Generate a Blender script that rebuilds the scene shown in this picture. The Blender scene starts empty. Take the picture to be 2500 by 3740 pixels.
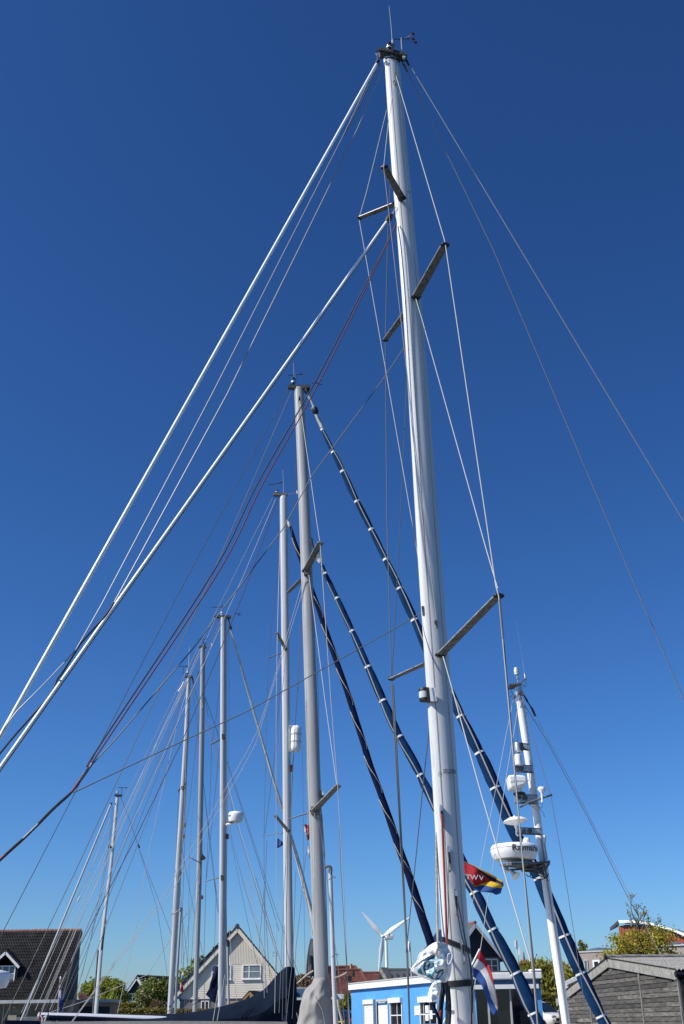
import bpy, math, random
from mathutils import Vector as V, Matrix, noise as mnoise
random.seed(7)
sc = bpy.context.scene
# ------------------------------------------------------------------ camera
F_PX, W_PX, H_PX = 3930.0, 2500.0, 3740.0
TH = math.radians(25.45); ROLL = math.radians(0.83)
CAM = V((0, 0, 2.0))
FW = V((0, math.cos(TH), math.sin(TH)))
U0 = V((0, -math.sin(TH), math.cos(TH))); R0 = V((1, 0, 0))
RT = math.cos(ROLL) * R0 - math.sin(ROLL) * U0
UP = math.sin(ROLL) * R0 + math.cos(ROLL) * U0
cd = bpy.data.cameras.new('camera'); cam = bpy.data.objects.new('camera', cd)
sc.collection.objects.link(cam); sc.camera = cam
cam.matrix_world = Matrix(((RT.x, UP.x, -FW.x, CAM.x), (RT.y, UP.y, -FW.y, CAM.y), (RT.z, UP.z, -FW.z, CAM.z), (0, 0, 0, 1)))
cd.sensor_fit = 'VERTICAL'; cd.sensor_height = 36.0; cd.lens = F_PX / H_PX * 36.0
cd.clip_start = 0.1; cd.clip_end = 20000
# ------------------------------------------------------------------ sky and sun
SUN_EL = math.radians(44); SUN_H = V((-0.92, -0.39, 0)).normalized()
w = bpy.data.worlds.new('World'); sc.world = w; w.use_nodes = True
nt = w.node_tree; bg = nt.nodes['Background']
sky = nt.nodes.new('ShaderNodeTexSky'); sky.sky_type = 'NISHITA'; sky.sun_disc = False
sky.sun_elevation = SUN_EL; sky.sun_rotation = math.atan2(SUN_H.x, SUN_H.y)
sky.altitude = 0; sky.air_density = 1.0; sky.dust_density = 0.5; sky.ozone_density = 10.0     # very clear spring air
gm = nt.nodes.new('ShaderNodeGamma'); gm.inputs['Gamma'].default_value = 1.3                    # contrast of the camera, the same over the whole sky
hs = nt.nodes.new('ShaderNodeHueSaturation'); hs.inputs['Saturation'].default_value = 1.04
nt.links.new(sky.outputs[0], gm.inputs['Color']); nt.links.new(gm.outputs[0], hs.inputs['Color']); nt.links.new(hs.outputs[0], bg.inputs[0]); bg.inputs[1].default_value = 0.0535
sd = bpy.data.lights.new('sun', 'SUN'); sd.energy = 4.2; sd.angle = math.radians(0.53); sd.color = (1.0, 0.955, 0.88)
so = bpy.data.objects.new('sun', sd); sc.collection.objects.link(so)
SUN = V((SUN_H.x * math.cos(SUN_EL), SUN_H.y * math.cos(SUN_EL), math.sin(SUN_EL)))
so.rotation_euler = (-SUN).to_track_quat('-Z', 'Y').to_euler(); so.location = (-30, -15, 40)
sc.view_settings.view_transform = 'Standard'; sc.view_settings.look = 'None'
sc.view_settings.exposure = 0.5; sc.view_settings.gamma = 1.0
sc.cycles.max_bounces = 6; sc.cycles.transparent_max_bounces = 8

# ------------------------------------------------------------------ helpers
def ray(x, y): return FW * F_PX + RT * (x - 1250) + UP * (1870 - y)
def P(x, y, D):
    d = ray(x, y); return CAM + d * (D / d.y)
def zc(p): return (p - CAM).dot(FW)
def mw(px, p): return px * zc(p) / F_PX          # size in metres of px pixels at point p
def lerp(a, b, t): return a + (b - a) * t
def at_z(a, b, z):                                 # the line a-b prolonged to height z
    return a + (b - a) * ((z - a.z) / (b.z - a.z))

class Geo:
    def __init__(s): s.v = []; s.f = []
    def add(s, vs, fs):
        n = len(s.v); s.v += [V(p) for p in vs]; s.f += [tuple(i + n for i in f) for f in fs]; return s
    def tube(s, pts, rad, n=8, A=None, k=1.0, caps=True, fn=None):
        """tube along pts; rad number or list; with A an ellipse: rad along A, k*rad across"""
        pts = [V(p) for p in pts]; m = len(pts)
        if not isinstance(rad, (list, tuple)): rad = [rad] * m
        vs = []; fs = []; prev = None
        for i, p in enumerate(pts):
            t = (pts[min(i + 1, m - 1)] - pts[max(i - 1, 0)]).normalized()
            ref = A if A is not None else (prev if prev is not None else (V((0, 0, 1)) if abs(t.z) < .9 else V((1, 0, 0))))
            a = ref - t * ref.dot(t)
            if a.length < 1e-6: a = V((1, 0, 0)) - t * t.x
            a.normalize(); prev = a; b = t.cross(a)
            for j in range(n):
                q = 2 * math.pi * j / n
                r = rad[i] * (fn(i, j) if fn else 1.0)
                vs.append(p + a * (math.cos(q) * r) + b * (math.sin(q) * r * k))
        for i in range(m - 1):
            for j in range(n):
                fs.append((i * n + j, i * n + (j + 1) % n, (i + 1) * n + (j + 1) % n, (i + 1) * n + j))
        if caps:
            fs.append(tuple(range(n - 1, -1, -1))); fs.append(tuple((m - 1) * n + j for j in range(n)))
        return s.add(vs, fs)
    def box(s, c, x, y, z):
        """c centre, x y z half-extent vectors"""
        c, x, y, z = V(c), V(x), V(y), V(z)
        vs = [c + x * i + y * j + z * k for i in (-1, 1) for j in (-1, 1) for k in (-1, 1)]
        fs = [(0, 1, 3, 2), (4, 6, 7, 5), (0, 4, 5, 1), (2, 3, 7, 6), (0, 2, 6, 4), (1, 5, 7, 3)]
        if x.cross(y).dot(z) < 0: fs = [f[::-1] for f in fs]
        return s.add(vs, fs)
    def bar(s, a, b, wd, th, side=None):
        a, b = V(a), V(b); t = b - a; sd_ = V(side) if side is not None else V((0, 0, 1)).cross(t)
        sd_ = (sd_ - t.normalized() * sd_.dot(t.normalized()))
        if sd_.length < 1e-6: sd_ = V((1, 0, 0))
        sd_.normalize(); nn = t.normalized().cross(sd_)
        return s.box((a + b) / 2, t / 2, sd_ * wd / 2, nn * th / 2)
    def lathe(s, c, axis, prof, n=24):
        axis = V(axis).normalized(); a = axis.orthogonal().normalized(); b = axis.cross(a); m = len(prof)
        vs = [V(c) + axis * h + (a * math.cos(2 * math.pi * j / n) + b * math.sin(2 * math.pi * j / n)) * max(r, 1e-4) for r, h in prof for j in range(n)]
        fs = [(i * n + j, i * n + (j + 1) % n, (i + 1) * n + (j + 1) % n, (i + 1) * n + j) for i in range(m - 1) for j in range(n)]
        fs.append(tuple(range(n - 1, -1, -1))); fs.append(tuple((m - 1) * n + j for j in range(n)))
        return s.add(vs, fs)
    def prism(s, poly, d):
        poly = [V(p) for p in poly]; d = V(d); n = len(poly)
        vs = poly + [p + d for p in poly]
        fs = [tuple(range(n - 1, -1, -1)), tuple(range(n, 2 * n))] + [(i, (i + 1) % n, n + (i + 1) % n, n + i) for i in range(n)]
        return s.add(vs, fs)
    def grid(s, rows):
        m = len(rows); n = len(rows[0])
        return s.add([p for r in rows for p in r], [(i * n + j, i * n + j + 1, (i + 1) * n + j + 1, (i + 1) * n + j) for i in range(m - 1) for j in range(n - 1)])

COL = sc.collection
def mesh_obj(name, g, mat, parent=None, org=None, smooth=40, kind=None):
    o_ = V(org) if org is not None else V((0, 0, 0))
    me = bpy.data.meshes.new(name)
    me.from_pydata([tuple(p - o_) for p in g.v], [], g.f); me.update()
    if mat: me.materials.append(M[mat] if isinstance(mat, str) else mat)
    if smooth:
        me.polygons.foreach_set('use_smooth', [True] * len(me.polygons))
        me.set_sharp_from_angle(angle=math.radians(smooth))
    ob = bpy.data.objects.new(name, me); COL.objects.link(ob)
    if parent is not None: ob.parent = parent
    elif org is not None: ob.location = o_
    if kind: ob['kind'] = kind
    return ob
class Thing:
    """an Empty at the base of a thing; parts are added in world coordinates"""
    def __init__(s, name, label, cat, loc, group=None):
        s.o = V(loc); s.r = bpy.data.objects.new(name, None); COL.objects.link(s.r); s.r.location = s.o
        s.r.empty_display_size = .3
        s.r['label'] = label; s.r['category'] = cat
        if group: s.r['group'] = group
    def part(s, name, g, mat, parent=None, smooth=40, kind=None):
        return mesh_obj(name, g, mat, parent if parent is not None else s.r, s.o, smooth, kind)
def single(name, label, cat, g, mat, group=None, smooth=40, org=None):
    o_ = org if org is not None else V((sum(p.x for p in g.v) / len(g.v), sum(p.y for p in g.v) / len(g.v), min(p.z for p in g.v)))
    ob = mesh_obj(name, g, mat, None, o_, smooth); ob['label'] = label; ob['category'] = cat
    if group: ob['group'] = group
    return ob
def structure(name, g, mat, smooth=0):
    ob = mesh_obj(name, g, mat, None, None, smooth); ob['kind'] = 'structure'; return ob

# ------------------------------------------------------------------ materials
M = {}
def mat(name, col, rough=.5, metal=0.0, var=0.0, scale=6.0, bump=0.0, bscale=40.0, coat=0.0, stretch=None, spec=None, detail=5.0, col2=None, trans=0.0):
    m = bpy.data.materials.new(name); m.use_nodes = True; t = m.node_tree; b = t.nodes['Principled BSDF']
    b.inputs['Base Color'].default_value = (*col, 1); b.inputs['Roughness'].default_value = rough; b.inputs['Metallic'].default_value = metal
    if coat: b.inputs['Coat Weight'].default_value = coat; b.inputs['Coat Roughness'].default_value = .1
    if spec is not None: b.inputs['Specular IOR Level'].default_value = spec
    tc = t.nodes.new('ShaderNodeTexCoord'); src = tc.outputs['Object']
    if stretch:
        mp = t.nodes.new('ShaderNodeMapping'); mp.inputs['Scale'].default_value = stretch; t.links.new(src, mp.inputs[0]); src = mp.outputs[0]
    if var or col2:
        nz = t.nodes.new('ShaderNodeTexNoise'); nz.inputs['Scale'].default_value = scale; nz.inputs['Detail'].default_value = detail; nz.inputs['Roughness'].default_value = .6
        t.links.new(src, nz.inputs['Vector'])
        rp = t.nodes.new('ShaderNodeValToRGB'); rp.color_ramp.elements[0].position = .34; rp.color_ramp.elements[1].position = .68
        c0 = tuple(max(0, c * (1 - var)) for c in col); c1 = col2 if col2 else tuple(min(1, c * (1 + var)) for c in col)
        rp.color_ramp.elements[0].color = (*c0, 1); rp.color_ramp.elements[1].color = (*c1, 1)
        t.links.new(nz.outputs[0], rp.inputs[0]); t.links.new(rp.outputs[0], b.inputs['Base Color'])
        if not trans:
            mr = t.nodes.new('ShaderNodeMapRange'); mr.inputs['To Min'].default_value = max(.05, rough - .12); mr.inputs['To Max'].default_value = min(1, rough + .12)
            t.links.new(nz.outputs[0], mr.inputs[0]); t.links.new(mr.outputs[0], b.inputs['Roughness'])
    if bump:
        n2 = t.nodes.new('ShaderNodeTexNoise'); n2.inputs['Scale'].default_value = bscale; n2.inputs['Detail'].default_value = 4
        t.links.new(src, n2.inputs['Vector'])
        bp = t.nodes.new('ShaderNodeBump'); bp.inputs['Strength'].default_value = bump; bp.inputs['Distance'].default_value = .02
        t.links.new(n2.outputs[0], bp.inputs['Height']); t.links.new(bp.outputs[0], b.inputs['Normal'])
    if trans:
        tr = t.nodes.new('ShaderNodeBsdfTranslucent'); mx = t.nodes.new('ShaderNodeMixShader'); mx.inputs[0].default_value = trans
        tr.inputs[0].default_value = (*col, 1)
        if var or col2: t.links.new(rp.outputs[0], tr.inputs[0])
        out = t.nodes['Material Output']; t.links.new(b.outputs[0], mx.inputs[1]); t.links.new(tr.outputs[0], mx.inputs[2]); t.links.new(mx.outputs[0], out.inputs[0])
    M[name] = m; return m
mat('mast_white', (.66, .66, .64), .42, var=.10, scale=2.6, stretch=(5, 5, .22), detail=9)
mat('mast_alu', (.34, .345, .345), .48, metal=.05, var=.10, scale=3, stretch=(3, 3, .2))
mat('mast_alu_pale', (.50, .51, .51), .45, metal=.05, var=.10, scale=3, stretch=(3, 3, .2))
mat('paint_white', (.78, .78, .76), .35, var=.05, scale=3, coat=.2)
mat('plastic_white', (.80, .80, .78), .30, var=.04, scale=5)
mat('foil_white', (.86, .88, .88), .3, var=.04, scale=2)
mat('alu_worn', (.125, .122, .115), .6, metal=.2, var=.55, scale=16, bump=.2, bscale=60, detail=8)
mat('alu_mid', (.15, .148, .14), .6, var=.35, scale=12)
mat('alu_edge', (.42, .42, .41), .45, metal=.2, var=.3, scale=10)
mat('stainless', (.55, .56, .57), .28, metal=.75, var=.1, scale=12)
mat('wire_steel', (.30, .295, .28), .45, metal=.2)
mat('wire_dull', (.11, .115, .12), .6)
mat('wire_pale', (.42, .41, .38), .5)
mat('rope_dark', (.035, .038, .045), .8, var=.3, scale=30)
mat('rope_navy', (.03, .035, .06), .8, var=.3, scale=30)
mat('rope_red', (.26, .03, .032), .8, var=.2, scale=40)
mat('rope_pink', (.22, .05, .06), .8, var=.3, scale=40)
mat('rope_purple', (.06, .035, .05), .8)
mat('rope_tan', (.40, .35, .27), .85, var=.35, scale=25)
mat('rope_green', (.04, .16, .10), .8)
mat('rope_white', (.6, .6, .58), .8, var=.15, scale=30)
mat('black', (.012, .012, .014), .55, var=.3, scale=20)
mat('black_gloss', (.012, .012, .016), .2)
mat('lens_dark', (.05, .012, .018), .12, coat=.5)
mat('lens_clear', (.55, .60, .62), .12, coat=.5, var=.15, scale=20)
mat('lens_green', (.02, .09, .08), .12, coat=.5)
mat('red_plastic', (.06, .006, .010), .4)
mat('navy_canvas', (.006, .010, .036), .95, var=.25, scale=4, bump=.35, bscale=9, spec=.08)
mat('blue_canvas', (.005, .030, .088), .95, var=.3, scale=4, bump=.35, bscale=9, spec=.10)
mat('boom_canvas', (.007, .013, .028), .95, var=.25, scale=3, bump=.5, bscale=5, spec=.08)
mat('grey_canvas', (.27, .26, .25), .9, var=.10, scale=3, bump=.5, bscale=5, spec=.15)
mat('strap_white', (.78, .77, .74), .6)
mat('zip_grey', (.33, .31, .29), .7)
mat('sail_grey', (.66, .65, .61), .8, var=.18, scale=8, bump=.3)
mat('cover_dark', (.05, .055, .06), .85, var=.4, scale=8)
mat('hull_white', (.75, .75, .73), .25, coat=.4)
mat('hull_navy', (.015, .02, .06), .25, coat=.4)
mat('deck_cream', (.55, .52, .45), .7, var=.08, scale=4)
mat('water', (.02, .035, .035), .06, bump=.5, bscale=1.4)
mat('ground', (.11, .105, .095), .9, var=.25, scale=.8, bump=.3, bscale=8)
mat('quay', (.25, .24, .22), .85, var=.2, scale=1.5, bump=.3, bscale=6)
mat('pontoon_wood', (.20, .16, .12), .8, var=.3, scale=4, stretch=(1, 8, 1))
mat('crane_dark', (.055, .055, .055), .5, metal=.2, var=.3, scale=14)
mat('boom_alu', (.46, .47, .52), .4)
mat('wire_mid', (.26, .26, .25), .5, metal=.2)
mat('rope_maroon', (.115, .022, .030), .8, var=.25, scale=40)
def weather(m, dark, lo, hi, stretch, scale):
    """faint stains and run marks over a painted surface"""
    t = m.node_tree; b = t.nodes['Principled BSDF']; src = b.inputs['Base Color'].links[0].from_socket
    tc = t.nodes.new('ShaderNodeTexCoord'); mp = t.nodes.new('ShaderNodeMapping'); mp.inputs['Scale'].default_value = stretch; nz = t.nodes.new('ShaderNodeTexNoise'); nz.inputs['Scale'].default_value = scale; nz.inputs['Detail'].default_value = 10; nz.inputs['Roughness'].default_value = .7
    rp = t.nodes.new('ShaderNodeMapRange'); rp.inputs['From Min'].default_value = lo; rp.inputs['From Max'].default_value = hi; mx = t.nodes.new('ShaderNodeMix'); mx.data_type = 'RGBA'; mx.blend_type = 'MULTIPLY'
    t.links.new(tc.outputs['Object'], mp.inputs[0]); t.links.new(mp.outputs[0], nz.inputs['Vector']); t.links.new(nz.outputs[0], rp.inputs[0]); t.links.new(rp.outputs[0], mx.inputs[0]); t.links.new(src, mx.inputs[6]); mx.inputs[7].default_value = (*dark, 1); t.links.new(mx.outputs[2], b.inputs['Base Color'])
weather(M['mast_white'], (.62, .60, .56), .56, .74, (9, 9, .5), 3.0)
weather(M['mast_alu'], (.68, .66, .62), .56, .74, (9, 9, .4), 3.0)
weather(M['mast_alu_pale'], (.68, .66, .62), .56, .74, (9, 9, .4), 3.0)
# ------------------------------------------------------------------ setting: water, quay, ground, pontoon
g = Geo(); g.add([(-400, -200, 0), (400, -200, 0), (400, 62, 0), (-400, 62, 0)], [(0, 1, 2, 3)]); structure('water', g, 'water')
g = Geo(); g.add([(-9000, 60, 1.45), (9000, 60, 1.45), (9000, 16000, 1.45), (-9000, 16000, 1.45)], [(0, 1, 2, 3)]); structure('ground', g, 'ground')
g = Geo(); g.box((0, 60.2, .4), (400, 0, 0), (0, .22, 0), (0, 0, 1.04)); structure('quay', g, 'quay')
g = Geo(); g.box((0, 0, .2), (30, 0, 0), (0, 1.2, 0), (0, 0, .18))
pontoon = structure('pontoon', g, 'quay')
deckplank = Geo(); deckplank.box((0, 0, .4), (.065, 0, 0), (0, 1.2, 0), (0, 0, .018))
base_plank = mesh_obj('plank', deckplank, 'pontoon_wood', pontoon, None, 0); base_plank.location = (-3.9, 0, 0)
for i in range(1, 56):
    c = base_plank.copy(); COL.objects.link(c); c.parent = pontoon; c.location = (-3.9 + i * .142, 0, 0)

# ------------------------------------------------------------------ boat builders
def hull(t, bow, stern, beam, deck, mat_hull, mat_deck='deck_cream', cabin=True):
    bow, stern = V((bow[0], bow[1], 0)), V((stern[0], stern[1], 0)); ax = bow - stern; L = ax.length; ax.normalize(); sd_ = V((-ax.y, ax.x, 0))
    rows = []; rim = []
    N = 18
    for i in range(N + 1):
        s = i / N
        hb = beam / 2 * (min(1, .72 + .9 * s) if s < .35 else 1.0 if s < .5 else max(0.01, 1 - ((s - .5) / .5) ** 2.1))
        zd = deck + .28 * s * s; over = .5 * max(0, s - .8) / .2
        c = stern + ax * (L * s)
        ring = []
        for q in (-1, -.97, -.8, -.45, 0, .45, .8, .97, 1):
            zz = zd if abs(q) == 1 else (zd * .5 if abs(q) > .9 else (-.05 if abs(q) > .7 else -.4))
            ring.append(c + sd_ * (hb * (q if abs(q) > .9 else q * .98)) + V((0, 0, zz)) - ax * (over * (1 - zz / zd) if zz < zd else 0))
        rows.append(ring); rim.append((ring[0], ring[-1]))
    g = Geo(); g.grid(rows); n = 9; g.f.append(tuple(range(n)))
    t.part('hull', g, mat_hull)
    g = Geo(); g.grid([[a, (a + b) / 2 + V((0, 0, .05)), b] for a, b in rim]); t.part('deck', g, mat_deck)
    if cabin:
        g = Geo(); c0 = stern + ax * L * .34; c1 = stern + ax * L * .66
        for (e, ww, hh) in ((0, .60, .36),):
            poly = [c0 - sd_ * beam * .30, c1 - sd_ * beam * .22, c1 + sd_ * beam * .22, c0 + sd_ * beam * .30]
            top = [lerp(p, (c0 + c1) / 2, .12) for p in poly]
            g.add([p + V((0, 0, deck + .03)) for p in poly] + [p + V((0, 0, deck + hh)) for p in top], [(0, 1, 5, 4), (1, 2, 6, 5), (2, 3, 7, 6), (3, 0, 4, 7), (4, 5, 6, 7)])
        t.part('cabin', g, 'hull_white', smooth=0)

def px_path(pts, D):
    return [P(p[0], p[1], p[2] if len(p) > 2 else D) for p in pts]
def wire(t, name, material, wpx, pts, D, n=5, parent=None, sub=1):
    w3 = px_path(pts, D); r = []
    for p in w3: r.append(mw(wpx * .82, p) / 2)
    rr = sum(r) / len(r)
    return t.part(name, Geo().tube(w3, rr, n), material, parent)
def smooth_path(w3, k=6):
    """Catmull-Rom through 3-D points"""
    out = []
    for i in range(len(w3) - 1):
        p0, p1, p2, p3 = w3[max(i - 1, 0)], w3[i], w3[i + 1], w3[min(i + 2, len(w3) - 1)]
        for j in range(k):
            u = j / k
            out.append(.5 * (2 * p1 + (p2 - p0) * u + (2 * p0 - 5 * p1 + 4 * p2 - p3) * u * u + (3 * p1 - p0 - 3 * p2 + p3) * u ** 3))
    out.append(w3[-1]); return out
def rope(t, name, material, wpx, pts, D, n=7, parent=None):
    w3 = px_path(pts, D); rr = sum(mw(wpx, p) for p in w3) / len(w3) / 2
    return t.part(name, Geo().tube(smooth_path(w3), rr, n), material, parent)

def mast(t, prof, D, bowdir, material, base_z, chord=.6, grooves=(), scale=1.0, n=24):
    """prof: list of (centre x, y, width px) from the top down; last two prolonged to base_z"""
    pts = [P(x, y, D) for x, y, _ in prof]; rad = [mw(wd, p) / 2 * scale for (x, y, wd), p in zip(prof, pts)]
    b = at_z(pts[-2], pts[-1], base_z); pts.append(b); rad.append(rad[-1])
    dense = smooth_path(pts, 5); dr = []
    for i in range(len(rad) - 1): dr += [lerp(rad[i], rad[i + 1], j / 5) for j in range(5)]
    dr.append(rad[-1])
    A = V((bowdir[0], bowdir[1], 0)).normalized()
    m = t.part('mast', Geo().tube(dense, dr, n, A=A, k=chord), material)
    B = V((0, 0, 1)).cross(A)
    if B.y > 0: B = -B
    for q in grooves:                    # thin extruded ribs that run the length of the profile
        ca, sa = math.cos(q), math.sin(q)
        path = [p + A * (ca * r) + B * (sa * r * chord) for p, r in zip(dense, dr)]
        t.part('groove', Geo().tube(path, rad[-1] * .028, 5), 'groove_grey', m)
    t.mast = m; t.path = dense; t.rad = dr; t.A = A; t.B = B
    return m
mat('groove_grey', (.36, .37, .38), .6)
def spreader(t, root, tip, D_root, D_tip, wpx, material, cap='black', capw=1.06):
    a = P(root[0], root[1], D_root); b = P(tip[0], tip[1], D_tip)
    wa = mw(wpx, a); d = (b - a).normalized(); side = d.cross(V((0, 0, 1))).normalized()
    g = Geo(); N = 6
    g.tube([lerp(a, b, i / N) for i in range(N + 1)], [wa / 2 * lerp(1.08, .85, i / N) for i in range(N + 1)], 14, A=side, k=.30)
    s = t.part('spreader', g, material)
    es = side if side.x < 0 else -side; t.part('leading_edge', Geo().tube([a + es * wa * .5, b + es * wa * .42], wa * .07, 6), 'alu_edge', s)
    if cap:
        g = Geo(); g.tube([b - d * wa * .18, b + d * wa * .1, b + d * wa * .22], [wa / 2 * capw, wa / 2 * capw, wa / 2 * capw * .7], 12, A=side, k=.5); t.part('end_cap', g, cap, s)
        g = Geo(); g.tube([a - d * wa * .15, a + d * wa * .35], wa / 2 * 1.22, 12, A=side, k=.45); t.part('bracket', g, 'black', s)
    return s

def furled(t, name, pts, D, wlist, material, ties=(), zipm='zip_grey', sag=.16, zip_side=0.0, band='strap_white', seed=1):
    """a sail rolled on its stay under a cover: bulging between the ties"""
    w3 = smooth_path(px_path(pts, D), 10); m = len(w3); k = len(pts) - 1
    cum = [0.0]
    for i in range(1, m): cum.append(cum[-1] + (w3[i] - w3[i - 1]).length)
    tot = cum[-1]; rad = []
    ts = sorted(ties)
    for i, p in enumerate(w3):
        f_ = i / (m - 1) * k; a = min(int(f_), k - 1); wpx = lerp(wlist[a], wlist[a + 1], f_ - a)
        r = mw(wpx, p) / 2; yy = lerp(pts[a][1], pts[a + 1][1], f_ - a)
        if ts:
            d = min(abs(yy - q) for q in ts); r *= 1 - sag * math.exp(-(d / 22.0) ** 2) + .07 * math.sin(yy * .011 + seed)
        rad.append(r)
    def fn(i, j): return 1 + .07 * math.sin(j * 2.1 + i * .31 + seed) + .06 * mnoise.noise(V((i * .35, j * .9, seed)))
    A = (w3[-1] - w3[0]).cross(V((0, 1, 0))).normalized()
    s = t.part(name, Geo().tube(w3, rad, 16, A=A, k=.85, fn=fn), material, smooth=60)
    # zip / luff line on the side towards the viewer
    if zipm:
        path = []
        for i in range(m):
            tg = (w3[min(i + 1, m - 1)] - w3[max(i - 1, 0)]).normalized(); vw = (CAM - w3[i]).normalized(); vw = (vw - tg * vw.dot(tg)).normalized(); sd_ = tg.cross(vw)
            ang = zip_side + .25 * math.sin(i * .16 + seed)
            path.append(w3[i] + (vw * math.cos(ang) * .9 + sd_ * math.sin(ang)) * rad[i] * 1.0)
        t.part('zip', Geo().tube(path, [r * .10 + .004 for r in rad], 6), zipm, s)
    for q in ts:
        best = min(range(m), key=lambda i: abs(lerp(pts[min(int(i / (m - 1) * k), k - 1)][1], pts[min(int(i / (m - 1) * k), k - 1) + 1][1], i / (m - 1) * k - min(int(i / (m - 1) * k), k - 1)) - q))
        tg = (w3[min(best + 1, m - 1)] - w3[max(best - 1, 0)]).normalized(); p = w3[best]; r = rad[best]
        tilt = (tg + V((.0, .0, .25)).cross(tg) * .6).normalized()
        g = Geo(); g.tube([p - tg * mw(3.6, p), p + tg * mw(3.6, p)], r * 1.07, 14, A=A, k=.88); t.part('tie', g, band, s)
        e = p + A * r * 1.03; g = Geo(); g.tube([e, e + A * r * .12 + tg * mw(3, p), e + A * r * .16 + tg * mw(9, p)], mw(1.4, p), 5); t.part('tie_end', g, band, s)
    return s

def wind_vane(t, base, D, h, arm, tail, mat_='black', px=2.2, cups=True):
    """masthead wind instrument: post from base up, arm to the left/right, tail"""
    b = P(base[0], base[1], D); top = P(base[0] + h[0], base[1] + h[1], D)
    g = Geo(); g.tube([b, top], mw(px, b) / 2, 5)
    l = P(base[0] + arm[0], base[1] + arm[1], D); r = P(base[0] + arm[2], base[1] + arm[3], D)
    g.tube([l, r], mw(px, b) / 2, 5)
    v = t.part('wind_vane', g, mat_)
    s = mw(tail, b); g = Geo(); g.add([r, r + V((-s, 0, s * .1)), r + V((.1 * s, 0, s * .6)), r + V((.35 * s, 0, -.1 * s))], [(0, 1, 2, 3)])
    g.box(r, (s * .4, 0, 0), (0, s * .08, 0), (0, 0, s * .25)); t.part('vane_tail', g, mat_, v)
    return v
def text_geo(txt, fn, depth=0.0):
    """outline text turned to a mesh; fn maps (x, y, z) of unit-high text to a world point"""
    cu = bpy.data.curves.new('lettering', 'FONT'); cu.body = txt; cu.size = 1.0; cu.extrude = depth; cu.resolution_u = 3; cu.offset = .018
    ob = bpy.data.objects.new('lettering', cu); COL.objects.link(ob)
    bpy.context.view_layer.update()
    me = ob.evaluated_get(bpy.context.evaluated_depsgraph_get()).to_mesh()
    vs = [v.co.copy() for v in me.vertices]; fs = [tuple(p.vertices) for p in me.polygons]
    x0 = min(v.x for v in vs); x1 = max(v.x for v in vs)
    ob.to_mesh_clear(); bpy.data.objects.remove(ob); bpy.data.curves.remove(cu)
    g = Geo(); g.add([fn((v.x - x0) / (x1 - x0), v.y, v.z) for v in vs], fs); return g

# ================================================================== 1. the large white-masted yacht in front
D1 = 11.5
BOW1 = V((-.94, -.34, 0)).normalized()
t = Y1 = Thing('sailing_yacht', 'nearest yacht, tall white mast with three pairs of spreaders and bare white forestays', 'sailing yacht', (1.35, 11.7, 0), 'yachts moored in the harbour')
mast(t, [(1433, 232, 54), (1461, 588, 62.5), (1513, 1200, 71), (1567, 2000, 84), (1617, 2700, 92), (1656, 3300, 98), (1684, 3640, 99)], D1, BOW1, 'mast_white', 1.25, chord=.62, scale=1.07,
     grooves=(2.02, 1.97, .95, .90))
hull(t, (-3.7, 9.9), (6.2, 13.2), 2.9, 1.15, 'hull_white')
mt = t.mast
# masthead: crane plates fore and aft, light, aerial, wind vane
def plate(pts, D, th, name, material, parent):
    w3 = px_path(pts, D); return t.part(name, Geo().prism([p + V((0, -th / 2, 0)) for p in w3], (0, th, 0)), material, parent, smooth=0)
mh = t.part('masthead', Geo().tube([P(1431, 236, D1), P(1429, 222, D1), P(1428, 200, D1), P(1427, 188, D1)], [mw(57, P(1433, 236, D1)) / 2 * 1.05, mw(56, P(1433, 236, D1)) / 2 * 1.05, mw(36, P(1433, 236, D1)) / 2, mw(10, P(1433, 236, D1)) / 2], 20, A=BOW1, k=.62), 'mast_white')
t.part('seam', Geo().tube([P(1432, 228, D1), P(1431.8, 225, D1)], mw(58, P(1433, 236, D1)) / 2 * 1.09, 20, A=BOW1, k=.63), 'black', mh)
plate([(1377, 191), (1387, 184), (1430, 193), (1428, 210), (1388, 203)], D1 - .05, .12, 'crane', 'crane_dark', mh)
plate([(1430, 192), (1480, 201), (1488, 207), (1485, 212), (1462, 213), (1428, 205)], D1 - .02, .12, 'crane', 'crane_dark', mh)
t.part('crane_edge', Geo().tube(px_path([(1376, 189), (1388, 183), (1430, 191), (1486, 203)], D1 - .12), mw(4, P(1400, 190, D1)) / 2, 6), 'black', mh)
t.part('sheave', Geo().lathe(P(1383, 200, D1 - .12), (0, 1, 0), [(mw(7, mh and P(1383, 200, D1)), -.02), (mw(7, P(1383, 200, D1)), .02)], 12), 'stainless', mh)
t.part('sheave', Geo().lathe(P(1476, 210, D1 - .10), (0, 1, 0), [(mw(6, P(1476, 210, D1)), -.02), (mw(6, P(1476, 210, D1)), .02)], 12), 'alu_edge', mh)
a = P(1420, 186, D1); u = (P(1422, 150, D1) - a).normalized(); q = mw(1, a)
lt = t.part('masthead_light', Geo().lathe(a, u, [(8 * q, -2 * q), (8 * q, 8 * q), (10 * q, 9 * q), (10 * q, 12 * q)], 18), 'black')
t.part('collar', Geo().lathe(a, u, [(9 * q, 12 * q), (9.5 * q, 14 * q), (9 * q, 20 * q)], 18), 'plastic_white', lt)
t.part('lens', Geo().lathe(a, u, [(9 * q, 20 * q), (9.6 * q, 24 * q), (9.6 * q, 36 * q), (8.5 * q, 38 * q), (2 * q, 38.5 * q)], 18), 'lens_dark', lt)
b0 = P(1431, 210, D1 - .1); b1 = P(1436, 164, D1 - .1)
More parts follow.
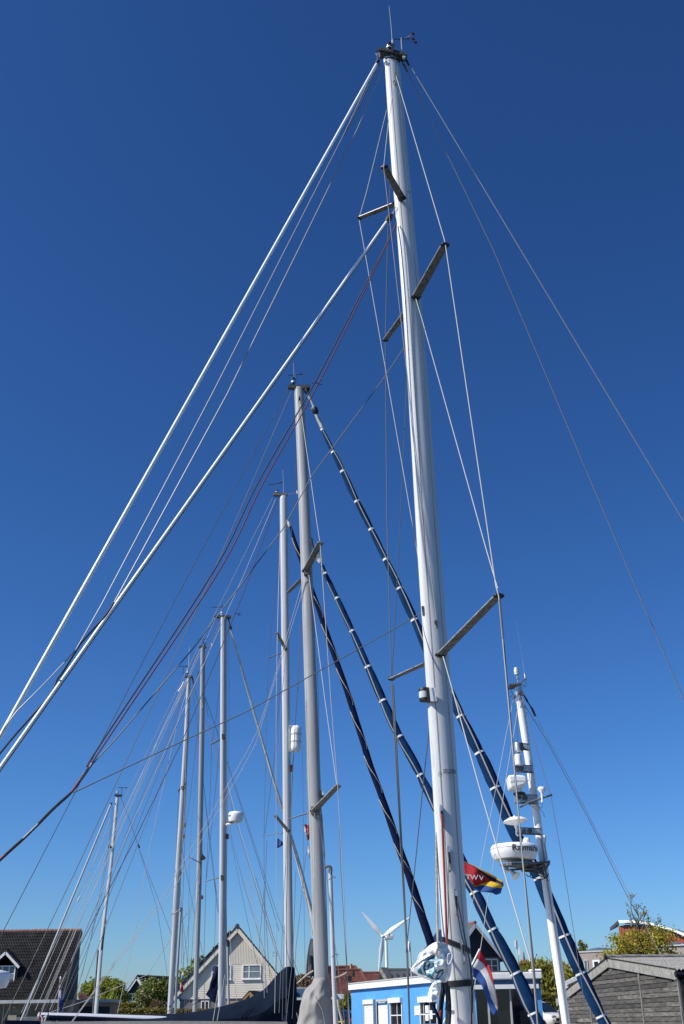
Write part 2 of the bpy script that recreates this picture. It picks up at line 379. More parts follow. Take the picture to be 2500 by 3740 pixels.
an = t.part('aerial', Geo().tube([P(1435, 158, D1 - .1), P(1434, 148, D1 - .1), P(1433, 143, D1 - .1), P(1429, 90, D1 - .1), P(1422, 22, D1 - .1)], [mw(7, b1) / 2, mw(6.5, b1) / 2, mw(2.2, b1) / 2, mw(1.9, b1) / 2, mw(1.4, b1) / 2], 6), 'wire_pale')
t.part('aerial_bracket', Geo().bar(b0, b1, mw(9, b0), mw(6, b0), side=(1, 0, 0)), 'black', an)
t.part('aerial_cable', Geo().tube(smooth_path(px_path([(1437, 160), (1446, 172), (1446, 182), (1438, 186), (1444, 196), (1455, 210)], D1 - .1), 5), mw(2, b0) / 2, 5), 'black', an)
wv = t.part('wind_vane', Geo().tube(px_path([(1470, 198), (1468, 175), (1466, 138)], D1 - .05), mw(3.2, b0) / 2, 6), 'wire_pale')
t.part('vane_arm', Geo().tube(px_path([(1437, 143), (1466, 143), (1497, 141)], D1 - .05), [mw(3, b0) / 2, mw(3, b0) / 2, mw(5, b0) / 2], 6), 'black', wv)
t.part('vane_arm', Geo().tube(px_path([(1468, 148), (1508, 125)], D1 - .02), mw(3.4, b0) / 2, 6), 'alu_edge', wv)
for (x, y) in ((1509, 123), (1510, 142), (1518, 154)):
    c = P(x, y, D1 - .05); t.part('vane_tail', Geo().box(c, (mw(5, c), 0, mw(1, c)), (0, .012, 0), (mw(-1.5, c), 0, mw(3.6, c))), 'red_plastic', wv)
t.part('vane_wire', Geo().tube(px_path([(1468, 150), (1518, 154)], D1 - .05), mw(.8, b0) / 2, 4), 'wire_dull', wv)
for (pts, mm) in (([(1466, 215), (1474, 232), (1480, 246), (1488, 262)], 'black'), ([(1476, 214), (1486, 222), (1494, 238)], 'black')):
    t.part('tang', Geo().tube(px_path(pts, D1), [mw(6, b0) / 2, mw(9, b0) / 2, mw(7, b0) / 2, mw(4, b0) / 2][:len(pts)], 7), mm, mh)
for y in (232, 240, 246, 252):
    c = P(1473 + (y - 232) * .7, y, D1 - .02); t.part('shackle', Geo().lathe(c, (0, 1, .3), [(mw(4, c), -.02), (mw(4, c), .02)], 8), 'alu_worn', mh)
# spreaders: jumper struts, middle pair, lower pair
spreader(t, (1470, 726), (1404, 609), D1 - .12, 10.86, 26, 'alu_worn', capw=1.1)
spreader(t, (1449, 744), (1314, 797), D1 + .05, 11.9, 22, 'alu_worn', capw=1.0)
spreader(t, (1520, 1086), (1627, 894), D1 - .12, 10.3, 30, 'alu_worn')
spreader(t, (1488, 1135), (1408, 1243), D1 + .1, 12.5, 23, 'alu_worn')
spreader(t, (1610, 2392), (1823, 2176), D1 - .14, 9.7, 34, 'alu_worn')
spreader(t, (1568, 2418), (1430, 2480), D1 + .1, 12.6, 27, 'alu_worn')
# stays
fs = px_path([(1383, 222, D1 - .05), (0, 2692, 9.95)], 0); fend = at_z(fs[0], fs[1], 1.35)
t.part('forestay_foil', Geo().tube([fs[0], fs[1], fend], .0205, 10), 'foil_white')
c = P(1382, 224, D1 - .05); dd = (fs[1] - fs[0]).normalized(); t.part('furling_swivel', Geo().tube([c - dd * .02, c + dd * .02, c + dd * .07], [.02, .035, .03], 10), 'black')
t.part('toggle', Geo().tube(px_path([(1374, 196), (1381, 206), (1379, 222)], D1 - .06), mw(5, c) / 2, 6), 'stainless')
f2 = px_path([(1425, 793, D1 - .05), (0, 2806, 10.5)], 0); f2e = at_z(f2[0], f2[1], 1.4)
t.part('inner_forestay_foil', Geo().tube([f2[0], f2[1], f2e], .0195, 10), 'foil_white')
off = V((.016, .0, -.015)); t.part('foil_groove', Geo().tube([f2[0] + off, f2[1] + off, f2e + off], .006, 8), 'wire_dull')
dd = (f2[1] - f2[0]).normalized(); t.part('furling_swivel', Geo().tube([f2[0] - dd * .05, f2[0] + dd * .03, f2[0] + dd * .1], [.028, .045, .03], 10), 'black')
t.part('toggle', Geo().tube(px_path([(1447, 757, D1 - .02), (1428, 788, D1 - .05)], 0), mw(5, c) / 2, 6), 'stainless')
t.part('wire_loop', Geo().tube(smooth_path(px_path([(1447, 757), (1440, 768), (1444, 776), (1450, 766), (1449, 752)], D1 - .08), 4), mw(1.6, c) / 2, 5), 'wire_dull')
WIRES1 = [
 ('halyard', 'wire_mid', 4.4, [(1380, 225), (1262, 480, 11.3), (1052, 893, 11.1), (775, 1440, 10.7), (376, 2200, 10.35), (277, 2375, 10.2), (165, 2495, 10.0), (62, 2598, 9.9), (16, 2658, 9.88), (-20, 2730, 9.9)]),
 ('halyard', 'rope_dark', 5.0, [(1386, 232), (1305, 405, 11.35), (1255, 495, 11.3)]),
 ('halyard', 'wire_mid', 4.4, [(1401, 243), (1307, 468, 11.3), (1100, 893, 11.1), (830, 1440, 10.8), (418, 2200, 10.5)]),
 ('backstay', 'wire_mid', 4.0, [(1489, 226), (1500, 242), (2500, 1908, 11.9), (2950, 2660, 12.4)]),
 ('backstay', 'wire_mid', 4.0, [(1487, 258), (1800, 905, 12.4), (2140, 1712, 13.3), (2500, 2560, 14.2), (2700, 3030, 14.5)]),
 ('upper_shroud', 'wire_pale', 5.2, [(1447, 276, 11.3), (1623, 872, 10.35), (1628, 897, 10.28), (1812, 2140, 9.72), (1822, 2176, 9.66), (1948, 3560, 9.9), (1966, 3760, 9.95)]),
 ('upper_shroud', 'wire_dull', 4.6, [(1432, 562, 11.9), (1417, 850, 12.2), (1408, 1243, 12.6), (1414, 1900, 12.7), (1430, 2480, 12.7), (1462, 3060, 12.75), (1486, 3480, 12.8), (1496, 3760, 12.8)]),
 ('diagonal_shroud', 'wire_pale', 4.6, [(1520, 1092, 11.3), (1546, 1180, 11.2), (1775, 2000, 10.0), (1819, 2150, 9.66)]),
 ('diagonal_shroud', 'wire_dull', 3.4, [(1487, 1375, 11.8), (1458, 2000, 12.2), (1432, 2480, 12.7)]),
 ('jumper_stay', 'wire_pale', 3.8, [(1413, 402, 11.7), (1340, 700, 11.95), (1312, 798, 11.98)]),
 ('jumper_stay', 'wire_pale', 3.8, [(1312, 798, 11.98), (1407, 1336, 11.9), (1523, 2005, 11.8), (1560, 2240, 11.7)]),
 ('jumper_stay', 'wire_pale', 3.4, [(1442, 302, 11.2), (1419, 450, 11.05), (1402, 610, 10.8)]),
 ('jumper_stay', 'wire_steel', 3.6, [(1402, 610, 10.8), (1427, 830, 10.9), (1479, 1290, 11.1), (1530, 1730, 11.2), (1578, 2120, 11.24), (1595, 2262, 11.24)]),
 ('lower_shroud', 'wire_pale', 6.0, [(1619, 2398, 11.2), (1628, 2428, 11.15), (1760, 2905, 10.8), (1938, 3512, 9.95)]),
 ('lower_shroud', 'wire_dull', 4.6, [(1574, 2620, 11.8), (1553, 2800, 12), (1522, 3110, 12.4), (1484, 3480, 12.8)]),
 ('shroud_pair', 'wire_dull', 9.5, [(1826, 2190, 9.64), (1866, 2650, 9.8), (1903, 3080, 9.88), (1948, 3510, 9.93), (1968, 3760, 9.95)]),
 ('shroud_pair', 'wire_dull', 9.0, [(1436, 2500, 12.7), (1466, 3060, 12.76), (1488, 3480, 12.8), (1497, 3760, 12.82)]),
 ('topping_line', 'wire_dull', 5.0, [(1478, 1268), (1400, 1385, 11.3), (1140, 1738, 10.8), (1036, 1929, 10.6), (701, 2375, 10.1), (420, 2703, 9.7), (300, 2832, 9.6)]),
 ('topping_line', 'wire_dull', 5.0, [(1541, 2236), (1450, 2292, 11.2), (900, 2600, 10.4), (560, 2757, 10), (270, 2895, 9.6)]),
]
for nm, mm, ww, pts in WIRES1: wire(t, nm, mm, ww, pts, D1)
rope(t, 'halyard', 'rope_navy', 8, [(418, 2200, 10.5), (385, 2250, 10.45), (343, 2296, 10.4), (300, 2345, 10.4), (275, 2382, 10.4), (230, 2455, 10.4), (212, 2480, 10.6), (195, 2520, 10.6), (165, 2562, 10.6), (105, 2630, 10.65), (50, 2692, 10.7), (-30, 2790, 10.7)], D1)
rope(t, 'halyard', 'rope_maroon', 4.6, [(1449, 812, 11.4), (1420, 880, 11.3), (1176, 1379, 10.9), (964, 1761, 10.5), (805, 2080, 10.2), (398, 2694, 9.7), (330, 2795, 9.6)], D1)
rope(t, 'halyard', 'rope_navy', 5.2, [(1447, 818, 11.42), (1395, 925, 11.3), (1160, 1379, 10.92), (944, 1761, 10.52), (785, 2080, 10.22), (384, 2694, 9.72), (318, 2800, 9.62)], D1)
# the ropes twisted into one bundle towards the bow
core = smooth_path(px_path([(335, 2790, 9.62), (300, 2842, 9.58), (258, 2898, 9.55), (200, 2950, 9.5), (110, 3040, 9.45), (40, 3105, 9.4), (-60, 3195, 9.35)], 0), 14)
for i, mm in enumerate(('rope_dark', 'rope_navy', 'rope_pink', 'rope_dark', 'rope_white')):
    tw = []
    for j, p in enumerate(core):
        an_ = j * .11 + i * 2 * math.pi / 5; rr = mw(6.5, p); tw.append(p + V((math.cos(an_) * .6, math.sin(an_), math.cos(an_) * .75)) * rr)
    t.part('bundled_halyard', Geo().tube(tw, mw(7.5 if i < 4 else 5, core[0]) / 2, 6), mm)
# fittings on the mast
def box_on(x, y, wpx, hpx, dep, material, name, D, parent=None, lean=0.0):
    c = P(x, y, D); return t.part(name, Geo().box(c, (mw(wpx / 2, c), 0, mw(-lean, c)), (0, dep / 2, 0), (mw(-hpx / 2 * .07, c), 0, mw(hpx / 2, c) / math.cos(TH) * .98)), material, parent if parent else mt, smooth=0)
def oval_on(x, y, wpx, hpx, D, material, name, parent=None, tilt=-.07):
    c = P(x, y, D); ux = V((mw(wpx / 2, c), 0, 0)); uz = V((tilt * mw(hpx / 2, c), 0, mw(hpx / 2, c) * 1.08))
    n = 20; ring = [c + ux * math.cos(2 * math.pi * i / n) * (1) + uz * (math.sin(2 * math.pi * i / n)) for i in range(n)]
    return t.part(name, Geo().prism(ring, (0, .03, 0)), material, parent if parent else mt, smooth=30)
DF = D1 - .125
for y, x in ((270, 1445), (300, 1442)): oval_on(x, y, 9, 18, DF + .02, 'alu_worn', 'tang')
oval_on(1450, 820, 9, 27, D1 - .03, 'black', 'exit_box'); oval_on(1481, 1270, 9, 30, D1 - .03, 'alu_worn', 'exit_box')
oval_on(1594, 2272, 13, 15, DF - .01, 'alu_worn', 'tang'); oval_on(1597, 2284, 5, 5, DF - .01, 'black', 'rivet'); oval_on(1598, 2292, 4, 4, DF - .01, 'black', 'rivet')
box_on(1546, 2232, 8, 32, .05, 'alu_worn', 'eye_plate', D1 - .06)
t.part('rivet_cross', Geo().tube(px_path([(1488, 700), (1500, 702)], DF), mw(3, c) / 2, 5), 'black', mt); t.part('rivet_cross', Geo().tube(px_path([(1494, 693), (1495, 708)], DF), mw(3, c) / 2, 5), 'black', mt)
# steaming light on its bracket
c = P(1550, 2538, D1 - .05); q = mw(1, c)
sl = t.part('steaming_light', Geo().lathe(c, (-.04, 0, 1), [(15 * q, -25 * q), (19 * q, -22 * q), (20 * q, -14 * q), (20 * q, -13 * q)], 20), 'black')
t.part('lens', Geo().lathe(c, (-.04, 0, 1), [(18.5 * q, -13 * q), (19.5 * q, 0), (18.5 * q, 13 * q)], 20), 'lens_clear', sl)
t.part('light_cap', Geo().lathe(c, (-.04, 0, 1), [(20 * q, 13 * q), (20 * q, 20 * q), (17 * q, 25 * q), (4 * q, 26 * q)], 20), 'black', sl)
box_on(1564, 2539, 10, 46, .1, 'black', 'light_back', D1 - .1, sl)
box_on(1582, 2537, 22, 46, .02, 'plastic_white', 'light_bracket', DF - .02, sl)
# maker's mark
c = P(1634, 2827, DF); e = ray(1, 0)
def cyl_text(x0, x1, y, h, cx, half, D, slope=0.0):
    """letters wrapped on an upright round body: screen span x0-x1 at row y, body centre cx, half width half"""
    pc = P(cx, y, D); m1 = mw(1, pc); R = half * m1; a0 = math.asin(max(-.99, (x0 - cx) / half)); a1 = math.asin(min(.99, (x1 - cx) / half))
    def fn(u, v, z_):
        a_ = lerp(a0, a1, u); return pc + V((math.sin(a_) * R, -math.cos(a_) * R * 1.0, v * h * m1 * 1.1 - (u - .5) * slope * h * m1))
    return fn
def flat_text(x0, x1, y, h, D, slope=0.0):
    a_, b_ = P(x0, y, D), P(x1, y + slope, D); m1 = mw(1, a_)
    return lambda u, v, z_: lerp(a_, b_, u) + V((-.07 * v * h * m1, 0, v * h * m1 * 1.1))
MX = lambda y: 1617 + (y - 2700) * .0645
fnp = cyl_text(1617, 1664, 2834, 20, MX(2830), 49, D1 - .005)
def shal(fn):          # follow the flat ellipse of the mast profile
    def f2_(u, v, z_):
        p = fn(u, v, z_); p.y = D1 + (p.y - D1) * .80 - .02; return p
    return f2_
t.part('lettering', text_geo('SELDEN', shal(fnp)), 'black', mt, smooth=0)
ring = []
for i in range(25):
    a_ = 2 * math.pi * i / 24; ring.append(P(1608.5 + 5.5 * math.cos(a_), 2827 - 8.5 * math.sin(a_), DF - .01))
t.part('emblem', Geo().tube(ring, mw(1.6, c) / 2, 5), 'black', mt); t.part('emblem', Geo().tube(px_path([(1608, 2818), (1608.5, 2827), (1605, 2827), (1613, 2827)], DF - .012), mw(1.1, c) / 2, 4), 'black', mt)
# rope exits and running ropes
for (x, y) in ((1614, 2952), (1641, 3103), (1667, 3262), (1692, 3440)):
    oval_on(x, y + 26, 12, 76, DF - .005, 'alu_edge', 'exit_plate'); oval_on(x + .5, y + 22, 6, 52, DF - .012, 'black', 'exit_slot'); box_on(x - .5, y + 1, 9, 16, .05, 'stainless', 'exit_lip', DF - .02)
    c2 = P(x + 3, y + 78, DF - .03); t.part('cleat', Geo().lathe(c2, (0, 1, 0), [(mw(4.5, c2), -.03), (mw(4.5, c2), .02)], 10), 'alu_worn', mt)
rope(t, 'halyard', 'rope_red', 8.5, [(1615, 2975, DF - .02), (1618, 3060, DF - .04), (1624, 3200, DF - .05), (1631, 3380, DF - .06), (1634, 3560, DF - .06), (1640, 3760, DF - .1)], D1)
rope(t, 'flag_line', 'rope_green', 2.8, [(1642, 3110, DF - .02), (1638, 3230, DF - .05), (1637, 3400, DF - .06), (1622, 3650, DF - .1), (1606, 3740, DF - .1)], D1)
rope(t, 'halyard', 'rope_tan', 8, [(1594, 3040, D1 - .05), (1596, 3200, D1 - .07), (1599, 3400, D1 - .1), (1600, 3470, D1 - .2)], D1)
rope(t, 'halyard', 'rope_dark', 5, [(1671, 3290, DF - .03), (1680, 3330, DF - .05), (1698, 3420, DF - .03), (1718, 3530, D1 - .1), (1724, 3640, D1 - .1), (1722, 3760, D1 - .1)], D1)
rope(t, 'halyard', 'rope_dark', 5, [(1664, 3295, DF - .03), (1690, 3430, DF - .05), (1712, 3490, DF), (1727, 3580, D1 - .05), (1726, 3700, D1 - .05)], D1)
for k, (mm, wd, pts) in enumerate((('black', 12, [(1618, 3540), (1622, 3610), (1614, 3680), (1612, 3760)]), ('black', 13, [(1628, 3560), (1634, 3640), (1632, 3760)]), ('rope_red', 7, [(1607, 3760), (1608, 3710), (1611, 3690)]), ('rope_red', 6, [(1634, 3610), (1632, 3660), (1628, 3690)]), ('rope_dark', 9, [(1606, 3560), (1612, 3600), (1604, 3700), (1606, 3760)]), ('rope_navy', 10, [(1625, 3580), (1640, 3700), (1636, 3760)]), ('rope_dark', 8, [(1640, 3600), (1646, 3680), (1643, 3760)]))):
    rope(t, 'coiled_rope', mm, wd, [(x, y, DF - .14 - .02 * (k % 3)) for x, y in pts], D1)
def band(y0, y1, tilt, name, mm, grow):
    pa, pb = P(MX(y0), y0, D1), P(MX(y1), y1, D1); cx = (pa + pb) / 2; ax_ = (pa - pb).normalized(); r = mw(100, cx) / 2 * 1.07 * grow
    g_ = Geo(); n = 28; A = BOW1; B = ax_.cross(A).normalized()
    vs = []
    for s_ in (-1, 1):
        for j in range(n):
            an_ = 2 * math.pi * j / n; p = cx + A * math.cos(an_) * r + B * math.sin(an_) * r * .66
            vs.append(p + ax_ * (s_ * mw(abs(y1 - y0) / 2, cx) * 1.06) + V((0, 0, -tilt * (p.x - cx.x))))
    g_.add(vs, [(j, (j + 1) % n, n + (j + 1) % n, n + j) for j in range(n)]); return t.part(name, g_, mm)
MXo = MX; MX = lambda y: 1666 + (y - 3440) * .085
band(3445, 3463, .40, 'strap', 'black', 1.03); band(3583, 3604, -.05, 'strap', 'black', 1.05)
winch = P(1648, 3697, DF - .05); t.part('winch', Geo().lathe(winch, (-.4, -1, 0), [(mw(9, winch), -.05), (mw(7, winch), .02), (mw(9, winch), .09), (mw(3, winch), .1)], 16), 'stainless')
def simple_head(t, x, y, D, wl, wr, hh, mm='crane_dark'):
    """masthead crane: a shallow box from x-wl to x+wr at row y"""
    a, b = P(x - wl, y, D), P(x + wr, y, D); th = mw(hh, a)
    g_ = Geo(); g_.prism([a + V((0, -.06, 0)), a + V((0, -.06, -th * .7)), P(x, y, D) + V((0, -.06, -th)), b + V((0, -.06, -th * .8)), b + V((0, -.06, 0))], (0, .12, 0))
    return t.part('masthead', g_, mm, smooth=0)
def whip(t, x, y, x2, y2, D, w_=1.6):
    return t.part('aerial', Geo().tube([P(x, y, D), P(x2, y2, D)], [mw(w_, P(x, y, D)) / 2, mw(w_ * .6, P(x, y, D)) / 2], 5), 'wire_pale')
def lamp_can(t, x, y, D, rpx, hpx, lens='lens_green', name='masthead_light'):
    c = P(x, y, D); q = mw(1, c)
    l = t.part(name, Geo().lathe(c, (0, 0, 1), [(rpx * .8 * q, 0), (rpx * .9 * q, hpx * .2 * q), (rpx * q, hpx * .22 * q)], 14), 'black')
    t.part('collar', Geo().lathe(c, (0, 0, 1), [(rpx * .9 * q, hpx * .22 * q), (rpx * .9 * q, hpx * .5 * q)], 14), 'plastic_white', l)
    t.part('lens', Geo().lathe(c, (0, 0, 1), [(rpx * .9 * q, hpx * .5 * q), (rpx * q, hpx * .55 * q), (rpx * q, hpx * q), (rpx * .5 * q, hpx * 1.04 * q)], 14), lens, l)
    return l
def anemometer(t, x, y, D, s, flip=1):
    c = P(x, y, D); q = mw(s, c); g_ = Geo()
    g_.tube([c - V((q * 2.2 * flip, 0, q * .3)), c], q * .12, 5); g_.tube([c - V((0, 0, q * .7)), c + V((0, 0, q * .7))], q * .13, 5)
    for k in range(3):
        an_ = k * 2.1; e = c + V((math.cos(an_) * q * .7, math.sin(an_) * q * .7, -q * .7)); g_.tube([c - V((0, 0, q * .7)), e], q * .07, 4); g_.lathe(e, (0, 0, 1), [(q * .1, -q * .15), (q * .25, 0), (q * .1, q * .15)], 8)
    g_.add([c + V((0, 0, q * .7)), c + V((q * .9 * flip, 0, q * .9)), c + V((q * .8 * flip, 0, q * .5))], [(0, 1, 2)])
    return t.part('wind_sensor', g_, 'black')

# ================================================================== 2. grey-masted cutter behind it
D2 = 22.0
t = Y2 = Thing('sailing_yacht', 'cutter with grey mast, two blue-covered furled headsails and grey sail cover', 'sailing yacht', (-.35, 22.2, 0), 'yachts moored in the harbour')
mast(t, [(1092, 1416, 34), (1114, 1900, 41), (1137, 2550, 46), (1161, 3200, 49.5), (1175, 3560, 53)], D2, (1, -.1), 'mast_alu', 1.3, chord=.66, grooves=(2.3,), n=20)
hull(t, (5.3, 20.9), (-6.0, 22.6), 2.9, 1.2, 'hull_white')
simple_head(t, 1092, 1410, D2, 39, 42, 15); lamp_can(t, 1071, 1404, D2, 7.5, 28); whip(t, 1075, 1376, 1072, 1325, D2)
wind_vane(t, (1081, 1400), D2, (0, -36), (-28, -28, 22, -33), 9); anemometer(t, 1166, 1397, D2 - .1, 12)
t.part('tang_block', Geo().tube(px_path([(1116, 1415), (1122, 1430), (1126, 1440)], D2), [.06, .07, .03], 8), 'black')
oval_on_t = oval_on
for y, x in ((1455, 1095), (1462, 1094)): oval_on(x, y, 6, 20, D2 - .13, 'black', 'tang', t.mast)
# headsail stays with covers
fa = furled(t, 'furled_genoa', [(1178, 1569, 21.8), (1218, 1652, 21.75), (1253, 1722, 21.7), (1305, 1832, 21.65), (1357, 1934, 21.6), (1415, 2055, 21.5), (1460, 2150, 21.45), (1515, 2265, 21.4), (1560, 2370, 21.35), (1625, 2490, 21.3), (1690, 2630, 21.2), (1752, 2750, 21.15), (1810, 2878, 21.1), (1880, 3040, 21.05), (1960, 3190, 21), (2048, 3385, 20.95), (2115, 3540, 20.9), (2190, 3700, 20.85), (2232, 3790, 20.8)], D2,
       [14, 18, 21, 24, 25, 26, 28, 30, 32, 34, 38, 40, 43, 45, 46, 46, 47, 48, 48], 'blue_canvas', ties=(1570, 1648, 1724, 1828, 1932, 2042, 2152, 2268, 2622, 2750, 2878, 3205, 3410, 3552, 3705), zip_side=-.35, seed=2)
t.part('furling_gear', Geo().tube(px_path([(1127, 1443), (1135, 1460), (1148, 1488), (1147, 1490), (1150, 1497), (1155, 1507), (1152, 1508), (1165, 1535), (1178, 1562)], 21.85), [.05, .03, .03, .07, .075, .07, .03, .05, .05], 10), 'alu_edge', fa)
t.part('swivel', Geo().lathe(P(1151, 1498, 21.7), (.4, 0, -1), [(.06, -.07), (.075, -.04), (.075, .05), (.04, .1)], 12), 'black', fa)
fb = furled(t, 'furled_staysail', [(1177, 2065, 21.75), (1200, 2120, 21.7), (1232, 2185, 21.65), (1287, 2305, 21.6), (1345, 2436, 21.5), (1400, 2560, 21.4), (1455, 2680, 21.3), (1510, 2780, 21.25), (1560, 2880, 21.2), (1602, 2965, 21.1), (1680, 3140, 21), (1735, 3260, 20.9), (1800, 3395, 20.85), (1885, 3555, 20.8), (1945, 3690, 20.75), (1985, 3790, 20.7)], D2,
       [14, 19, 22, 24, 27, 30, 31, 33, 36, 38, 42, 44, 46, 47, 47, 47], 'blue_canvas', ties=(2098, 2185, 2306, 2436, 2562, 2690, 2832, 2970, 3258, 3400, 3553, 3702), zip_side=.55, seed=5)
t.part('drum', Geo().lathe(P(1166, 2038, 21.75), (.45, 0, -1), [(.04, -.17), (.085, -.12), (.085, -.02), (.07, 0), (.07, .06), (.05, .12)], 14), 'plastic_white', fb)
t.part('drum_band', Geo().lathe(P(1163, 2036, 21.75), (.45, 0, -1), [(.09, -.06), (.09, 0)], 14), 'zip_grey', fb)
t.part('toggle', Geo().tube(px_path([(1138, 1965), (1141, 1990), (1150, 2004), (1164, 2025)], 21.8), .025, 7), 'black', fb)
spreader(t, (1118, 2086), (1170, 1984), D2 - .1, 20.9, 25, 'alu_mid', cap='alu_mid', capw=1.0)
spreader(t, (1100, 2118), (1054, 2164), D2 + .1, 23.3, 17, 'alu_mid', cap=None)
spreader(t, (1148, 2962), (1234, 2872), D2 - .1, 20.6, 26, 'alu_mid', cap='alu_mid', capw=.95)
spreader(t, (1132, 2968), (1054, 2992), D2 + .1, 23.6, 11, 'alu_mid', cap=None)
for (x, y, wd, hh) in ((1123, 2090, 24, 22), (1152, 2960, 30, 26)):
    c = P(x, y, D2 - .12); t.part('spreader_root', Geo().box(c, (mw(wd / 2, c), 0, 0), (0, .06, 0), (0, 0, mw(hh / 2, c))), 'alu_worn', t.mast, smooth=0)
c = P(1177, 2902, D2 - .1); q = mw(1, c); dl = t.part('deck_light', Geo().box(c, (6 * q, 0, 0), (0, .05, 0), (0, 0, 12 * q)), 'black'); t.part('lens', Geo().box(c + V((3 * q, -.03, 3 * q)), (3 * q, 0, 0), (0, .04, 0), (0, 0, 7 * q)), 'lens_clear', dl)
WIRES2 = [
 ('backstay', 'wire_dull', 3.4, [(1054, 1420), (689, 2100, 22.4), (500, 2460, 22.6), (13, 3400, 23), (-70, 3560, 23)]),
 ('backstay', 'wire_dull', 3.4, [(1064, 1432), (776, 2100, 22.3), (500, 2698, 22.4), (268, 3200, 22.5), (13, 3727, 22.6)]),
 ('upper_shroud', 'wire_pale', 3.4, [(1095, 1464, 21.85), (1157, 1900, 21.0), (1170, 1984, 20.88), (1209, 2550, 20.6), (1234, 2870, 20.55), (1256, 3260, 20.6), (1278, 3760, 20.7)]),
 ('upper_shroud', 'wire_dull', 2.8, [(1093, 1560, 22.3), (1068, 1900, 22.9), (1055, 2164, 23.35), (1051, 2560, 23.5), (1053, 2992, 23.65), (1048, 3300, 23.6), (1046, 3700, 23.6)]),
 ('diagonal_shroud', 'wire_pale', 3.4, [(1129, 2100, 21.8), (1187, 2550, 21.1), (1231, 2866, 20.6)]),
 ('lower_shroud', 'wire_dull', 2.8, [(1164, 2978, 21.8), (1190, 3170, 21.6), (1220, 3420, 21.3), (1250, 3640, 21.0), (1262, 3760, 20.9)]),
 ('lower_shroud', 'wire_dull', 2.8, [(1236, 2880, 20.56), (1246, 3180, 20.6), (1268, 3560, 20.65), (1273, 3760, 20.7)]),
 ('running_backstay', 'wire_pale', 2.6, [(1108, 2118, 21.9), (982, 2550, 22.2), (941, 2670, 22.3), (900, 2750, 22.4), (612, 3250, 22.8), (379, 3570, 23), (263, 3731, 23.1)]),
 ('running_backstay', 'wire_pale', 2.6, [(1120, 2116, 21.9), (984, 2555, 22.2), (937, 2711, 22.3), (900, 2783, 22.4), (633, 3250, 22.8), (383, 3572, 23), (266, 3731, 23.1)]),
 ('flag_halyard', 'wire_dull', 1.8, [(1102, 2560, 23), (1109, 2998, 23.2), (1111, 3300, 23.2), (1118, 3700, 23.2)]),
 ('halyard', 'wire_dull', 2.4, [(1098, 2273, 22.4), (1084, 2550, 22.4), (1069, 2808, 22.6), (1061, 3010, 22.6)]),
 ('halyard', 'wire_dull', 2.2, [(1102, 2290, 22.4), (1090, 2500, 22.4), (1078, 2660, 22.5), (1062, 3000, 22.6)]),
 ('flag_halyard', 'wire_dull', 2.2, [(1126, 3078, 22.8), (1113, 3160, 22.8), (1100, 3300, 22.8), (1082, 3460, 22.8), (1068, 3720, 22.8)]),
 ('halyard', 'rope_tan', 3.0, [(1119, 2560, 21.8), (1122, 2800, 21.8), (1126, 3050, 21.8)]),
 ('halyard', 'rope_tan', 2.6, [(1150, 2970, 21.75), (1150, 3200, 21.75), (1151, 3420, 21.75)]),
 ('halyard', 'rope_dark', 4.5, [(1176, 2975, 21.9), (1186, 3120, 21.85), (1192, 3300, 21.8), (1200, 3560, 21.8)]),
 ('halyard', 'rope_dark', 2.4, [(1160, 2400, 21.9), (1166, 2700, 21.9), (1172, 2960, 21.9)]),
]
for nm, mm, ww, pts in WIRES2: wire(t, nm, mm, ww, pts, D2)
# upright spinnaker pole stowed against the mast
pl = px_path([(1206, 3172, 21.5), (1208, 3200, 21.5), (1216, 3460, 21.5), (1228, 3760, 21.5)], 0)
sp = t.part('spinnaker_pole', Geo().tube(pl, [mw(13, pl[0]) / 2, mw(15, pl[0]) / 2, mw(16, pl[0]) / 2, mw(17, pl[0]) / 2], 14), 'mast_alu_pale')
t.part('pole_end', Geo().tube(smooth_path(px_path([(1186, 3170), (1198, 3164), (1208, 3166), (1211, 3178), (1209, 3192)], 21.45), 4), mw(9, pl[0]) / 2, 8), 'alu_worn', sp)
for y in (3210, 3492): t.part('pole_ring', Geo().tube(px_path([(1202 + (y - 3200) * .036, y + 4, 21.42), (1216 + (y - 3200) * .036, y - 8, 21.42), (1228 + (y - 3200) * .036, y - 4, 21.42)], 0), mw(3, pl[0]) / 2, 6), 'wire_dull', sp)
rope(t, 'lashing', 'rope_tan', 5, [(1218, 3572, 21.4), (1240, 3566, 21.4), (1268, 3552, 21.3)], 21.4); rope(t, 'lashing', 'rope_tan', 6, [(1086, 3592, 22.4), (1120, 3562, 22.3), (1146, 3545, 22.2)], 22)
rope(t, 'fender_rope', 'rope_tan', 9, [(1234, 3650, 21.3), (1240, 3690, 21.3), (1250, 3730, 21.3), (1258, 3770, 21.3)], 21)
# grey sail cover wrapped round mast and boom
secs = [(3572, 1146, 1204), (3585, 1142, 1205), (3600, 1136, 1206), (3616, 1116, 1207), (3632, 1105, 1208), (3655, 1100, 1211), (3680, 1096, 1213), (3705, 1092, 1214), (3730, 1088, 1215), (3775, 1078, 1218)]
rows = []
for i, (y, xl, xr) in enumerate(secs):
    c = P((xl + xr) / 2, y, 21.95); rx = mw((xr - xl) / 2, c); ring = []
    for j in range(29):
        an_ = 2 * math.pi * j / 28; am = min(1, i * .3)
        f_ = 1 + am * (.22 * (1 - 3 * abs(mnoise.noise(V((j * .30 + i * .35, i * .55 - j * .1, 3))))) + .16 * (1 - 3 * abs(mnoise.noise(V((j * .6 - i * .5, i * .4, 9)))))- .1)
        ring.append(c + V((math.cos(an_) * rx * (1 + .03 * am * math.sin(i * 2.3 + j)), -math.sin(an_) * (.18 + .045 * min(i, 5)) * f_, .10 * am * mnoise.noise(V((j * .35, i * .7, 8))))))
    rows.append(ring)
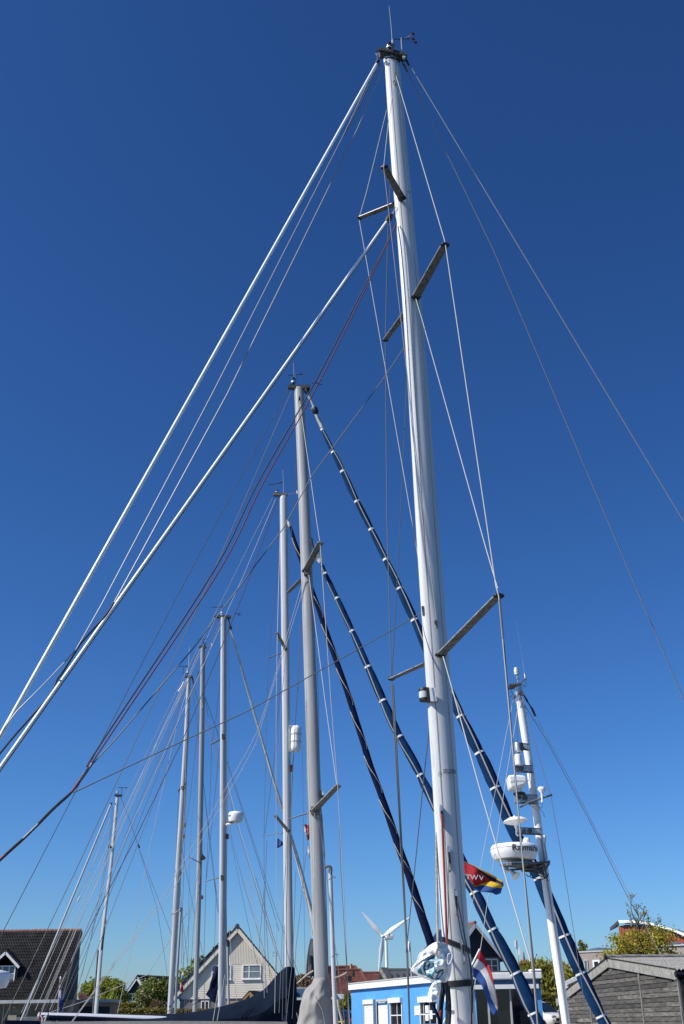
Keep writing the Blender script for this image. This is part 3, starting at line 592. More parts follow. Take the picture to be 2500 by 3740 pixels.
sc_ = t.part('sail_cover', Geo().grid(rows), 'grey_canvas', smooth=70)
ss = sc_.modifiers.new('Subdivision', 'SUBSURF'); ss.levels = 2; ss.render_levels = 2
t.part('cover_seam', Geo().tube(px_path([(1140, 3618, 21.55), (1160, 3655, 21.5), (1178, 3690, 21.5), (1188, 3745, 21.5)], 0), mw(2, c) / 2, 5), 'zip_grey', sc_)

# ================================================================== 3. navy-covered boom
D3 = 26.0
t = Y3 = Thing('sailing_yacht', 'yacht with pale grey mast, white capsule reflector and long navy boom cover', 'sailing yacht', (-1.2, 26.2, 0), 'yachts moored in the harbour')
mast(t, [(1036, 1812, 25.5), (1037, 1900, 28), (1045, 2550, 29), (1052, 3200, 32), (1058, 3560, 33)], D3, (1, -.1), 'mast_alu_pale', 1.3, chord=.7, grooves=(1.95,), n=18)
hull(t, (2.9, 25.4), (-7.2, 27.2), 2.7, 1.1, 'hull_white')
simple_head(t, 1036, 1803, D3, 37, 14, 11, 'alu_worn'); lamp_can(t, 1012, 1800, D3, 5.5, 10); whip(t, 1037, 1804, 1034, 1716, D3)
wind_vane(t, (1007, 1800), D3, (0, -36), (-24, -29, 24, -37), 8)
t.part('sensor_arm', Geo().tube(px_path([(1050, 1806), (1070, 1803), (1086, 1798)], D3), mw(2.2, P(1050, 1806, D3)) / 2, 5), 'wire_pale'); t.part('sensor_tip', Geo().tube(px_path([(1086, 1792), (1087, 1803)], D3), mw(5, P(1050, 1806, D3)) / 2, 6), 'plastic_white')
PC = [(1062, 1922, 25.90), (1083, 1995, 25.85), (1120, 2100, 25.80), (1156, 2200, 25.75), (1182, 2275, 25.70), (1207, 2350, 25.65), (1232, 2420, 25.60), (1270, 2531, 25.55), (1304, 2636, 25.50), (1332, 2728, 25.45), (1353, 2794, 25.40), (1402, 2930, 25.35), (1450, 3070, 25.30), (1495, 3200, 25.25), (1539, 3334, 25.20), (1572, 3440, 25.15), (1604, 3540, 25.10)]
fc = furled(t, 'furled_genoa', PC, D3,
       [8, 15, 17, 18, 19, 20, 20, 21, 22, 22, 23, 24, 26, 28, 30, 31, 31], 'navy_canvas', ties=(), zipm=None, seed=4)
for k in range(9):
    y = 1960 + k * 160; ys = [y, y + 40, y + 75, y + 110, y + 135]
    def xc(yy):
        pts = [q_[:2] for q_ in PC]
        for (xa, ya), (xb, yb) in zip(pts, pts[1:]):
            if ya <= yy <= yb: return lerp(xa, xb, (yy - ya) / (yb - ya))
        return 1600
    hw = 8 + k * .8
    rope(t, 'lashing', 'rope_tan', 2.6, [(xc(ys[0]) - hw, ys[0], 25.3), (xc(ys[1]) - hw * .6, ys[1], 25.15), (xc(ys[2]) + hw * .3, ys[2], 25.1), (xc(ys[3]) + hw * .9, ys[3], 25.2), (xc(ys[4]) + hw * .6, ys[4], 25.3)], D3, parent=fc)
t.part('head_swivel', Geo().tube(px_path([(1050, 1900), (1056, 1912), (1060, 1925)], 25.9), [.02, .05, .04], 8), 'alu_edge', fc)
spreader(t, (1044, 2370), (1013, 2312), D3 - .08, 24.6, 13, 'alu_mid', cap='alu_mid', capw=1.0); spreader(t, (1030, 2384), (979, 2404), D3 + .05, 27.0, 8, 'alu_mid', cap=None)
spreader(t, (1053, 3034), (1008, 2980), D3 - .08, 24.4, 14, 'alu_mid', cap='alu_mid', capw=1.0); spreader(t, (1036, 3042), (963, 3052), D3 + .05, 27.0, 8, 'alu_mid', cap='alu_mid', capw=1.0)
c = P(1082, 2698, D3 - .1); q = mw(1, c)
rr = t.part('radar_reflector', Geo().lathe(c, (0, 0, 1), [(2 * q, -50 * q)] + [(18.5 * q * math.sin(a_), (-31 - 19 * math.cos(a_)) * q) for a_ in (.4, .8, 1.2, 1.57)] + [(18.5 * q, -10 * q), (18.5 * q, 10 * q)] + [(18.5 * q * math.cos(a_), (31 + 19 * math.sin(a_)) * q) for a_ in (0, .4, .8, 1.2, 1.5)], 22), 'plastic_white')
for dz in (-14, -10, 14, 18): t.part('hoop', Geo().lathe(c + V((0, 0, dz * q)), (0, 0, 1), [(18.9 * q, -.9 * q), (19.6 * q, 0), (18.9 * q, .9 * q)], 22), 'zip_grey', rr)
for dy in (-46, 46): t.part('reflector_bracket', Geo().tube(px_path([(1058, 2698 + dy), (1080, 2698 + dy)], D3 - .05), mw(6, c) / 2, 6), 'alu_edge', rr)
c = P(1066, 2806, D3 - .12); q = mw(1, c); t.part('deck_light', Geo().box(c, (5 * q, 0, 0), (0, .07, 0), (0, 0, 11 * q)), 'black', smooth=0)
WIRES3 = [
 ('backstay', 'wire_pale', 2.6, [(996, 1819), (857, 2100, 26.3), (690, 2435, 26.6), (561, 2700, 26.8), (330, 3180, 27), (78, 3700, 27.1)]),
 ('backstay', 'wire_pale', 2.6, [(1008, 1822), (891, 2100, 26.2), (781, 2345, 26.4), (623, 2700, 26.6), (500, 2972, 26.7), (340, 3330, 26.8), (182, 3690, 26.9)]),
 ('topping_lift', 'rope_purple', 3.4, [(1013, 1820), (988, 1900), (900, 2141, 25.8), (748, 2514, 25.8), (669, 2700, 25.8), (500, 3052, 25.8), (322, 3400, 25.8), (158, 3705, 25.8)]),
 ('upper_shroud', 'wire_pale', 2.6, [(1026, 1880, 25.6), (1019, 2130, 25), (1014, 2310, 24.6), (1010, 2560, 24.4), (1009, 2900, 24.35), (1010, 2980, 24.35), (1011, 3300, 24.3), (1004, 3700, 24.3)]),
 ('upper_shroud', 'wire_dull', 2.2, [(1022, 2010, 26.5), (1000, 2210, 26.8), (981, 2402, 27.1), (974, 2600, 27.1), (965, 3048, 27.1), (966, 3300, 27), (972, 3700, 27)]),
 ('diagonal_shroud', 'wire_dull', 2.2, [(1046, 2380, 25.8), (1028, 2560, 25.1), (1012, 2940, 24.5)]),
 ('diagonal_shroud', 'wire_dull', 2.4, [(1026, 2470, 26.4), (1005, 2750, 26.7), (968, 3045, 27)]),
 ('lower_shroud', 'wire_dull', 2.4, [(1050, 3052, 25.8), (1038, 3260, 25.4), (1020, 3700, 25)]),
 ('lower_shroud', 'wire_dull', 2.4, [(975, 3070, 27), (968, 3300, 27), (985, 3560, 26.8), (1004, 3716, 26.7)]),
 ('lazy_jack', 'wire_pale', 2.0, [(905, 3215, 25.8), (960, 3450, 25.8), (969, 3720, 25.7)]),
 ('lazy_jack', 'wire_dull', 2.0, [(934, 3200, 25.8), (1016, 3480, 25.8), (1035, 3545, 25.8)]),
 ('lazy_jack', 'wire_pale', 2.2, [(900, 3210, 25.8), (972, 3560, 25.8), (983, 3720, 25.7)]),
 ('lazy_jack', 'wire_dull', 2.2, [(1040, 3380, 25.6), (1035, 3545, 25.6), (1032, 3725, 25.5)]),
 ('lazy_jack', 'wire_dull', 2.2, [(966, 3240, 25.8), (950, 3420, 25.8), (948, 3470, 25.8)]),
 ('shroud', 'wire_dull', 2.6, [(1081, 3180, 25.3), (1070, 3500, 25), (1045, 3735, 24.8)]),
 ('halyard', 'rope_dark', 3.0, [(1063, 3050, 25.8), (1067, 3300, 25.8), (1072, 3530, 25.8)]),
 ('main_sheet', 'wire_pale', 2.6, [(806, 3560, 25.4), (790, 3660, 25.4), (779, 3728, 25.3)]),
 ('main_sheet', 'wire_pale', 2.6, [(822, 3560, 25.4), (808, 3650, 25.4), (794, 3728, 25.3)]),
]
for nm, mm, ww, pts in WIRES3: wire(t, nm, mm, ww, pts, D3)
# boom with the mainsail stowed on it under a navy cover
secs = [(380, 3727, 11), (420, 3726, 15), (500, 3726, 17), (600, 3729, 22), (720, 3731, 31), (828, 3722, 47), (908, 3716, 64), (950, 3706, 76), (978, 3690, 82), (1000, 3670, 90), (1020, 3655, 98), (1040, 3645, 104), (1058, 3642, 106)]
rows = []
for i, (x, y, h) in enumerate(secs):
    c = P(x, y, 25.85); ring = []
    for j in range(25):
        an_ = 2 * math.pi * j / 24; ru = mw(h, c); up_ = math.sin(an_); pinch = .24 if h > 20 else .1
        depth = .10 + (.13 if up_ < .2 else .13 * (1 - up_)) ; fold = 1 + .22 * mnoise.noise(V((i * 1.1, j * .35, 5))) * min(1, h / 30)
        ring.append(c + V((.03 * mnoise.noise(V((i, j * .5, 2))), -math.cos(an_) * depth * fold, up_ * ru)))
    rows.append(ring)
bc = t.part('boom_cover', Geo().grid(rows), 'boom_canvas', smooth=80); bc.modifiers.new('Subdivision', 'SUBSURF').levels = 2; bc.modifiers[0].render_levels = 2
rows = []
for i, (y, xl, xr) in enumerate(((3533, 1040, 1076), (3546, 1036, 1078), (3575, 1033, 1083), (3620, 1030, 1086), (3680, 1028, 1084), (3760, 1022, 1080))):
    c = P((xl + xr) / 2, y, 25.85); rx = mw((xr - xl) / 2, c)
    rows.append([c + V((math.cos(2 * math.pi * j / 20) * rx, -math.sin(2 * math.pi * j / 20) * .2 * (1 + .2 * mnoise.noise(V((i, j * .6, 1)))), 0)) for j in range(21)])
mc = t.part('mast_collar', Geo().grid(rows), 'boom_canvas', smooth=80); mc.modifiers.new('Subdivision', 'SUBSURF').levels = 2
bl = px_path([(146, 3712, 25.7), (300, 3715, 25.7), (560, 3724, 25.75)], 0); t.part('boom', Geo().tube([bl[0], bl[1], bl[2], P(1056, 3745, 25.9)], mw(26, bl[0]) / 2, 18), 'boom_alu')
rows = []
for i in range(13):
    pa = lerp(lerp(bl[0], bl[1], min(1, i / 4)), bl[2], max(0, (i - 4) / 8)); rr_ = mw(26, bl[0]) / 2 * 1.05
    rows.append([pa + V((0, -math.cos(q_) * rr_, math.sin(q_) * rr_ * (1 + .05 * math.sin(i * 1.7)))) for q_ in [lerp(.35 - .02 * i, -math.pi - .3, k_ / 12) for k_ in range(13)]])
t.part('boom_shade', Geo().grid(rows), 'boom_canvas', bc, smooth=70)  # navy half-shell added as the shaded underside of the pale boom
t.part('boom_end', Geo().tube(px_path([(140, 3710), (146, 3711), (153, 3712)], 25.7), mw(24, bl[0]) / 2, 10), 'plastic_white'); t.part('cover_strap', Geo().tube(px_path([(177, 3699), (178, 3726)], 25.52), mw(3.5, bl[0]) / 2, 6), 'black')
for pts, mm in (([(150, 3695), (146, 3715), (152, 3736)], 'rope_red'), ([(142, 3700), (156, 3722), (148, 3738)], 'rope_white'), ([(160, 3716), (170, 3712), (164, 3730)], 'rope_white')): rope(t, 'reef_line', mm, 5, pts, 25.5)
rows = [[P(x, 3733 - 4 * math.sin((x - 60) / 1100 * 3.1), 24.7 + dy) + V((0, 0, -dz)) for dy, dz in ((0, .35), (0, .0), (.25, .0), (.5, .1))] for x in range(150, 1100, 60)]
t.part('spray_hood', Geo().grid(rows), 'grey_canvas', smooth=50)

# ================================================================== 4-7. the far row of yachts
D4 = 32.0
t = Y4 = Thing('sailing_yacht', 'yacht with pale mast, white radar dome halfway up and striped furled sail', 'sailing yacht', (-3.2, 32.1, 0), 'yachts moored in the harbour')
mast(t, [(818, 2256, 23.5), (817, 2700, 25.5), (815, 3250, 28.5), (810, 3690, 30)], D4, (.8, .6), 'mast_alu_pale', 1.3, chord=.7, grooves=(1.5,), n=18)
hull(t, (-.6, 34.6), (-6.4, 30.2), 2.2, 1.1, 'hull_white')
simple_head(t, 818, 2249, D4, 33, 26, 10, 'crane_dark'); wind_vane(t, (796, 2245), D4, (0, -30), (-22, -27, 18, -28), 7); anemometer(t, 876, 2240, D4, 9)
c = P(810, 2243, D4); t.part('gps_dome', Geo().lathe(c, (0, 0, 1), [(.02, -.06), (.02, .0), (mw(5, c), .02), (mw(5, c), .06), (.01, .1)], 12), 'plastic_white')
t.part('backstay_shackle', Geo().tube(px_path([(784, 2268), (786, 2260)], D4), mw(5, c) / 2, 6), 'plastic_white')
fd = furled(t, 'furled_genoa', [(843, 2296, 32), (870, 2390, 32.2), (900, 2500, 32.5), (945, 2660, 32.8), (1000, 2850, 33.2), (1050, 3010, 33.6), (1090, 3150, 34), (1125, 3280, 34.2), (1142, 3350, 34.3), (1150, 3420, 34.4)], D4, [6, 7, 8, 9, 10, 11, 14, 17, 19, 17], 'sail_grey', ties=(), zipm='zip_grey', seed=8, zip_side=.9)
t.part('head_swivel', Geo().tube(px_path([(835, 2258), (838, 2275), (842, 2292), (845, 2300)], D4), [.03, .02, .05, .03], 8), 'black', fd)
rows = [[P(x + dx, y, 33 + .1 * mnoise.noise(V((i, k, 4)))) for k, dx in enumerate((-.0, .35, .7, 1.0))] for i, (x, y, wd) in enumerate(((0, 0, 0),))]
g_ = Geo(); rows = []
for i, (y, xl, xr) in enumerate(((3432, 1142, 1150), (3460, 1136, 1150), (3490, 1131, 1150), (3520, 1128, 1150), (3545, 1126, 1150), (3562, 1126, 1146))):
    rows.append([P(lerp(xl, xr, k / 6), y + (4 if k % 2 else -3), 33.2 - .35 * math.sin(math.pi * k / 6) + .16 * mnoise.noise(V((i * 1.3, k * 1.7, 4)))) for k in range(7)])
g_.grid(rows); bs = t.part('bunched_sail', g_, 'cover_dark', smooth=60); md = bs.modifiers.new('Solidify', 'SOLIDIFY'); md.thickness = .06
for (x, y) in ((816, 2682), (812, 3197)):
    c = P(x, y, D4 - .9); t.part('spreader', Geo().tube([c, P(x + 2, y + 18, D4)], [mw(11, c) / 2, mw(14, c) / 2], 12, A=V((1, 0, 0)), k=.35), 'alu_worn')
spreader(t, (803, 2702), (773, 2718), D4, 33.2, 9, 'alu_mid', cap=None); spreader(t, (800, 3206), (751, 3219), D4, 33.4, 8, 'alu_mid', cap=None)
def radome(t, cx, cy, D, R, H, name='radar_dome', tilt=(0, 0, 1)):
    c = P(cx, cy, D); q = mw(1, c); pr = [(R * .55, -H * .52), (R * .86, -H * .47), (R * .95, -H * .2), (R, H * .12), (R * .98, H * .30), (R * .90, H * .46), (R * .6, H * .54), (R * .05, H * .56)]
    return t.part(name, Geo().lathe(c, tilt, [(r * q, h * q) for r, h in pr], 32), 'plastic_white', smooth=50), c, q
rd, c, q = radome(t, 862, 2984, D4 - .3, 28, 34)
t.part('dome_arm', Geo().tube(px_path([(826, 3012, D4), (845, 3008, D4 - .15), (866, 3002, D4 - .3)], 0), [mw(9, c) / 2, mw(8, c) / 2, mw(5, c) / 2], 8), 'plastic_white', rd); t.part('dome_arm', Geo().tube(px_path([(824, 2998, D4), (838, 3002, D4 - .15), (850, 3003, D4 - .3)], 0), mw(5, c) / 2, 7), 'alu_worn', rd)
t.part('lettering', text_geo('GARMIN', cyl_text(835.2, 846, 2985, 9, 862, 28.0, D4 - .3)), 'black', rd, smooth=0)
c = P(831, 3055, D4 - .05); t.part('deck_light', Geo().box(c, (mw(5, c), 0, 0), (0, .08, 0), (0, 0, mw(8, c))), 'black', smooth=0)
WIRES4 = [
 ('backstay', 'wire_pale', 2.2, [(787, 2262), (690, 2480, 32.3), (590, 2700, 32.6), (430, 3060, 33), (250, 3460, 33.2), (152, 3690, 33.4)]),
 ('backstay', 'wire_dull', 2.2, [(800, 2262), (700, 2520, 32.3), (620, 2720, 32.6), (470, 3100, 33), (330, 3440, 33.2), (225, 3700, 33.4)]),
 ('topping_lift', 'wire_dull', 2.2, [(804, 2270), (690, 2580, 31.8), (560, 2940, 31.8), (420, 3300, 31.8), (290, 3640, 31.8)]),
 ('upper_shroud', 'wire_dull', 2.0, [(834, 2290, 32.5), (838, 2500, 33), (836, 2700, 33.4), (832, 2900, 33.4), (828, 3250, 33.4), (826, 3690, 33.3)]),
 ('upper_shroud', 'wire_dull', 2.2, [(812, 2420, 32.4), (790, 2620, 33), (774, 2718, 33.2), (766, 2960, 33.3), (753, 3218, 33.4), (746, 3480, 33.4), (748, 3700, 33.4)]),
 ('diagonal_shroud', 'wire_dull', 2.0, [(802, 2730, 32.3), (780, 2960, 32.8), (754, 3215, 33.3)]),
 ('lower_shroud', 'wire_dull', 2.2, [(832, 3010, 31.8), (870, 3200, 31.4), (930, 3480, 31), (985, 3690, 30.8)]),
 ('runner', 'wire_pale', 2.4, [(832, 2860, 31.8), (880, 3040, 31.5), (960, 3300, 31.2), (1040, 3560, 31), (1090, 3720, 30.9)]),
 ('runner', 'wire_dull', 2.2, [(832, 2785, 31.8), (900, 2990, 31.6), (1010, 3330, 31.3), (1110, 3610, 31)]),
 ('runner', 'wire_dull', 2.0, [(832, 2952, 31.8), (850, 3080, 31.6), (900, 3260, 31.4), (1000, 3590, 31)]),
 ('flag_halyard', 'wire_dull', 1.8, [(784, 3216, 33), (790, 3260, 33), (784, 3480, 33), (780, 3690, 33)]),
 ('halyard', 'wire_pale', 2.0, [(818, 2270, 31.85), (816, 2670, 31.8)]), ('halyard', 'wire_pale', 2.0, [(815, 2705, 31.85), (812, 3190, 31.8)]),
 ('halyard', 'rope_dark', 3.4, [(827, 3318, 31.9), (829, 3420, 31.9), (828, 3600, 31.9)]),
 ('boom_topping', 'wire_pale', 2.0, [(838, 3380, 31.5), (846, 3500, 31.4), (870, 3690, 31.3)]),
]
for nm, mm, ww, pts in WIRES4: wire(t, nm, mm, ww, pts, D4)
# short boom tent, navy, hanging left of the mast
g_ = Geo(); rows = []
for i, (y, xl, xr) in enumerate(((3532, 795, 799), (3560, 783, 799), (3590, 770, 799), (3612, 764, 799), (3632, 752, 799), (3650, 770, 797), (3658, 790, 797))):
    rows.append([P(lerp(xl, xr, k / 5), y + (3 if k % 2 else 0), D4 + .1 + .12 * mnoise.noise(V((i * .7, k * .9, 6)))) for k in range(6)])
g_.grid(rows); bt = t.part('sail_tent', g_, 'navy_canvas', smooth=60); bt.modifiers.new('Solidify', 'SOLIDIFY').thickness = .05
t.part('stowed_pole', Geo().tube(px_path([(832, 3455, D4 - .1), (834, 3560, D4 - .1), (837, 3720, D4 - .1)], 0), mw(9, P(832, 3455, D4)) / 2, 10), 'mast_alu', t.mast)
t.part('pole_end', Geo().tube(px_path([(831, 3432), (834, 3448), (833, 3458)], D4 - .1), mw(11, P(832, 3455, D4)) / 2, 8), 'black', t.mast)

D5 = 36.0
t = Y5 = Thing('sailing_yacht', 'yacht with slim dark-sided mast and black masthead lamp, between paler masts', 'sailing yacht', (-4.2, 36.1, 0), 'yachts moored in the harbour')
mast(t, [(742, 2366, 17.5), (738, 2700, 19), (727, 3250, 20), (713, 3690, 18.5)], D5, (.9, .4), 'mast_alu', 1.3, chord=.7, n=16)
hull(t, (-.6, 37.6), (-7.4, 34.6), 2.2, 1.0, 'hull_navy')
simple_head(t, 741, 2360, D5, 13, 12, 9, 'crane_dark'); c = P(747, 2358, D5); t.part('masthead_light', Geo().lathe(c, (0, 0, 1), [(mw(4, c), 0), (mw(4.5, c), mw(4, c)), (mw(4.5, c), mw(12, c)), (mw(2, c), mw(14, c))], 12), 'black_gloss')
wind_vane(t, (741, 2348), D5, (0, -14), (-18, -14, 16, -14), 6); t.part('sensor_arm', Geo().tube(px_path([(752, 2366), (764, 2358), (778, 2354)], D5), mw(2.2, c) / 2, 5), 'wire_pale'); t.part('sensor_tip', Geo().tube(px_path([(774, 2350), (776, 2360)], D5), mw(5, c) / 2, 6), 'plastic_white')
spreader(t, (736, 3154), (692, 3131), D5 - .1, 35.0, 6, 'alu_mid', cap=None); spreader(t, (718, 3160), (655, 3163), D5, 37.2, 4, 'alu_mid', cap=None)
c = P(745, 3133, D5 - .1); t.part('deck_light', Geo().prism(px_path([(740, 3118), (752, 3132), (748, 3138), (734, 3142)], D5 - .1), (0, .08, 0)), 'black', smooth=0)
oval_on(738, 2573, 7, 26, D5 - .12, 'alu_edge', 'tang', t.mast); c = P(739, 3277, D5 - .1); t.part('camera_lamp', Geo().box(c, (mw(4, c), 0, 0), (0, .06, 0), (0, 0, mw(6, c))), 'wire_dull', smooth=0)
WIRES5 = [
 ('backstay', 'wire_pale', 2.0, [(731, 2372), (650, 2560), (540, 2780), (420, 3050), (300, 3330), (160, 3660)]),
 ('backstay', 'wire_dull', 2.0, [(728, 2380), (600, 2720), (480, 3000), (360, 3290), (186, 3700)]),
 ('forestay', 'wire_pale', 3.0, [(750, 2550, 36), (765, 2640, 36.2), (790, 2740, 36.5), (850, 2960, 37), (900, 3130, 37.4), (960, 3320, 37.7), (1010, 3480, 38)]),
 ('inner_stay', 'wire_dull', 2.2, [(750, 2545, 36), (800, 2690, 36.3), (860, 2880, 36.6), (940, 3130, 37), (1020, 3400, 37.4)]),
 ('upper_shroud', 'wire_dull', 1.9, [(735, 2480, 36.4), (716, 2800, 36.8), (692, 3128, 35), (690, 3400, 35), (682, 3700, 35)]),
 ('upper_shroud', 'wire_dull', 1.9, [(731, 2600, 36.4), (690, 2950, 37), (656, 3163, 37.2), (668, 3400, 37.2), (676, 3700, 37.2)]),
 ('diagonal_shroud', 'wire_dull', 1.9, [(744, 2860, 36.2), (758, 3000, 36.3), (775, 3150, 36.5), (796, 3330, 36.6)]),
 ('diagonal_shroud', 'wire_dull', 1.9, [(748, 3080, 36.2), (700, 3300, 35.6), (664, 3560, 35.2)]),
 ('lower_shroud', 'wire_dull', 1.9, [(736, 3170, 35.9), (706, 3400, 35.4), (690, 3700, 35.2)]), ('lower_shroud', 'wire_dull', 1.9, [(640, 3170, 37.2), (676, 3420, 37.1), (690, 3560, 37)]),
 ('halyard', 'wire_pale', 1.9, [(730, 3160, 35.8), (722, 3420, 35.8), (712, 3690, 35.8)]),
]
for nm, mm, ww, pts in WIRES5: wire(t, nm, mm, ww, pts, D5)
for y in (3648, 3662): rope(t, 'lashing', 'rope_dark', 2.4, [(703, y + 8, 35.6), (716, y + 2, 35.5), (728, y - 4, 35.6)], D5)

D6 = 39.0
t = Y6 = Thing('sailing_yacht', 'yacht with leaning pale mast carrying a tall white aerial above its cluttered masthead', 'sailing yacht', (-5.8, 39.1, 0), 'yachts moored in the harbour')
mast(t, [(691, 2472, 13), (681, 2700, 19), (648, 3250, 24), (622, 3700, 21)], D6, (.9, .4), 'mast_alu_pale', 1.3, chord=.7, grooves=(1.3,), n=16)
hull(t, (-2.2, 40.8), (-9, 37.8), 2.2, 1.0, 'hull_white')
simple_head(t, 692, 2468, D6, 14, 13, 9, 'crane_dark'); whip(t, 689, 2446, 693, 2364, D6, 3.0); lamp_can(t, 686, 2462, D6, 4, 20, 'lens_clear'); wind_vane(t, (670, 2460), D6, (0, -22), (-18, -27, 15, -26), 6); anemometer(t, 726, 2456, D6, 8, -1)
t.part('furled_pennant', Geo().tube(px_path([(672, 2490, 38.8), (664, 2508, 38.8), (652, 2526, 38.8)], 0), mw(5, P(660, 2500, D6)) / 2, 8), 'plastic_white')
t.part('radar_bracket', Geo().tube(px_path([(703, 2475), (706, 2490), (708, 2500)], D6), mw(5, P(660, 2500, D6)) / 2, 6), 'black')
spreader(t, (669, 2876), (682, 2855), D6 - .1, 38.2, 5, 'alu_mid', cap='alu_mid', capw=1.0); spreader(t, (659, 2880), (652, 2892), D6, 40, 6, 'alu_mid', cap=None)
c = P(668, 2877, D6 - .12); t.part('spreader_root', Geo().box(c, (mw(5, c), 0, 0), (0, .05, 0), (0, 0, mw(5, c))), 'alu_worn', t.mast, smooth=0)
for (x, y) in ((675, 3013), (672, 3055), (660, 3190), (662, 3330)):
    c = P(x, y, D6 - .1); t.part('mast_fitting', Geo().box(c, (mw(3.5, c), 0, 0), (0, .06, 0), (0, 0, mw(6 if y < 3200 else 14, c))), 'alu_worn' if y < 3200 else 'black', smooth=0)
t.part('mast_step', Geo().tube(px_path([(624, 3340), (640, 3335), (660, 3321)], 38.8), mw(5, c) / 2, 6), 'alu_edge')
WIRES6 = [
 ('backstay', 'wire_pale', 2.4, [(682, 2478), (600, 2650), (560, 2740), (440, 2990), (330, 3230), (292, 3320), (130, 3690)]),
 ('backstay', 'wire_pale', 2.2, [(686, 2480), (640, 2580), (580, 2700), (470, 2960), (300, 3350), (152, 3700)]),
 ('backstay', 'wire_dull', 2.0, [(690, 2482), (655, 2580), (620, 2690), (530, 2900), (430, 3150), (330, 3410), (205, 3710)]),
 ('stern_shroud', 'wire_pale', 2.0, [(692, 2490), (660, 2600), (640, 2680), (600, 2860), (540, 3130), (497, 3390), (430, 3700)]),
 ('forestay', 'wire_pale', 2.4, [(707, 2500, 39), (728, 2575, 39.3), (770, 2700, 39.6), (850, 2960, 40), (930, 3230, 40.4), (1000, 3450, 40.7)]),
 ('inner_stay', 'wire_dull', 1.8, [(703, 2510, 39.2), (720, 2640, 39.4), (735, 2780, 39.5), (760, 3000, 39.7), (790, 3250, 40), (815, 3450, 40.2)]),
 ('upper_shroud', 'wire_dull', 2.0, [(682, 2858, 38.2), (676, 3060, 38.2), (668, 3300, 38.2), (664, 3520, 38.2)]), ('upper_shroud', 'wire_dull', 2.0, [(652, 2894, 40), (646, 3080, 40), (636, 3300, 39.8), (614, 3700, 39.6)]),
 ('diagonal_shroud', 'wire_dull', 1.8, [(668, 3110, 39.2), (690, 3230, 39.3), (740, 3480, 39.5)]), ('halyard', 'wire_dull', 2.0, [(672, 2900, 38.7), (655, 3250, 38.6), (620, 3690, 38.6)]),
 ('halyard', 'rope_tan', 2.6, [(684, 2640, 38.8), (676, 2900, 38.8), (662, 3180, 38.8)]), ('lower_shroud', 'wire_pale', 1.8, [(640, 3250, 38.6), (625, 3450, 38.6), (612, 3690, 38.6)]),
 ('topping_lift', 'wire_pale', 2.2, [(700, 3310, 39), (540, 3560, 39.3), (300, 3660, 39.5), (160, 3705, 39.6)]),
]
for nm, mm, ww, pts in WIRES6: wire(t, nm, mm, ww, pts, D6)
t.part('stowed_pole', Geo().tube(px_path([(661, 3330, 38.7), (652, 3480, 38.7), (640, 3720, 38.7)], 0), mw(9, P(650, 3500, D6)) / 2, 10), 'mast_alu', t.mast)
for y in (3690, 3700): rope(t, 'lashing', 'rope_dark', 2.4, [(610, y + 4, 38.6), (622, y + 1, 38.5), (636, y - 6, 38.6)], D6)
c = P(621, 3676, D6 - .15); t.part('mast_plate', Geo().box(c, (mw(2.5, c), 0, 0), (0, .03, 0), (0, 0, mw(4, c))), 'black', t.mast, smooth=0)

D7 = 43.0
t = Y7 = Thing('sailing_yacht', 'small yacht with the shortest white mast, standing farthest left before the tiled house', 'sailing yacht', (-9.2, 43.1, 0), 'yachts moored in the harbour')
mast(t, [(429, 2912, 12), (407, 3150, 13), (378, 3390, 14), (352, 3690, 16)], D7, (-.9, .3), 'mast_alu_pale', 1.2, chord=.7, grooves=(1.2,), n=14)
hull(t, (-12.6, 44.0), (-6.2, 42.4), 2.2, .9, 'hull_white', cabin=True)
simple_head(t, 431, 2902, D7, 11, 16, 8, 'black'); lamp_can(t, 430, 2898, D7, 4, 10, 'lens_clear'); wind_vane(t, (446, 2900), D7, (0, -22), (-14, -24, 17, -22), 6)
f7 = px_path([(407, 2936, 43), (213, 3405, 43.4), (78, 3727, 43.8)], 0); t.part('forestay_foil', Geo().tube(f7, mw(7.5, f7[1]) / 2, 8), 'mast_alu_pale')
t.part('furling_swivel', Geo().lathe(f7[0], (.3, 0, 1), [(.03, -.05), (mw(4, f7[0]), 0), (mw(4, f7[0]), .04)], 10), 'black')
c = P(401, 3092, D7 - .05); t.part('steaming_light', Geo().box(c, (mw(4.5, c), 0, 0), (0, .06, 0), (0, 0, mw(4.5, c))), 'alu_worn', smooth=0)
oval_on(386, 3366, 8, 16, D7 - .1, 'alu_worn', 'winch', t.mast); oval_on(422, 2936, 4, 6, D7 - .1, 'black', 'tang', t.mast)
WIRES7 = [
 ('backstay', 'wire_dull', 2.2, [(442, 2912), (470, 2985), (507, 3092)]), ('backstay', 'wire_dull', 1.8, [(508, 3100), (540, 3200), (575, 3320), (612, 3560)]), ('backstay', 'wire_dull', 1.8, [(508, 3100), (550, 3210), (600, 3340), (640, 3450)]),
 ('shroud', 'wire_dull', 1.8, [(412, 2945), (400, 3080), (366, 3260), (330, 3440), (262, 3700)]), ('shroud', 'wire_dull', 1.8, [(417, 2960), (390, 3160), (370, 3280), (300, 3560), (254, 3700)]),
 ('spare_halyard', 'wire_pale', 2.0, [(404, 2990), (293, 3280), (220, 3420), (90, 3720)]),
]
for nm, mm, ww, pts in WIRES7: wire(t, nm, mm, ww, pts, D7)
c = P(508, 3091, D7); t.part('insulator', Geo().lathe(c, (.4, 0, -1), [(mw(2, c), -.08), (mw(3, c), -.05), (mw(3, c), .05), (mw(2, c), .08)], 8), 'black')
c = P(288, 3283, D7); t.part('insulator', Geo().tube(px_path([(284, 3292), (293, 3275)], D7), mw(4, c) / 2, 8), 'plastic_white')
rope(t, 'stowed_tackle', 'rope_dark', 8, [(383, 3388, 42.8), (378, 3420, 42.7), (372, 3470, 42.7)], D7)
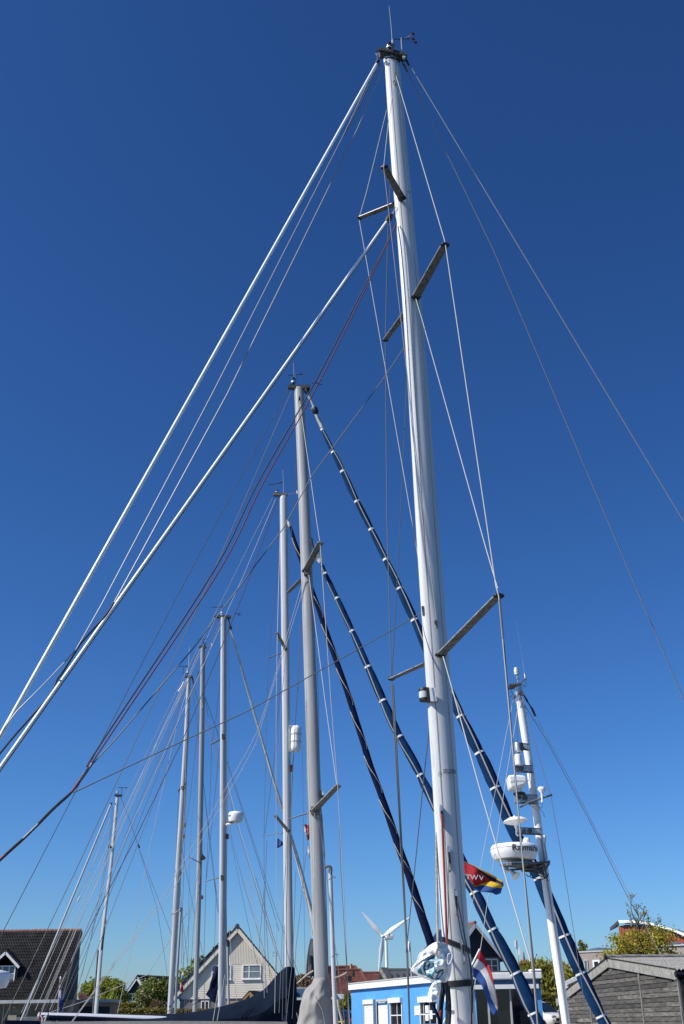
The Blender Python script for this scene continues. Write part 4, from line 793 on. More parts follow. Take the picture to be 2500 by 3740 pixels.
t.part('stowed_pole', Geo().tube(px_path([(359, 3470, 42.7), (352, 3560, 42.7), (338, 3730, 42.7)], 0), mw(6, c) / 2, 8), 'wire_dull', t.mast)

# ================================================================== motor yacht: the white radar mast
DR = 16.5
t = MB = Thing('motor_yacht', 'motor yacht seen by its white pole mast stacked with radar domes and aerials', 'motor yacht', (3.2, 16.6, 0))
mast(t, [(1899, 2556, 29), (1944, 2860, 27.5), (2006, 3300, 31), (2037, 3510, 34), (2069, 3740, 30)], DR, (1, 0), 'paint_white', 1.3, chord=1.0, n=24)
hull(t, (8.4, 17.0), (-.8, 16.2), 2.6, 1.2, 'hull_white')
shadow_pts = [P(x + 5, y, DR - .06) for x, y in ((1968, 3030), (1999, 3250), (2036, 3500), (2069, 3745))]; t.part('shadow_line', Geo().tube(shadow_pts, .012, 6), 'zip_grey', t.mast)  # thin grey tube standing for a shadow line down the mast
c0, c1 = P(1899, 2558, DR), P(1892, 2500, DR); q = mw(1, c0)
hd = t.part('masthead', Geo().tube([c0, c1], [16 * q, 15.5 * q], 20), 'stainless')
t.part('top_plate', Geo().prism(px_path([(1863, 2497), (1870, 2503), (1908, 2496), (1908, 2490), (1895, 2493)], DR - .12), (0, .24, 0)), 'alu_worn', hd, smooth=0)
t.part('lamp_stem', Geo().lathe(P(1893, 2492, DR), (-.06, 0, 1), [(2 * q, 0), (2.2 * q, 12 * q), (7 * q, 13 * q), (7 * q, 15 * q), (3 * q, 17 * q), (4 * q, 26 * q)], 14), 'stainless', hd)
ll = t.part('masthead_light', Geo().lathe(P(1889, 2466, DR), (-.05, 0, 1), [(8 * q, 0), (9.5 * q, 4 * q), (9.5 * q, 20 * q), (8 * q, 24 * q), (7 * q, 28 * q), (1 * q, 28.5 * q)], 18), 'lens_clear'); 
for h in (3, 12, 21): t.part('lens_ring', Geo().lathe(P(1889, 2466, DR) + V((0, 0, h * q)), (-.05, 0, 1), [(9.7 * q, -.8 * q), (10 * q, 0), (9.7 * q, .8 * q)], 18), 'stainless', ll)
t.part('aerial_arm', Geo().tube(px_path([(1896, 2498), (1906, 2490), (1917, 2481), (1924, 2480)], DR - .1), 2.6 * q, 6), 'alu_worn', hd)
t.part('aerial', Geo().tube(px_path([(1920, 2480), (1917, 2460), (1916, 2458), (1907, 2390), (1899, 2350), (1885, 2260)], DR - .1), [3 * q, 3 * q, .5 * q, .35 * q, .25 * q, .2 * q], 7), 'wire_steel')
t.part('cable', Geo().tube(smooth_path(px_path([(1921, 2482), (1922, 2500), (1917, 2509), (1912, 2498)], DR - .12), 5), 1 * q, 5), 'black', hd)
t.part('cable', Geo().tube(smooth_path(px_path([(1868, 2520), (1872, 2535), (1868, 2545), (1862, 2543)], DR - .12), 5), 1 * q, 5), 'black', hd)
t.part('side_arm', Geo().tube(px_path([(1852, 2520), (1866, 2514), (1880, 2511)], DR - .1), 3 * q, 7), 'black', hd)
for (x, y) in ((1899, 2530), (1908, 2534), (1880, 2545)): t.part('tang', Geo().lathe(P(x, y, DR - .15), (0, 1, 0), [(6 * q, -.04), (6 * q, .04)], 10), 'alu_worn', hd)
for pts in ([(1899, 2540), (1896, 2562)], [(1907, 2542), (1914, 2562)], [(1878, 2556), (1870, 2578)]): t.part('wire_terminal', Geo().tube(px_path(pts, DR - .18), 2.4 * q, 6), 'stainless', hd)
t.part('stay_strap', Geo().tube(px_path([(1914, 2538), (1924, 2556), (1932, 2570), (1945, 2590), (1956, 2616)], DR - .1), [2 * q, 4 * q, 2 * q, 4 * q, 4.5 * q], 6), 'black')
for nm, mm, ww, pts in [
 ('stay', 'wire_pale', 2.6, [(1957, 2617), (2090, 2860, 16.8), (2295, 3260, 17.2), (2470, 3590, 17.5)]), ('stay', 'wire_dull', 2.4, [(1915, 2572), (1995, 2700, 16.8), (2150, 2990, 17.2), (2290, 3270, 17.4), (2400, 3470, 17.6)]),
 ('stay', 'wire_dull', 2.8, [(1914, 2566, 16.4), (1955, 2720, 16.2), (2012, 2903, 16.1), (2060, 3170, 16), (2110, 3490, 15.9), (2140, 3700, 15.9)]),
 ('stay', 'wire_pale', 3.2, [(1896, 2565, 16.3), (1875, 2690, 16.2), (1851, 2830, 16.1), (1800, 3170, 16), (1755, 3470, 15.9), (1728, 3640, 15.8)]), ('stay', 'wire_pale', 2.4, [(1870, 2580, 16.5), (1848, 2690, 16.4), (1812, 2880, 16.3), (1752, 3180, 16.2), (1712, 3360, 16.1)]),
 ('signal_line', 'rope_dark', 2.0, [(1888, 2560, 16.35), (1890, 2712, 16.3)]), ('signal_line', 'rope_dark', 2.0, [(1894, 2815, 16.3), (1895, 2842, 16.3)])]: wire(t, nm, mm, ww, pts, DR)
def bracket(x0, x1, y0, y1, holes, D=DR - .16):
    w_ = px_path([(x0, y0), (x1, y0 + 4), (x1 + 3, y1), (x0 + 3, y1 - 4)], D)
    b_ = t.part('bracket', Geo().prism(w_, (0, .02, 0)), 'bracket_blue', smooth=0)
    t.part('bracket_edge', Geo().tube([w_[3], w_[2]], 3 * q, 6), 'alu_worn', b_); t.part('bracket_edge', Geo().tube([w_[0], w_[1]], 1.5 * q, 6), 'alu_worn', b_)
    for hx, hy, hr in holes: c_ = P(hx, hy, D - .012); t.part('lightening_hole', Geo().lathe(c_, (0, 1, 0), [(hr * q, -.006), (hr * q, .01)], 18), 'hole_dark', b_)
    for k in range(3): c_ = P(x1 - 6, lerp(y0, y1, .2 + .3 * k), D - .012); t.part('bolt', Geo().lathe(c_, (0, 1, 0), [(1.3 * q, -.006), (1.3 * q, .01)], 8), 'wire_dull', b_)
    return b_
mat('bracket_blue', (.36, .43, .47), .45, metal=.3, var=.12, scale=9); mat('hole_dark', (.06, .08, .11), .6)
bracket(1900, 1932, 2713, 2740, ()); bracket(1882, 1946, 2792, 2822, ((1889, 2806, 8), (1905, 2806, 8))); bracket(1878, 1964, 2900, 2936, ((1898, 2913, 6), (1919, 2914, 9))); bracket(1884, 1978, 3022, 3048, ((1914, 3036, 7), (1936, 3034, 8)))
c = P(1893, 2730, DR - .2); sl = t.part('search_light', Geo().lathe(c, (0, 0, 1), [(9 * q, -18 * q), (14 * q, -13 * q), (14 * q, 12 * q), (12 * q, 16 * q), (3 * q, 18 * q)], 20), 'stainless'); t.part('lamp_back', Geo().box(c + V((12 * q, .0, 0)), (3 * q, 0, 0), (0, .07, 0), (0, 0, 14 * q)), 'black', sl); t.part('lamp_foot', Geo().lathe(c, (0, 0, 1), [(3 * q, -26 * q), (6 * q, -18 * q)], 8), 'alu_worn', sl)
c = P(1894, 2775, DR - .2); t.part('aerial_drum', Geo().lathe(c, (.03, 0, 1), [(15 * q, -19 * q), (15 * q, -17 * q), (12.5 * q, 17 * q), (10 * q, 19 * q), (.5 * q, 19.5 * q)], 22), 'plastic_white')
c = P(1889, 2862, DR - .2)
pd = t.part('thermal_camera', Geo().prism([c + V((x * q, -.14, z * q)) for x, z in ((-34, 23), (-10, 26), (20, 23), (30, 18), (33, 4), (31, -6), (18, -13), (-8, -20), (-28, -24), (-31, -8))], (0, .28, 0)), 'plastic_white', smooth=30); bv = pd.modifiers.new('Bevel', 'BEVEL'); bv.width = .03; bv.segments = 3
t.part('camera_seam', Geo().tube([c + V((x * q, -.147, z * q)) for x, z in ((-33, 2), (-5, 5), (33, 4))], .6 * q, 4), 'zip_grey', pd)
t.part('pedestal', Geo().lathe(P(1895, 2894, DR - .2), (0, 0, 1), [(19 * q, -2 * q), (18 * q, 1 * q), (15 * q, 4 * q), (14 * q, 14 * q), (15 * q, 20 * q)], 20), 'plastic_white', pd); t.part('pedestal_base', Geo().lathe(P(1897, 2898, DR - .2), (0, 0, 1), [(21 * q, -3 * q), (21 * q, 2 * q)], 20), 'black', pd)
t.part('cross_tube', Geo().tube(px_path([(1899, 2949, 16.2), (1935, 2930, 16.2), (2015, 2904, 16.2)], 0), 3.2 * q, 9), 'alu_worn'); t.part('tube_cap', Geo().lathe(P(2014, 2904, 16.2), (1, 0, .3), [(4.2 * q, -4 * q), (4.2 * q, 3 * q)], 10), 'black')
c = P(1981, 2918, 16.2); t.part('gps_mushroom', Geo().lathe(c, (.06, 0, 1), [(4 * q, -12 * q), (4.5 * q, 0), (4 * q, 14 * q), (5 * q, 20 * q), (14 * q, 30 * q), (14.5 * q, 34 * q), (11 * q, 40 * q), (1 * q, 42 * q)], 20), 'plastic_white')
for pts in ([(1958, 2930), (1962, 2945), (1975, 2950), (1982, 2940), (1978, 2920)], [(1962, 2932), (1972, 2952), (1986, 2970), (1990, 2986)], [(1930, 2935), (1945, 2945), (1960, 2958), (1968, 2950)], [(1925, 2795), (1932, 2820), (1936, 2845), (1928, 2852)]): t.part('cable', Geo().tube(smooth_path(px_path(pts, 16.2), 5), 1.2 * q, 5), 'wire_dull')
c = P(1883, 3000, DR - .25); fd_ = t.part('satellite_dish', Geo().lathe(c, (-.10, 0, 1), [(3 * q, -12 * q), (20 * q, -9 * q), (40 * q, -2 * q), (43 * q, 1 * q), (38 * q, 6 * q), (20 * q, 14 * q), (5 * q, 16 * q), (4 * q, 19 * q), (.5 * q, 19.5 * q)], 30), 'plastic_white', smooth=60)
t.part('dish_stem', Geo().tube(px_path([(1885, 3008), (1887, 3026), (1887, 3048), (1893, 3053)], DR - .22), [7 * q, 4 * q, 3 * q, 3 * q], 10), 'plastic_white', fd_)
rd, c, qq = radome(t, 1878, 3113, DR - .35, 86, 54)
t.part('dome_band', Geo().lathe(c, (0, 0, 1), [(86.3 * qq, 9 * qq), (86.6 * qq, 10 * qq), (86.3 * qq, 11 * qq)], 32), 'zip_grey', rd)
t.part('dome_strap', Geo().tube([c + V((-18 * qq, -84.6 * qq, h * qq)) for h in (16, 4, -14)], .9 * qq, 5), 'zip_grey', rd)
mat('lettering_red', (.05, .008, .014), .5)
t.part('lettering', text_geo('Raymarine', cyl_text(1862, 1962, 3117, 27, 1878, 86.3, DR - .35)), 'lettering_red', rd, smooth=0)
c = P(1925, 3074, DR - .3); t.part('gps_mushroom', Geo().lathe(c, (0, 0, 1), [(6 * q, -10 * q), (8 * q, -4 * q), (12 * q, 0), (12.5 * q, 6 * q), (9 * q, 12 * q), (1 * q, 14 * q)], 18), 'plastic_white')
pf = t.part('radar_platform', Geo().prism(px_path([(1826, 3156, DR - .5), (1868, 3150, DR - .7), (1960, 3148, DR - .35), (2010, 3142, DR - .1), (2008, 3152, DR + .1), (1900, 3165, DR + .1)], 0), (0, 0, -.03)), 'alu_worn', smooth=0)
for pts, rr_ in (([(1842, 3158), (1850, 3178), (1945, 3172), (1985, 3160)], 3.5), ([(1860, 3182), (1920, 3168), (1975, 3148)], 2.6), ([(1985, 3150), (1992, 3180), (2006, 3152)], 5), ([(1945, 3156), (1965, 3180), (1985, 3196), (1990, 3208)], 2.5), ([(1950, 3150), (1955, 3172), (1960, 3180)], 6)): t.part('platform_strut', Geo().tube(px_path(pts, DR - .25), rr_ * q, 7), 'alu_worn', pf)
t.part('side_plate', Geo().prism(px_path([(1908, 3168), (1982, 3152), (1990, 3196), (1960, 3188), (1905, 3182)], DR - .2), (0, .03, 0)), 'hole_dark', pf, smooth=0)
for pts in ([(1940, 3186), (1938, 3200), (1950, 3208), (1980, 3212), (2000, 3200), (1990, 3180)], [(1955, 3186), (1975, 3200), (1998, 3204), (2004, 3190)], [(1988, 3190), (2000, 3212), (2004, 3218)], [(1922, 3192), (1930, 3202), (1936, 3200)]): t.part('cable', Geo().tube(smooth_path(px_path(pts, DR - .3), 5), 1.5 * q, 5), 'black', pf)
c = P(1875, 3190, DR - .3); t.part('horn', Geo().lathe(c, (.5, -.5, -.6), [(3 * q, -22 * q), (6 * q, -10 * q), (9 * q, 4 * q), (16 * q, 16 * q), (13 * q, 17 * q)], 16), 'plastic_white', pf); t.part('spot_lamp', Geo().lathe(P(1850, 3172, DR - .4), (-.1, -.4, -1), [(6 * q, -8 * q), (9 * q, 4 * q), (8 * q, 12 * q), (1 * q, 14 * q)], 14), 'lens_clear', pf)
nl = t.part('anchor_lamp', Geo().lathe(P(1990, 3068, DR - .2), (.1, 0, 1), [(5 * q, -12 * q), (5.5 * q, 10 * q), (6 * q, 12 * q), (5 * q, 15 * q)], 12), 'lens_clear'); t.part('lamp_bracket', Geo().tube(px_path([(1990, 3082), (2000, 3140)], DR - .18), 2.5 * q, 6), 'alu_edge', nl)
# canopy of a second motor boat: only its radar dome reaches into the picture on the left
t = MB2 = Thing('motor_boat', 'boat whose white radar dome reaches in at the left edge before the dormer', 'motor boat', (-5.6, 17.2, 0))
hull(t, (-9.5, 18.2), (-2.6, 16.4), 2.0, .9, 'hull_navy')
rd, c, qq = radome(t, -50, 3578, 17.0, 86, 58)
t.part('lettering', text_geo('Raymarine', cyl_text(-70, 11, 3582, 24, -50, 86.3, 17.0)), 'lettering_red', rd, smooth=0)
pb = P(-50, 3610, 17.0); t.part('radar_post', Geo().tube([pb, V((pb.x, pb.y, .95))], .05, 12), 'paint_white')
g_ = Geo(); rows = [[P(x, y, D) for y, D in ((3760, 16.6), (3727 + (x - 30) * .02, 16.5), (3726 + (x - 30) * .02, 17.3), (3760, 17.5))] for x in (20, 40, 80, 120, 150)]
g_.grid(rows); t.part('cockpit_cover', g_, 'navy_canvas', smooth=30)
# ================================================================== flags and the tied-up cover on the front mast
mat('flag_red', (.55, .03, .045), .8, trans=.45); mat('flag_white', (.72, .72, .72), .8, trans=.45); mat('flag_blue', (.035, .11, .36), .8, trans=.45); mat('flag_navy', (.018, .03, .085), .8, trans=.45); mat('flag_yellow', (.75, .55, .04), .8, trans=.45); mat('flag_sky', (.08, .25, .42), .8, trans=.45)
def resample(c, n):
    L = [0]
    for a, b in zip(c, c[1:]): L.append(L[-1] + math.hypot(b[0] - a[0], b[1] - a[1]))
    out = []
    for i in range(n):
        s = L[-1] * i / (n - 1); k = 0
        while k < len(L) - 2 and L[k + 1] < s: k += 1
        u = (s - L[k]) / max(1e-6, L[k + 1] - L[k]); out.append((lerp(c[k][0], c[k + 1][0], u), lerp(c[k][1], c[k + 1][1], u)))
    return out
def flag(name, label, edges, mats_, D, ripple=.05, n=22, parts=None, depth=0.0, freq=7.0):
    """cloth between successive edge lines (pixel curves); the cloth waves in depth"""
    ed = [resample(e, n) for e in edges]
    base = P(*edges[0][0], D); t_ = Thing(name, label, 'flag', base)
    sub = 4
    def pt(i, v):        # v across all stripes 0..len(edges)-1
        k = min(int(v), len(ed) - 2); u = v - k; x = lerp(ed[k][i][0], ed[k + 1][i][0], u); y = lerp(ed[k][i][1], ed[k + 1][i][1], u)
        s = i / (n - 1); return P(x, y, D + depth * s + ripple * math.sin(freq * s + v * .9) * min(1, s * 3))
    obs = []
    for k, mm in enumerate(mats_):
        g_ = Geo(); g_.grid([[pt(i, k + j / sub) for j in range(sub + 1)] for i in range(n)])
        o = t_.part(parts[k] if parts else 'stripe', g_, mm, smooth=80); md = o.modifiers.new('Solidify', 'SOLIDIFY'); md.thickness = .006; obs.append(o)
    return t_, pt, obs
Z = lambda x0, y0, s: (lambda pts: [(x0 + x * s, y0 + y * s) for x, y in pts])
z = Z(1680, 3300, .1876)
tF, ptF, _ = flag('national_flag', 'red, white and blue tricolour on a short white staff beside the front mast', [
    z([(395, 900), (470, 1030), (560, 1200), (640, 1420), (674, 1585), (690, 1680)]),
    z([(345, 1075), (480, 1185), (560, 1330), (630, 1520), (672, 1600), (706, 1720), (748, 2000), (748, 2085)]),
    z([(255, 1232), (400, 1320), (505, 1480), (560, 1660), (610, 1840), (680, 1980), (738, 2095)]),
    z([(262, 1425), (330, 1480), (430, 1600), (520, 1830), (570, 2010), (610, 2100), (672, 2182)])], ['flag_red', 'flag_white', 'flag_blue'], 13.6, ripple=.04, depth=.0)
stf = px_path([(1724, 3525), (1753, 3466)], 13.58); tF.part('flag_staff', Geo().tube([stf[0] + (stf[0] - stf[1]) * 6, stf[0], stf[1]], mw(6, stf[0]) / 2, 8), 'paint_white')
z = Z(1450, 2700, .2557)
tG, ptG, obs = flag('club_flag', 'red, yellow and navy club flag with white letters flying right of the front mast', [
    z([(935, 1742), (1100, 1800), (1250, 1882), (1400, 1962), (1520, 2030)]),
    z([(935, 1745), (1100, 1806), (1250, 1904), (1400, 1988), (1522, 2050)]),
    z([(935, 1750), (1100, 1815), (1240, 1930), (1330, 2006), (1420, 2046), (1528, 2088)]),
    z([(960, 1900), (1030, 2000), (1120, 2112), (1205, 2066), (1330, 2022), (1420, 2050), (1525, 2092)]),
    z([(965, 1905), (1034, 2006), (1125, 2118), (1205, 2082), (1280, 2092), (1360, 2116), (1440, 2120), (1505, 2128)]),
    z([(970, 1910), (1040, 2020), (1105, 2150), (1200, 2172), (1370, 2197), (1412, 2228), (1484, 2202)])],
    ['flag_yellow', 'flag_navy', 'flag_red', 'flag_yellow', 'flag_blue'], 15.2, ripple=.05, freq=9)
def qtext(a, b, c_, d_, D):     # letters on the quad a b (bottom) c d (top), pixels
    def fn(u, v, z_):
        x = lerp(lerp(a[0], b[0], u), lerp(d_[0], c_[0], u), v); y = lerp(lerp(a[1], b[1], u), lerp(d_[1], c_[1], u), v); return P(x, y, D)
    return fn
zz = lambda x, y: (1450 + x * .2557, 2700 + y * .2557)
tG.part('lettering', text_geo('TW', qtext(zz(985, 1990), zz(1165, 2012), zz(1165, 1905), zz(985, 1905), 15.08)), 'flag_white', obs[2], smooth=0)
tG.part('lettering', text_geo('V', qtext(zz(1172, 2012), zz(1245, 2012), zz(1245, 1915), zz(1172, 1915), 15.06)), 'flag_white', obs[2], smooth=0)
c = P(*zz(1210, 1925), 15.05); tG.part('emblem', Geo().lathe(c, (0, 1, 0), [(mw(4, c), -.003), (mw(4, c), .003)], 14), 'flag_navy', obs[2]); tG.part('emblem_dot', Geo().lathe(c + V((0, -.006, 0)), (0, 1, 0), [(mw(1.8, c), -.003), (mw(1.8, c), .003)], 10), 'flag_red', obs[2])
# small flags on the other masts
def pennant(label, edges, mats_, D, **kw): return flag('pennant', label, edges, mats_, D, n=10, **kw)
tP, _, o1 = pennant('small red and white club pennant left of the grey mast', [[(1110, 3010), (1112, 3030), (1122, 3072)], [(1115, 3011), (1118, 3035), (1126, 3068)], [(1131, 3012), (1132, 3040), (1131, 3066)]], ['flag_white', 'flag_red'], 23.0, ripple=.02)
tP.part('lettering', text_geo('T', qtext((1123, 3049), (1129, 3047), (1129, 3038), (1123, 3040), 22.9)), 'flag_white', o1[1], smooth=0)
tP, _, o2 = pennant('small blue pennant under the spreader of the pale grey mast', [[(1014, 3060), (1022, 3066), (1036, 3077)], [(1013, 3098), (1022, 3094), (1036, 3086)]], ['flag_blue'], 26.3, ripple=.02)
pennant('narrow white pennant half hidden behind the grey mast', [[(1125, 3090), (1124, 3105), (1129, 3134)], [(1131, 3093), (1132, 3110), (1133, 3133)]], ['flag_white'], 23.2, ripple=.02)
pennant('yellow and blue pennant uppermost between two far masts', [[(665, 3541), (664, 3560), (661, 3578)], [(668, 3544), (671, 3556), (670, 3577)], [(671, 3548), (675, 3556), (673, 3577)]], ['flag_white', 'flag_yellow'], 38.0, ripple=.02)
pennant('small sky blue pennant below the yellow one between far masts', [[(664, 3562), (665, 3570), (664, 3577)], [(672, 3562), (672, 3570), (671, 3577)]], ['flag_sky'], 37.9, ripple=.01)
pennant('white-edged red pennant hanging between two far masts', [[(661, 3586), (659, 3605), (657, 3623)], [(663, 3588), (661, 3606), (659, 3623)], [(665, 3590), (669, 3602), (672, 3622)], [(666, 3591), (670, 3602), (673, 3628)]], ['flag_white', 'flag_red', 'flag_navy'], 38.0, ripple=.02)
pennant('dark blue and white pennant lowest on the line between far masts', [[(656, 3630), (656, 3645), (655, 3655)], [(661, 3634), (662, 3646), (662, 3657)], [(667, 3648), (671, 3652), (673, 3660)]], ['flag_navy', 'flag_blue'], 38.0, ripple=.02)
tE, _, _ = flag('ensign', 'furled red, white and blue ensign on a brown staff before the tiled house', [[(219, 3598), (217, 3625), (214, 3640)], [(223, 3600), (224, 3630), (222, 3665)], [(226, 3612), (229, 3640), (228, 3690)], [(216, 3640), (217, 3660), (219, 3702)]], ['flag_white', 'flag_blue', 'flag_blue'], 30.0, ripple=.03, n=10)
e = px_path([(211, 3720), (218, 3600), (222, 3570)], 30.0); tE.part('flag_staff', Geo().tube([V((e[0].x, e[0].y, 1.0))] + e, mw(4, e[0]) / 2, 6), 'rope_tan'); tE.part('staff_knob', Geo().lathe(e[2], (0, 0, 1), [(.02, -.03), (mw(2.5, e[2]), 0), (.01, .03)], 8), 'plastic_white')
# bundled cover hung on the front of the large mast
mat('bag_white', (.80, .80, .79), .7, var=.05, scale=6, bump=.3, bscale=16)
mat('bag_teal', (.008, .13, .19), .7, var=.35, scale=16, bump=.3, bscale=16)
mat('bag_sky', (.34, .54, .63), .75, var=.3, scale=30)
z = Z(1480, 3380, .1786); DB = 11.05
tb = Thing('folded_sail_bag', 'white and teal cloth bundle tied up against the foot of the front mast', 'cloth bundle', P(1560, 3650, DB))
def pip(x, y, poly):
    ins = False; n = len(poly)
    for i in range(n):
        (xa, ya), (xb, yb) = poly[i], poly[(i + 1) % n]
        if (ya > y) != (yb > y) and x < (xb - xa) * (y - ya) / (yb - ya) + xa: ins = not ins
    return ins
def crumple(x, y, s):     # sharp creases, like stiff sailcloth
    q = V((x * .0042, y * .0042, s)); a_ = 1 - abs(mnoise.noise(q)) * 2; q2 = q * 2.2 + V((5, 1, 0)); return .75 * a_ + .22 * (1 - abs(mnoise.noise(q2)) * 2)
FLAP = [(700, 300), (640, 560), (560, 600), (480, 640), (400, 690), (330, 720), (250, 800), (100, 920), (60, 300)]
TONGUE = [(690, 470), (640, 570), (605, 690), (595, 800), (615, 880), (655, 955), (720, 900), (790, 900), (835, 860), (820, 740), (800, 560), (740, 480)]
ROLL = [(860, 560), (975, 600), (980, 900), (940, 1060), (840, 1170), (820, 1080), (870, 900), (850, 700)]
TEAL = [[(235, 925), (330, 830), (390, 750), (440, 700), (500, 655), (640, 585), (610, 690), (597, 800), (615, 880), (655, 960), (620, 1010), (585, 1090), (555, 1115), (480, 1060), (380, 1015), (290, 985)], [(660, 960), (690, 870), (720, 905), (760, 880), (795, 910), (790, 970), (720, 1060), (690, 1110), (600, 1115), (650, 1040)]]
STRIPES = [[(345, 830), (375, 790), (365, 900), (425, 1015), (392, 1005), (335, 940)], [(440, 760), (505, 735), (465, 830), (445, 900), (485, 985), (432, 962), (415, 880)], [(520, 785), (580, 805), (532, 870), (488, 935), (505, 995), (470, 962), (465, 890)], [(610, 950), (655, 985), (612, 1075), (572, 1055)], [(728, 945), (775, 935), (700, 1060), (648, 1095)]]
SKYP = [[(500, 715), (560, 685), (603, 690), (598, 745), (540, 795), (505, 780)], [(628, 615), (655, 592), (690, 605), (680, 640), (640, 650)], [(690, 660), (752, 628), (757, 700), (705, 780), (690, 770)], [(640, 770), (682, 742), (690, 790), (655, 832)], [(535, 830), (590, 830), (615, 930), (570, 1010), (540, 1030), (505, 960)]]
def bag_part(name, outline, nx, ny, D, deep, amp, seed, paint=True, extra=()):
    """lump of cloth whose rows (y, left, right) are pixel spans; front and back skins, creased"""
    ys = [o[0] for o in outline]; rows_ = []; cols = []
    for i in range(ny + 1):
        y = lerp(ys[0], ys[-1], i / ny); k = max(j for j in range(len(ys) - 1) if ys[j] <= y + 1e-6); u = (y - ys[k]) / (ys[k + 1] - ys[k]); xl = lerp(outline[k][1], outline[k + 1][1], u); xr = lerp(outline[k][2], outline[k + 1][2], u); row = []
        for j in range(nx * 2):
            an_ = math.pi * 2 * j / (nx * 2); c_ = math.cos(an_); x = lerp(xl, xr, (1 - c_) / 2); front = math.sin(an_) >= 0
            h = math.sqrt(max(0, 1 - c_ * c_)); d_ = deep * h ** .7 * (1 if front else -.5)
            if front:
                d_ += amp * h * (crumple(x, y, seed) - .5)
                if paint: d_ += (.045 * h if pip(x, y, FLAP) else 0) + (.05 * h if pip(x, y, TONGUE) else 0) + (.035 * h if pip(x, y, ROLL) else 0)
            (X, Y), = z([(x, y)]); row.append(P(X, Y, D - d_)); cols.append((x, y, front))
        rows_.append(row)
    n = nx * 2; g_ = Geo(); g_.add([p for r_ in rows_ for p in r_], [(i * n + j, i * n + (j + 1) % n, (i + 1) * n + (j + 1) % n, (i + 1) * n + j) for i in range(ny) for j in range(n)])
    g_.f.append(tuple(range(n))); g_.f.append(tuple(range(ny * n, ny * n + n))[::-1])
    ob = tb.part(name, g_, 'bag_white', smooth=50); ob.data.materials.append(M['bag_teal']); ob.data.materials.append(M['bag_sky'])
    for f_ in ob.data.polygons:
        vs_ = [cols[v] for v in f_.vertices]; x = sum(v[0] for v in vs_) / len(vs_) + 9 * mnoise.noise(V((vs_[0][0] * .02, vs_[0][1] * .02, 3))); y = sum(v[1] for v in vs_) / len(vs_) + 9 * mnoise.noise(V((vs_[0][0] * .02, vs_[0][1] * .02, 7)))
        if not all(v[2] for v in vs_): continue
        if paint:
            if any(pip(x, y, q_) for q_ in SKYP): f_.material_index = 2
            elif any(pip(x, y, q_) for q_ in STRIPES) or pip(x, y, TONGUE): f_.material_index = 0
            elif any(pip(x, y, q_) for q_ in TEAL): f_.material_index = 1
        elif any(pip(x, y, q_) for q_ in extra): f_.material_index = 2
    return ob
bag_part('bag', [(340, 620, 770), (370, 560, 820), (420, 480, 860), (470, 425, 890), (560, 300, 935), (620, 272, 968), (700, 255, 970), (800, 190, 958), (890, 115, 950), (950, 150, 942), (1020, 262, 930), (1090, 400, 905), (1130, 515, 870), (1165, 545, 845)], 48, 84, DB, .15, .065, 1.7)
nk = bag_part('neck', [(1110, 550, 745), (1150, 570, 716), (1200, 545, 735), (1290, 500, 735), (1380, 474, 715), (1450, 455, 700), (1520, 455, 668), (1568, 445, 615)], 22, 40, DB - .06, .08, .05, 4.1, paint=False, extra=([(580, 1150), (710, 1145), (700, 1190), (650, 1245), (600, 1205)], [(540, 1335), (600, 1298), (635, 1345), (560, 1372)], [(675, 1240), (722, 1230), (715, 1300), (680, 1295)], [(560, 1255), (600, 1230), (610, 1260), (575, 1285)]))
tb.part('loop', Geo().tube(smooth_path(px_path(z([(930, 545), (965, 590), (955, 680), (925, 760), (880, 790), (862, 700), (880, 600), (925, 570)]), DB - .22), 6), mw(3.2, P(1640, 3500, DB)) / 2, 6), 'bag_white')
c = P(*z([(645, 1145)])[0], DB - .03); tb.part('lashing', Geo().lathe(c, (.15, 0, 1), [(mw(13.5, c), -.012), (mw(14.5, c), 0), (mw(13.5, c), .012)], 20), 'rope_tan')
tb.part('tie_rope', Geo().tube(smooth_path(px_path([(1599, 3440), (1600, 3462), (1596, 3478), (1590, 3490)], DB - .25), 4), mw(6, c) / 2, 7), 'rope_tan')
tb.part('tail', Geo().grid([[P(x + dx, y, DB - .02 + .03 * math.sin(dx)) for dx in (0, 4, 8, 13)] for x, y in ((1572, 3660), (1578, 3675), (1586, 3695), (1597, 3720), (1602, 3755))]), 'blue_canvas', smooth=70)

# ================================================================== wind turbine
DT = 1280.0; hub = P(1399, 3421, DT); s = mw(1, hub)
mat('turbine', (.78, .78, .76), .4, var=.02, scale=.1)
tw = Thing('wind_turbine', 'white three-bladed wind turbine far behind the red-tiled roofs', 'wind turbine', (P(1411, 3540, DT).x, DT, 1.45))
ctr = P(1411, 3428, DT + 12); tw.part('tower', Geo().tube([V((ctr.x, ctr.y, 1.4)), V((ctr.x, ctr.y, ctr.z))], [8.0 * s, 4.6 * s], 24), 'turbine')
nac = Geo(); nac.box(P(1420, 3423, DT + 10), (13.5 * s, 3 * s, 0), (-5 * s, 8 * s, 0), (0, 0, 8 * s)); nc = tw.part('nacelle', nac, 'turbine', smooth=0); bv = nc.modifiers.new('Bevel', 'BEVEL'); bv.width = 3 * s; bv.segments = 3
hb = P(1422.5, 3414, DT + 2); tw.part('hatch', Geo().box(hb, (2.4 * s, .5 * s, 0), (0, 9 * s, 0), (0, 0, 2 * s)), 'black', nc, smooth=0)
ax_ = V((-.75, -1, 0)).normalized(); tw.part('hub', Geo().lathe(hub, ax_, [(5.5 * s, -8 * s), (6 * s, 0), (5.2 * s, 4 * s), (3 * s, 7 * s), (.4 * s, 8.5 * s)], 20), 'turbine')
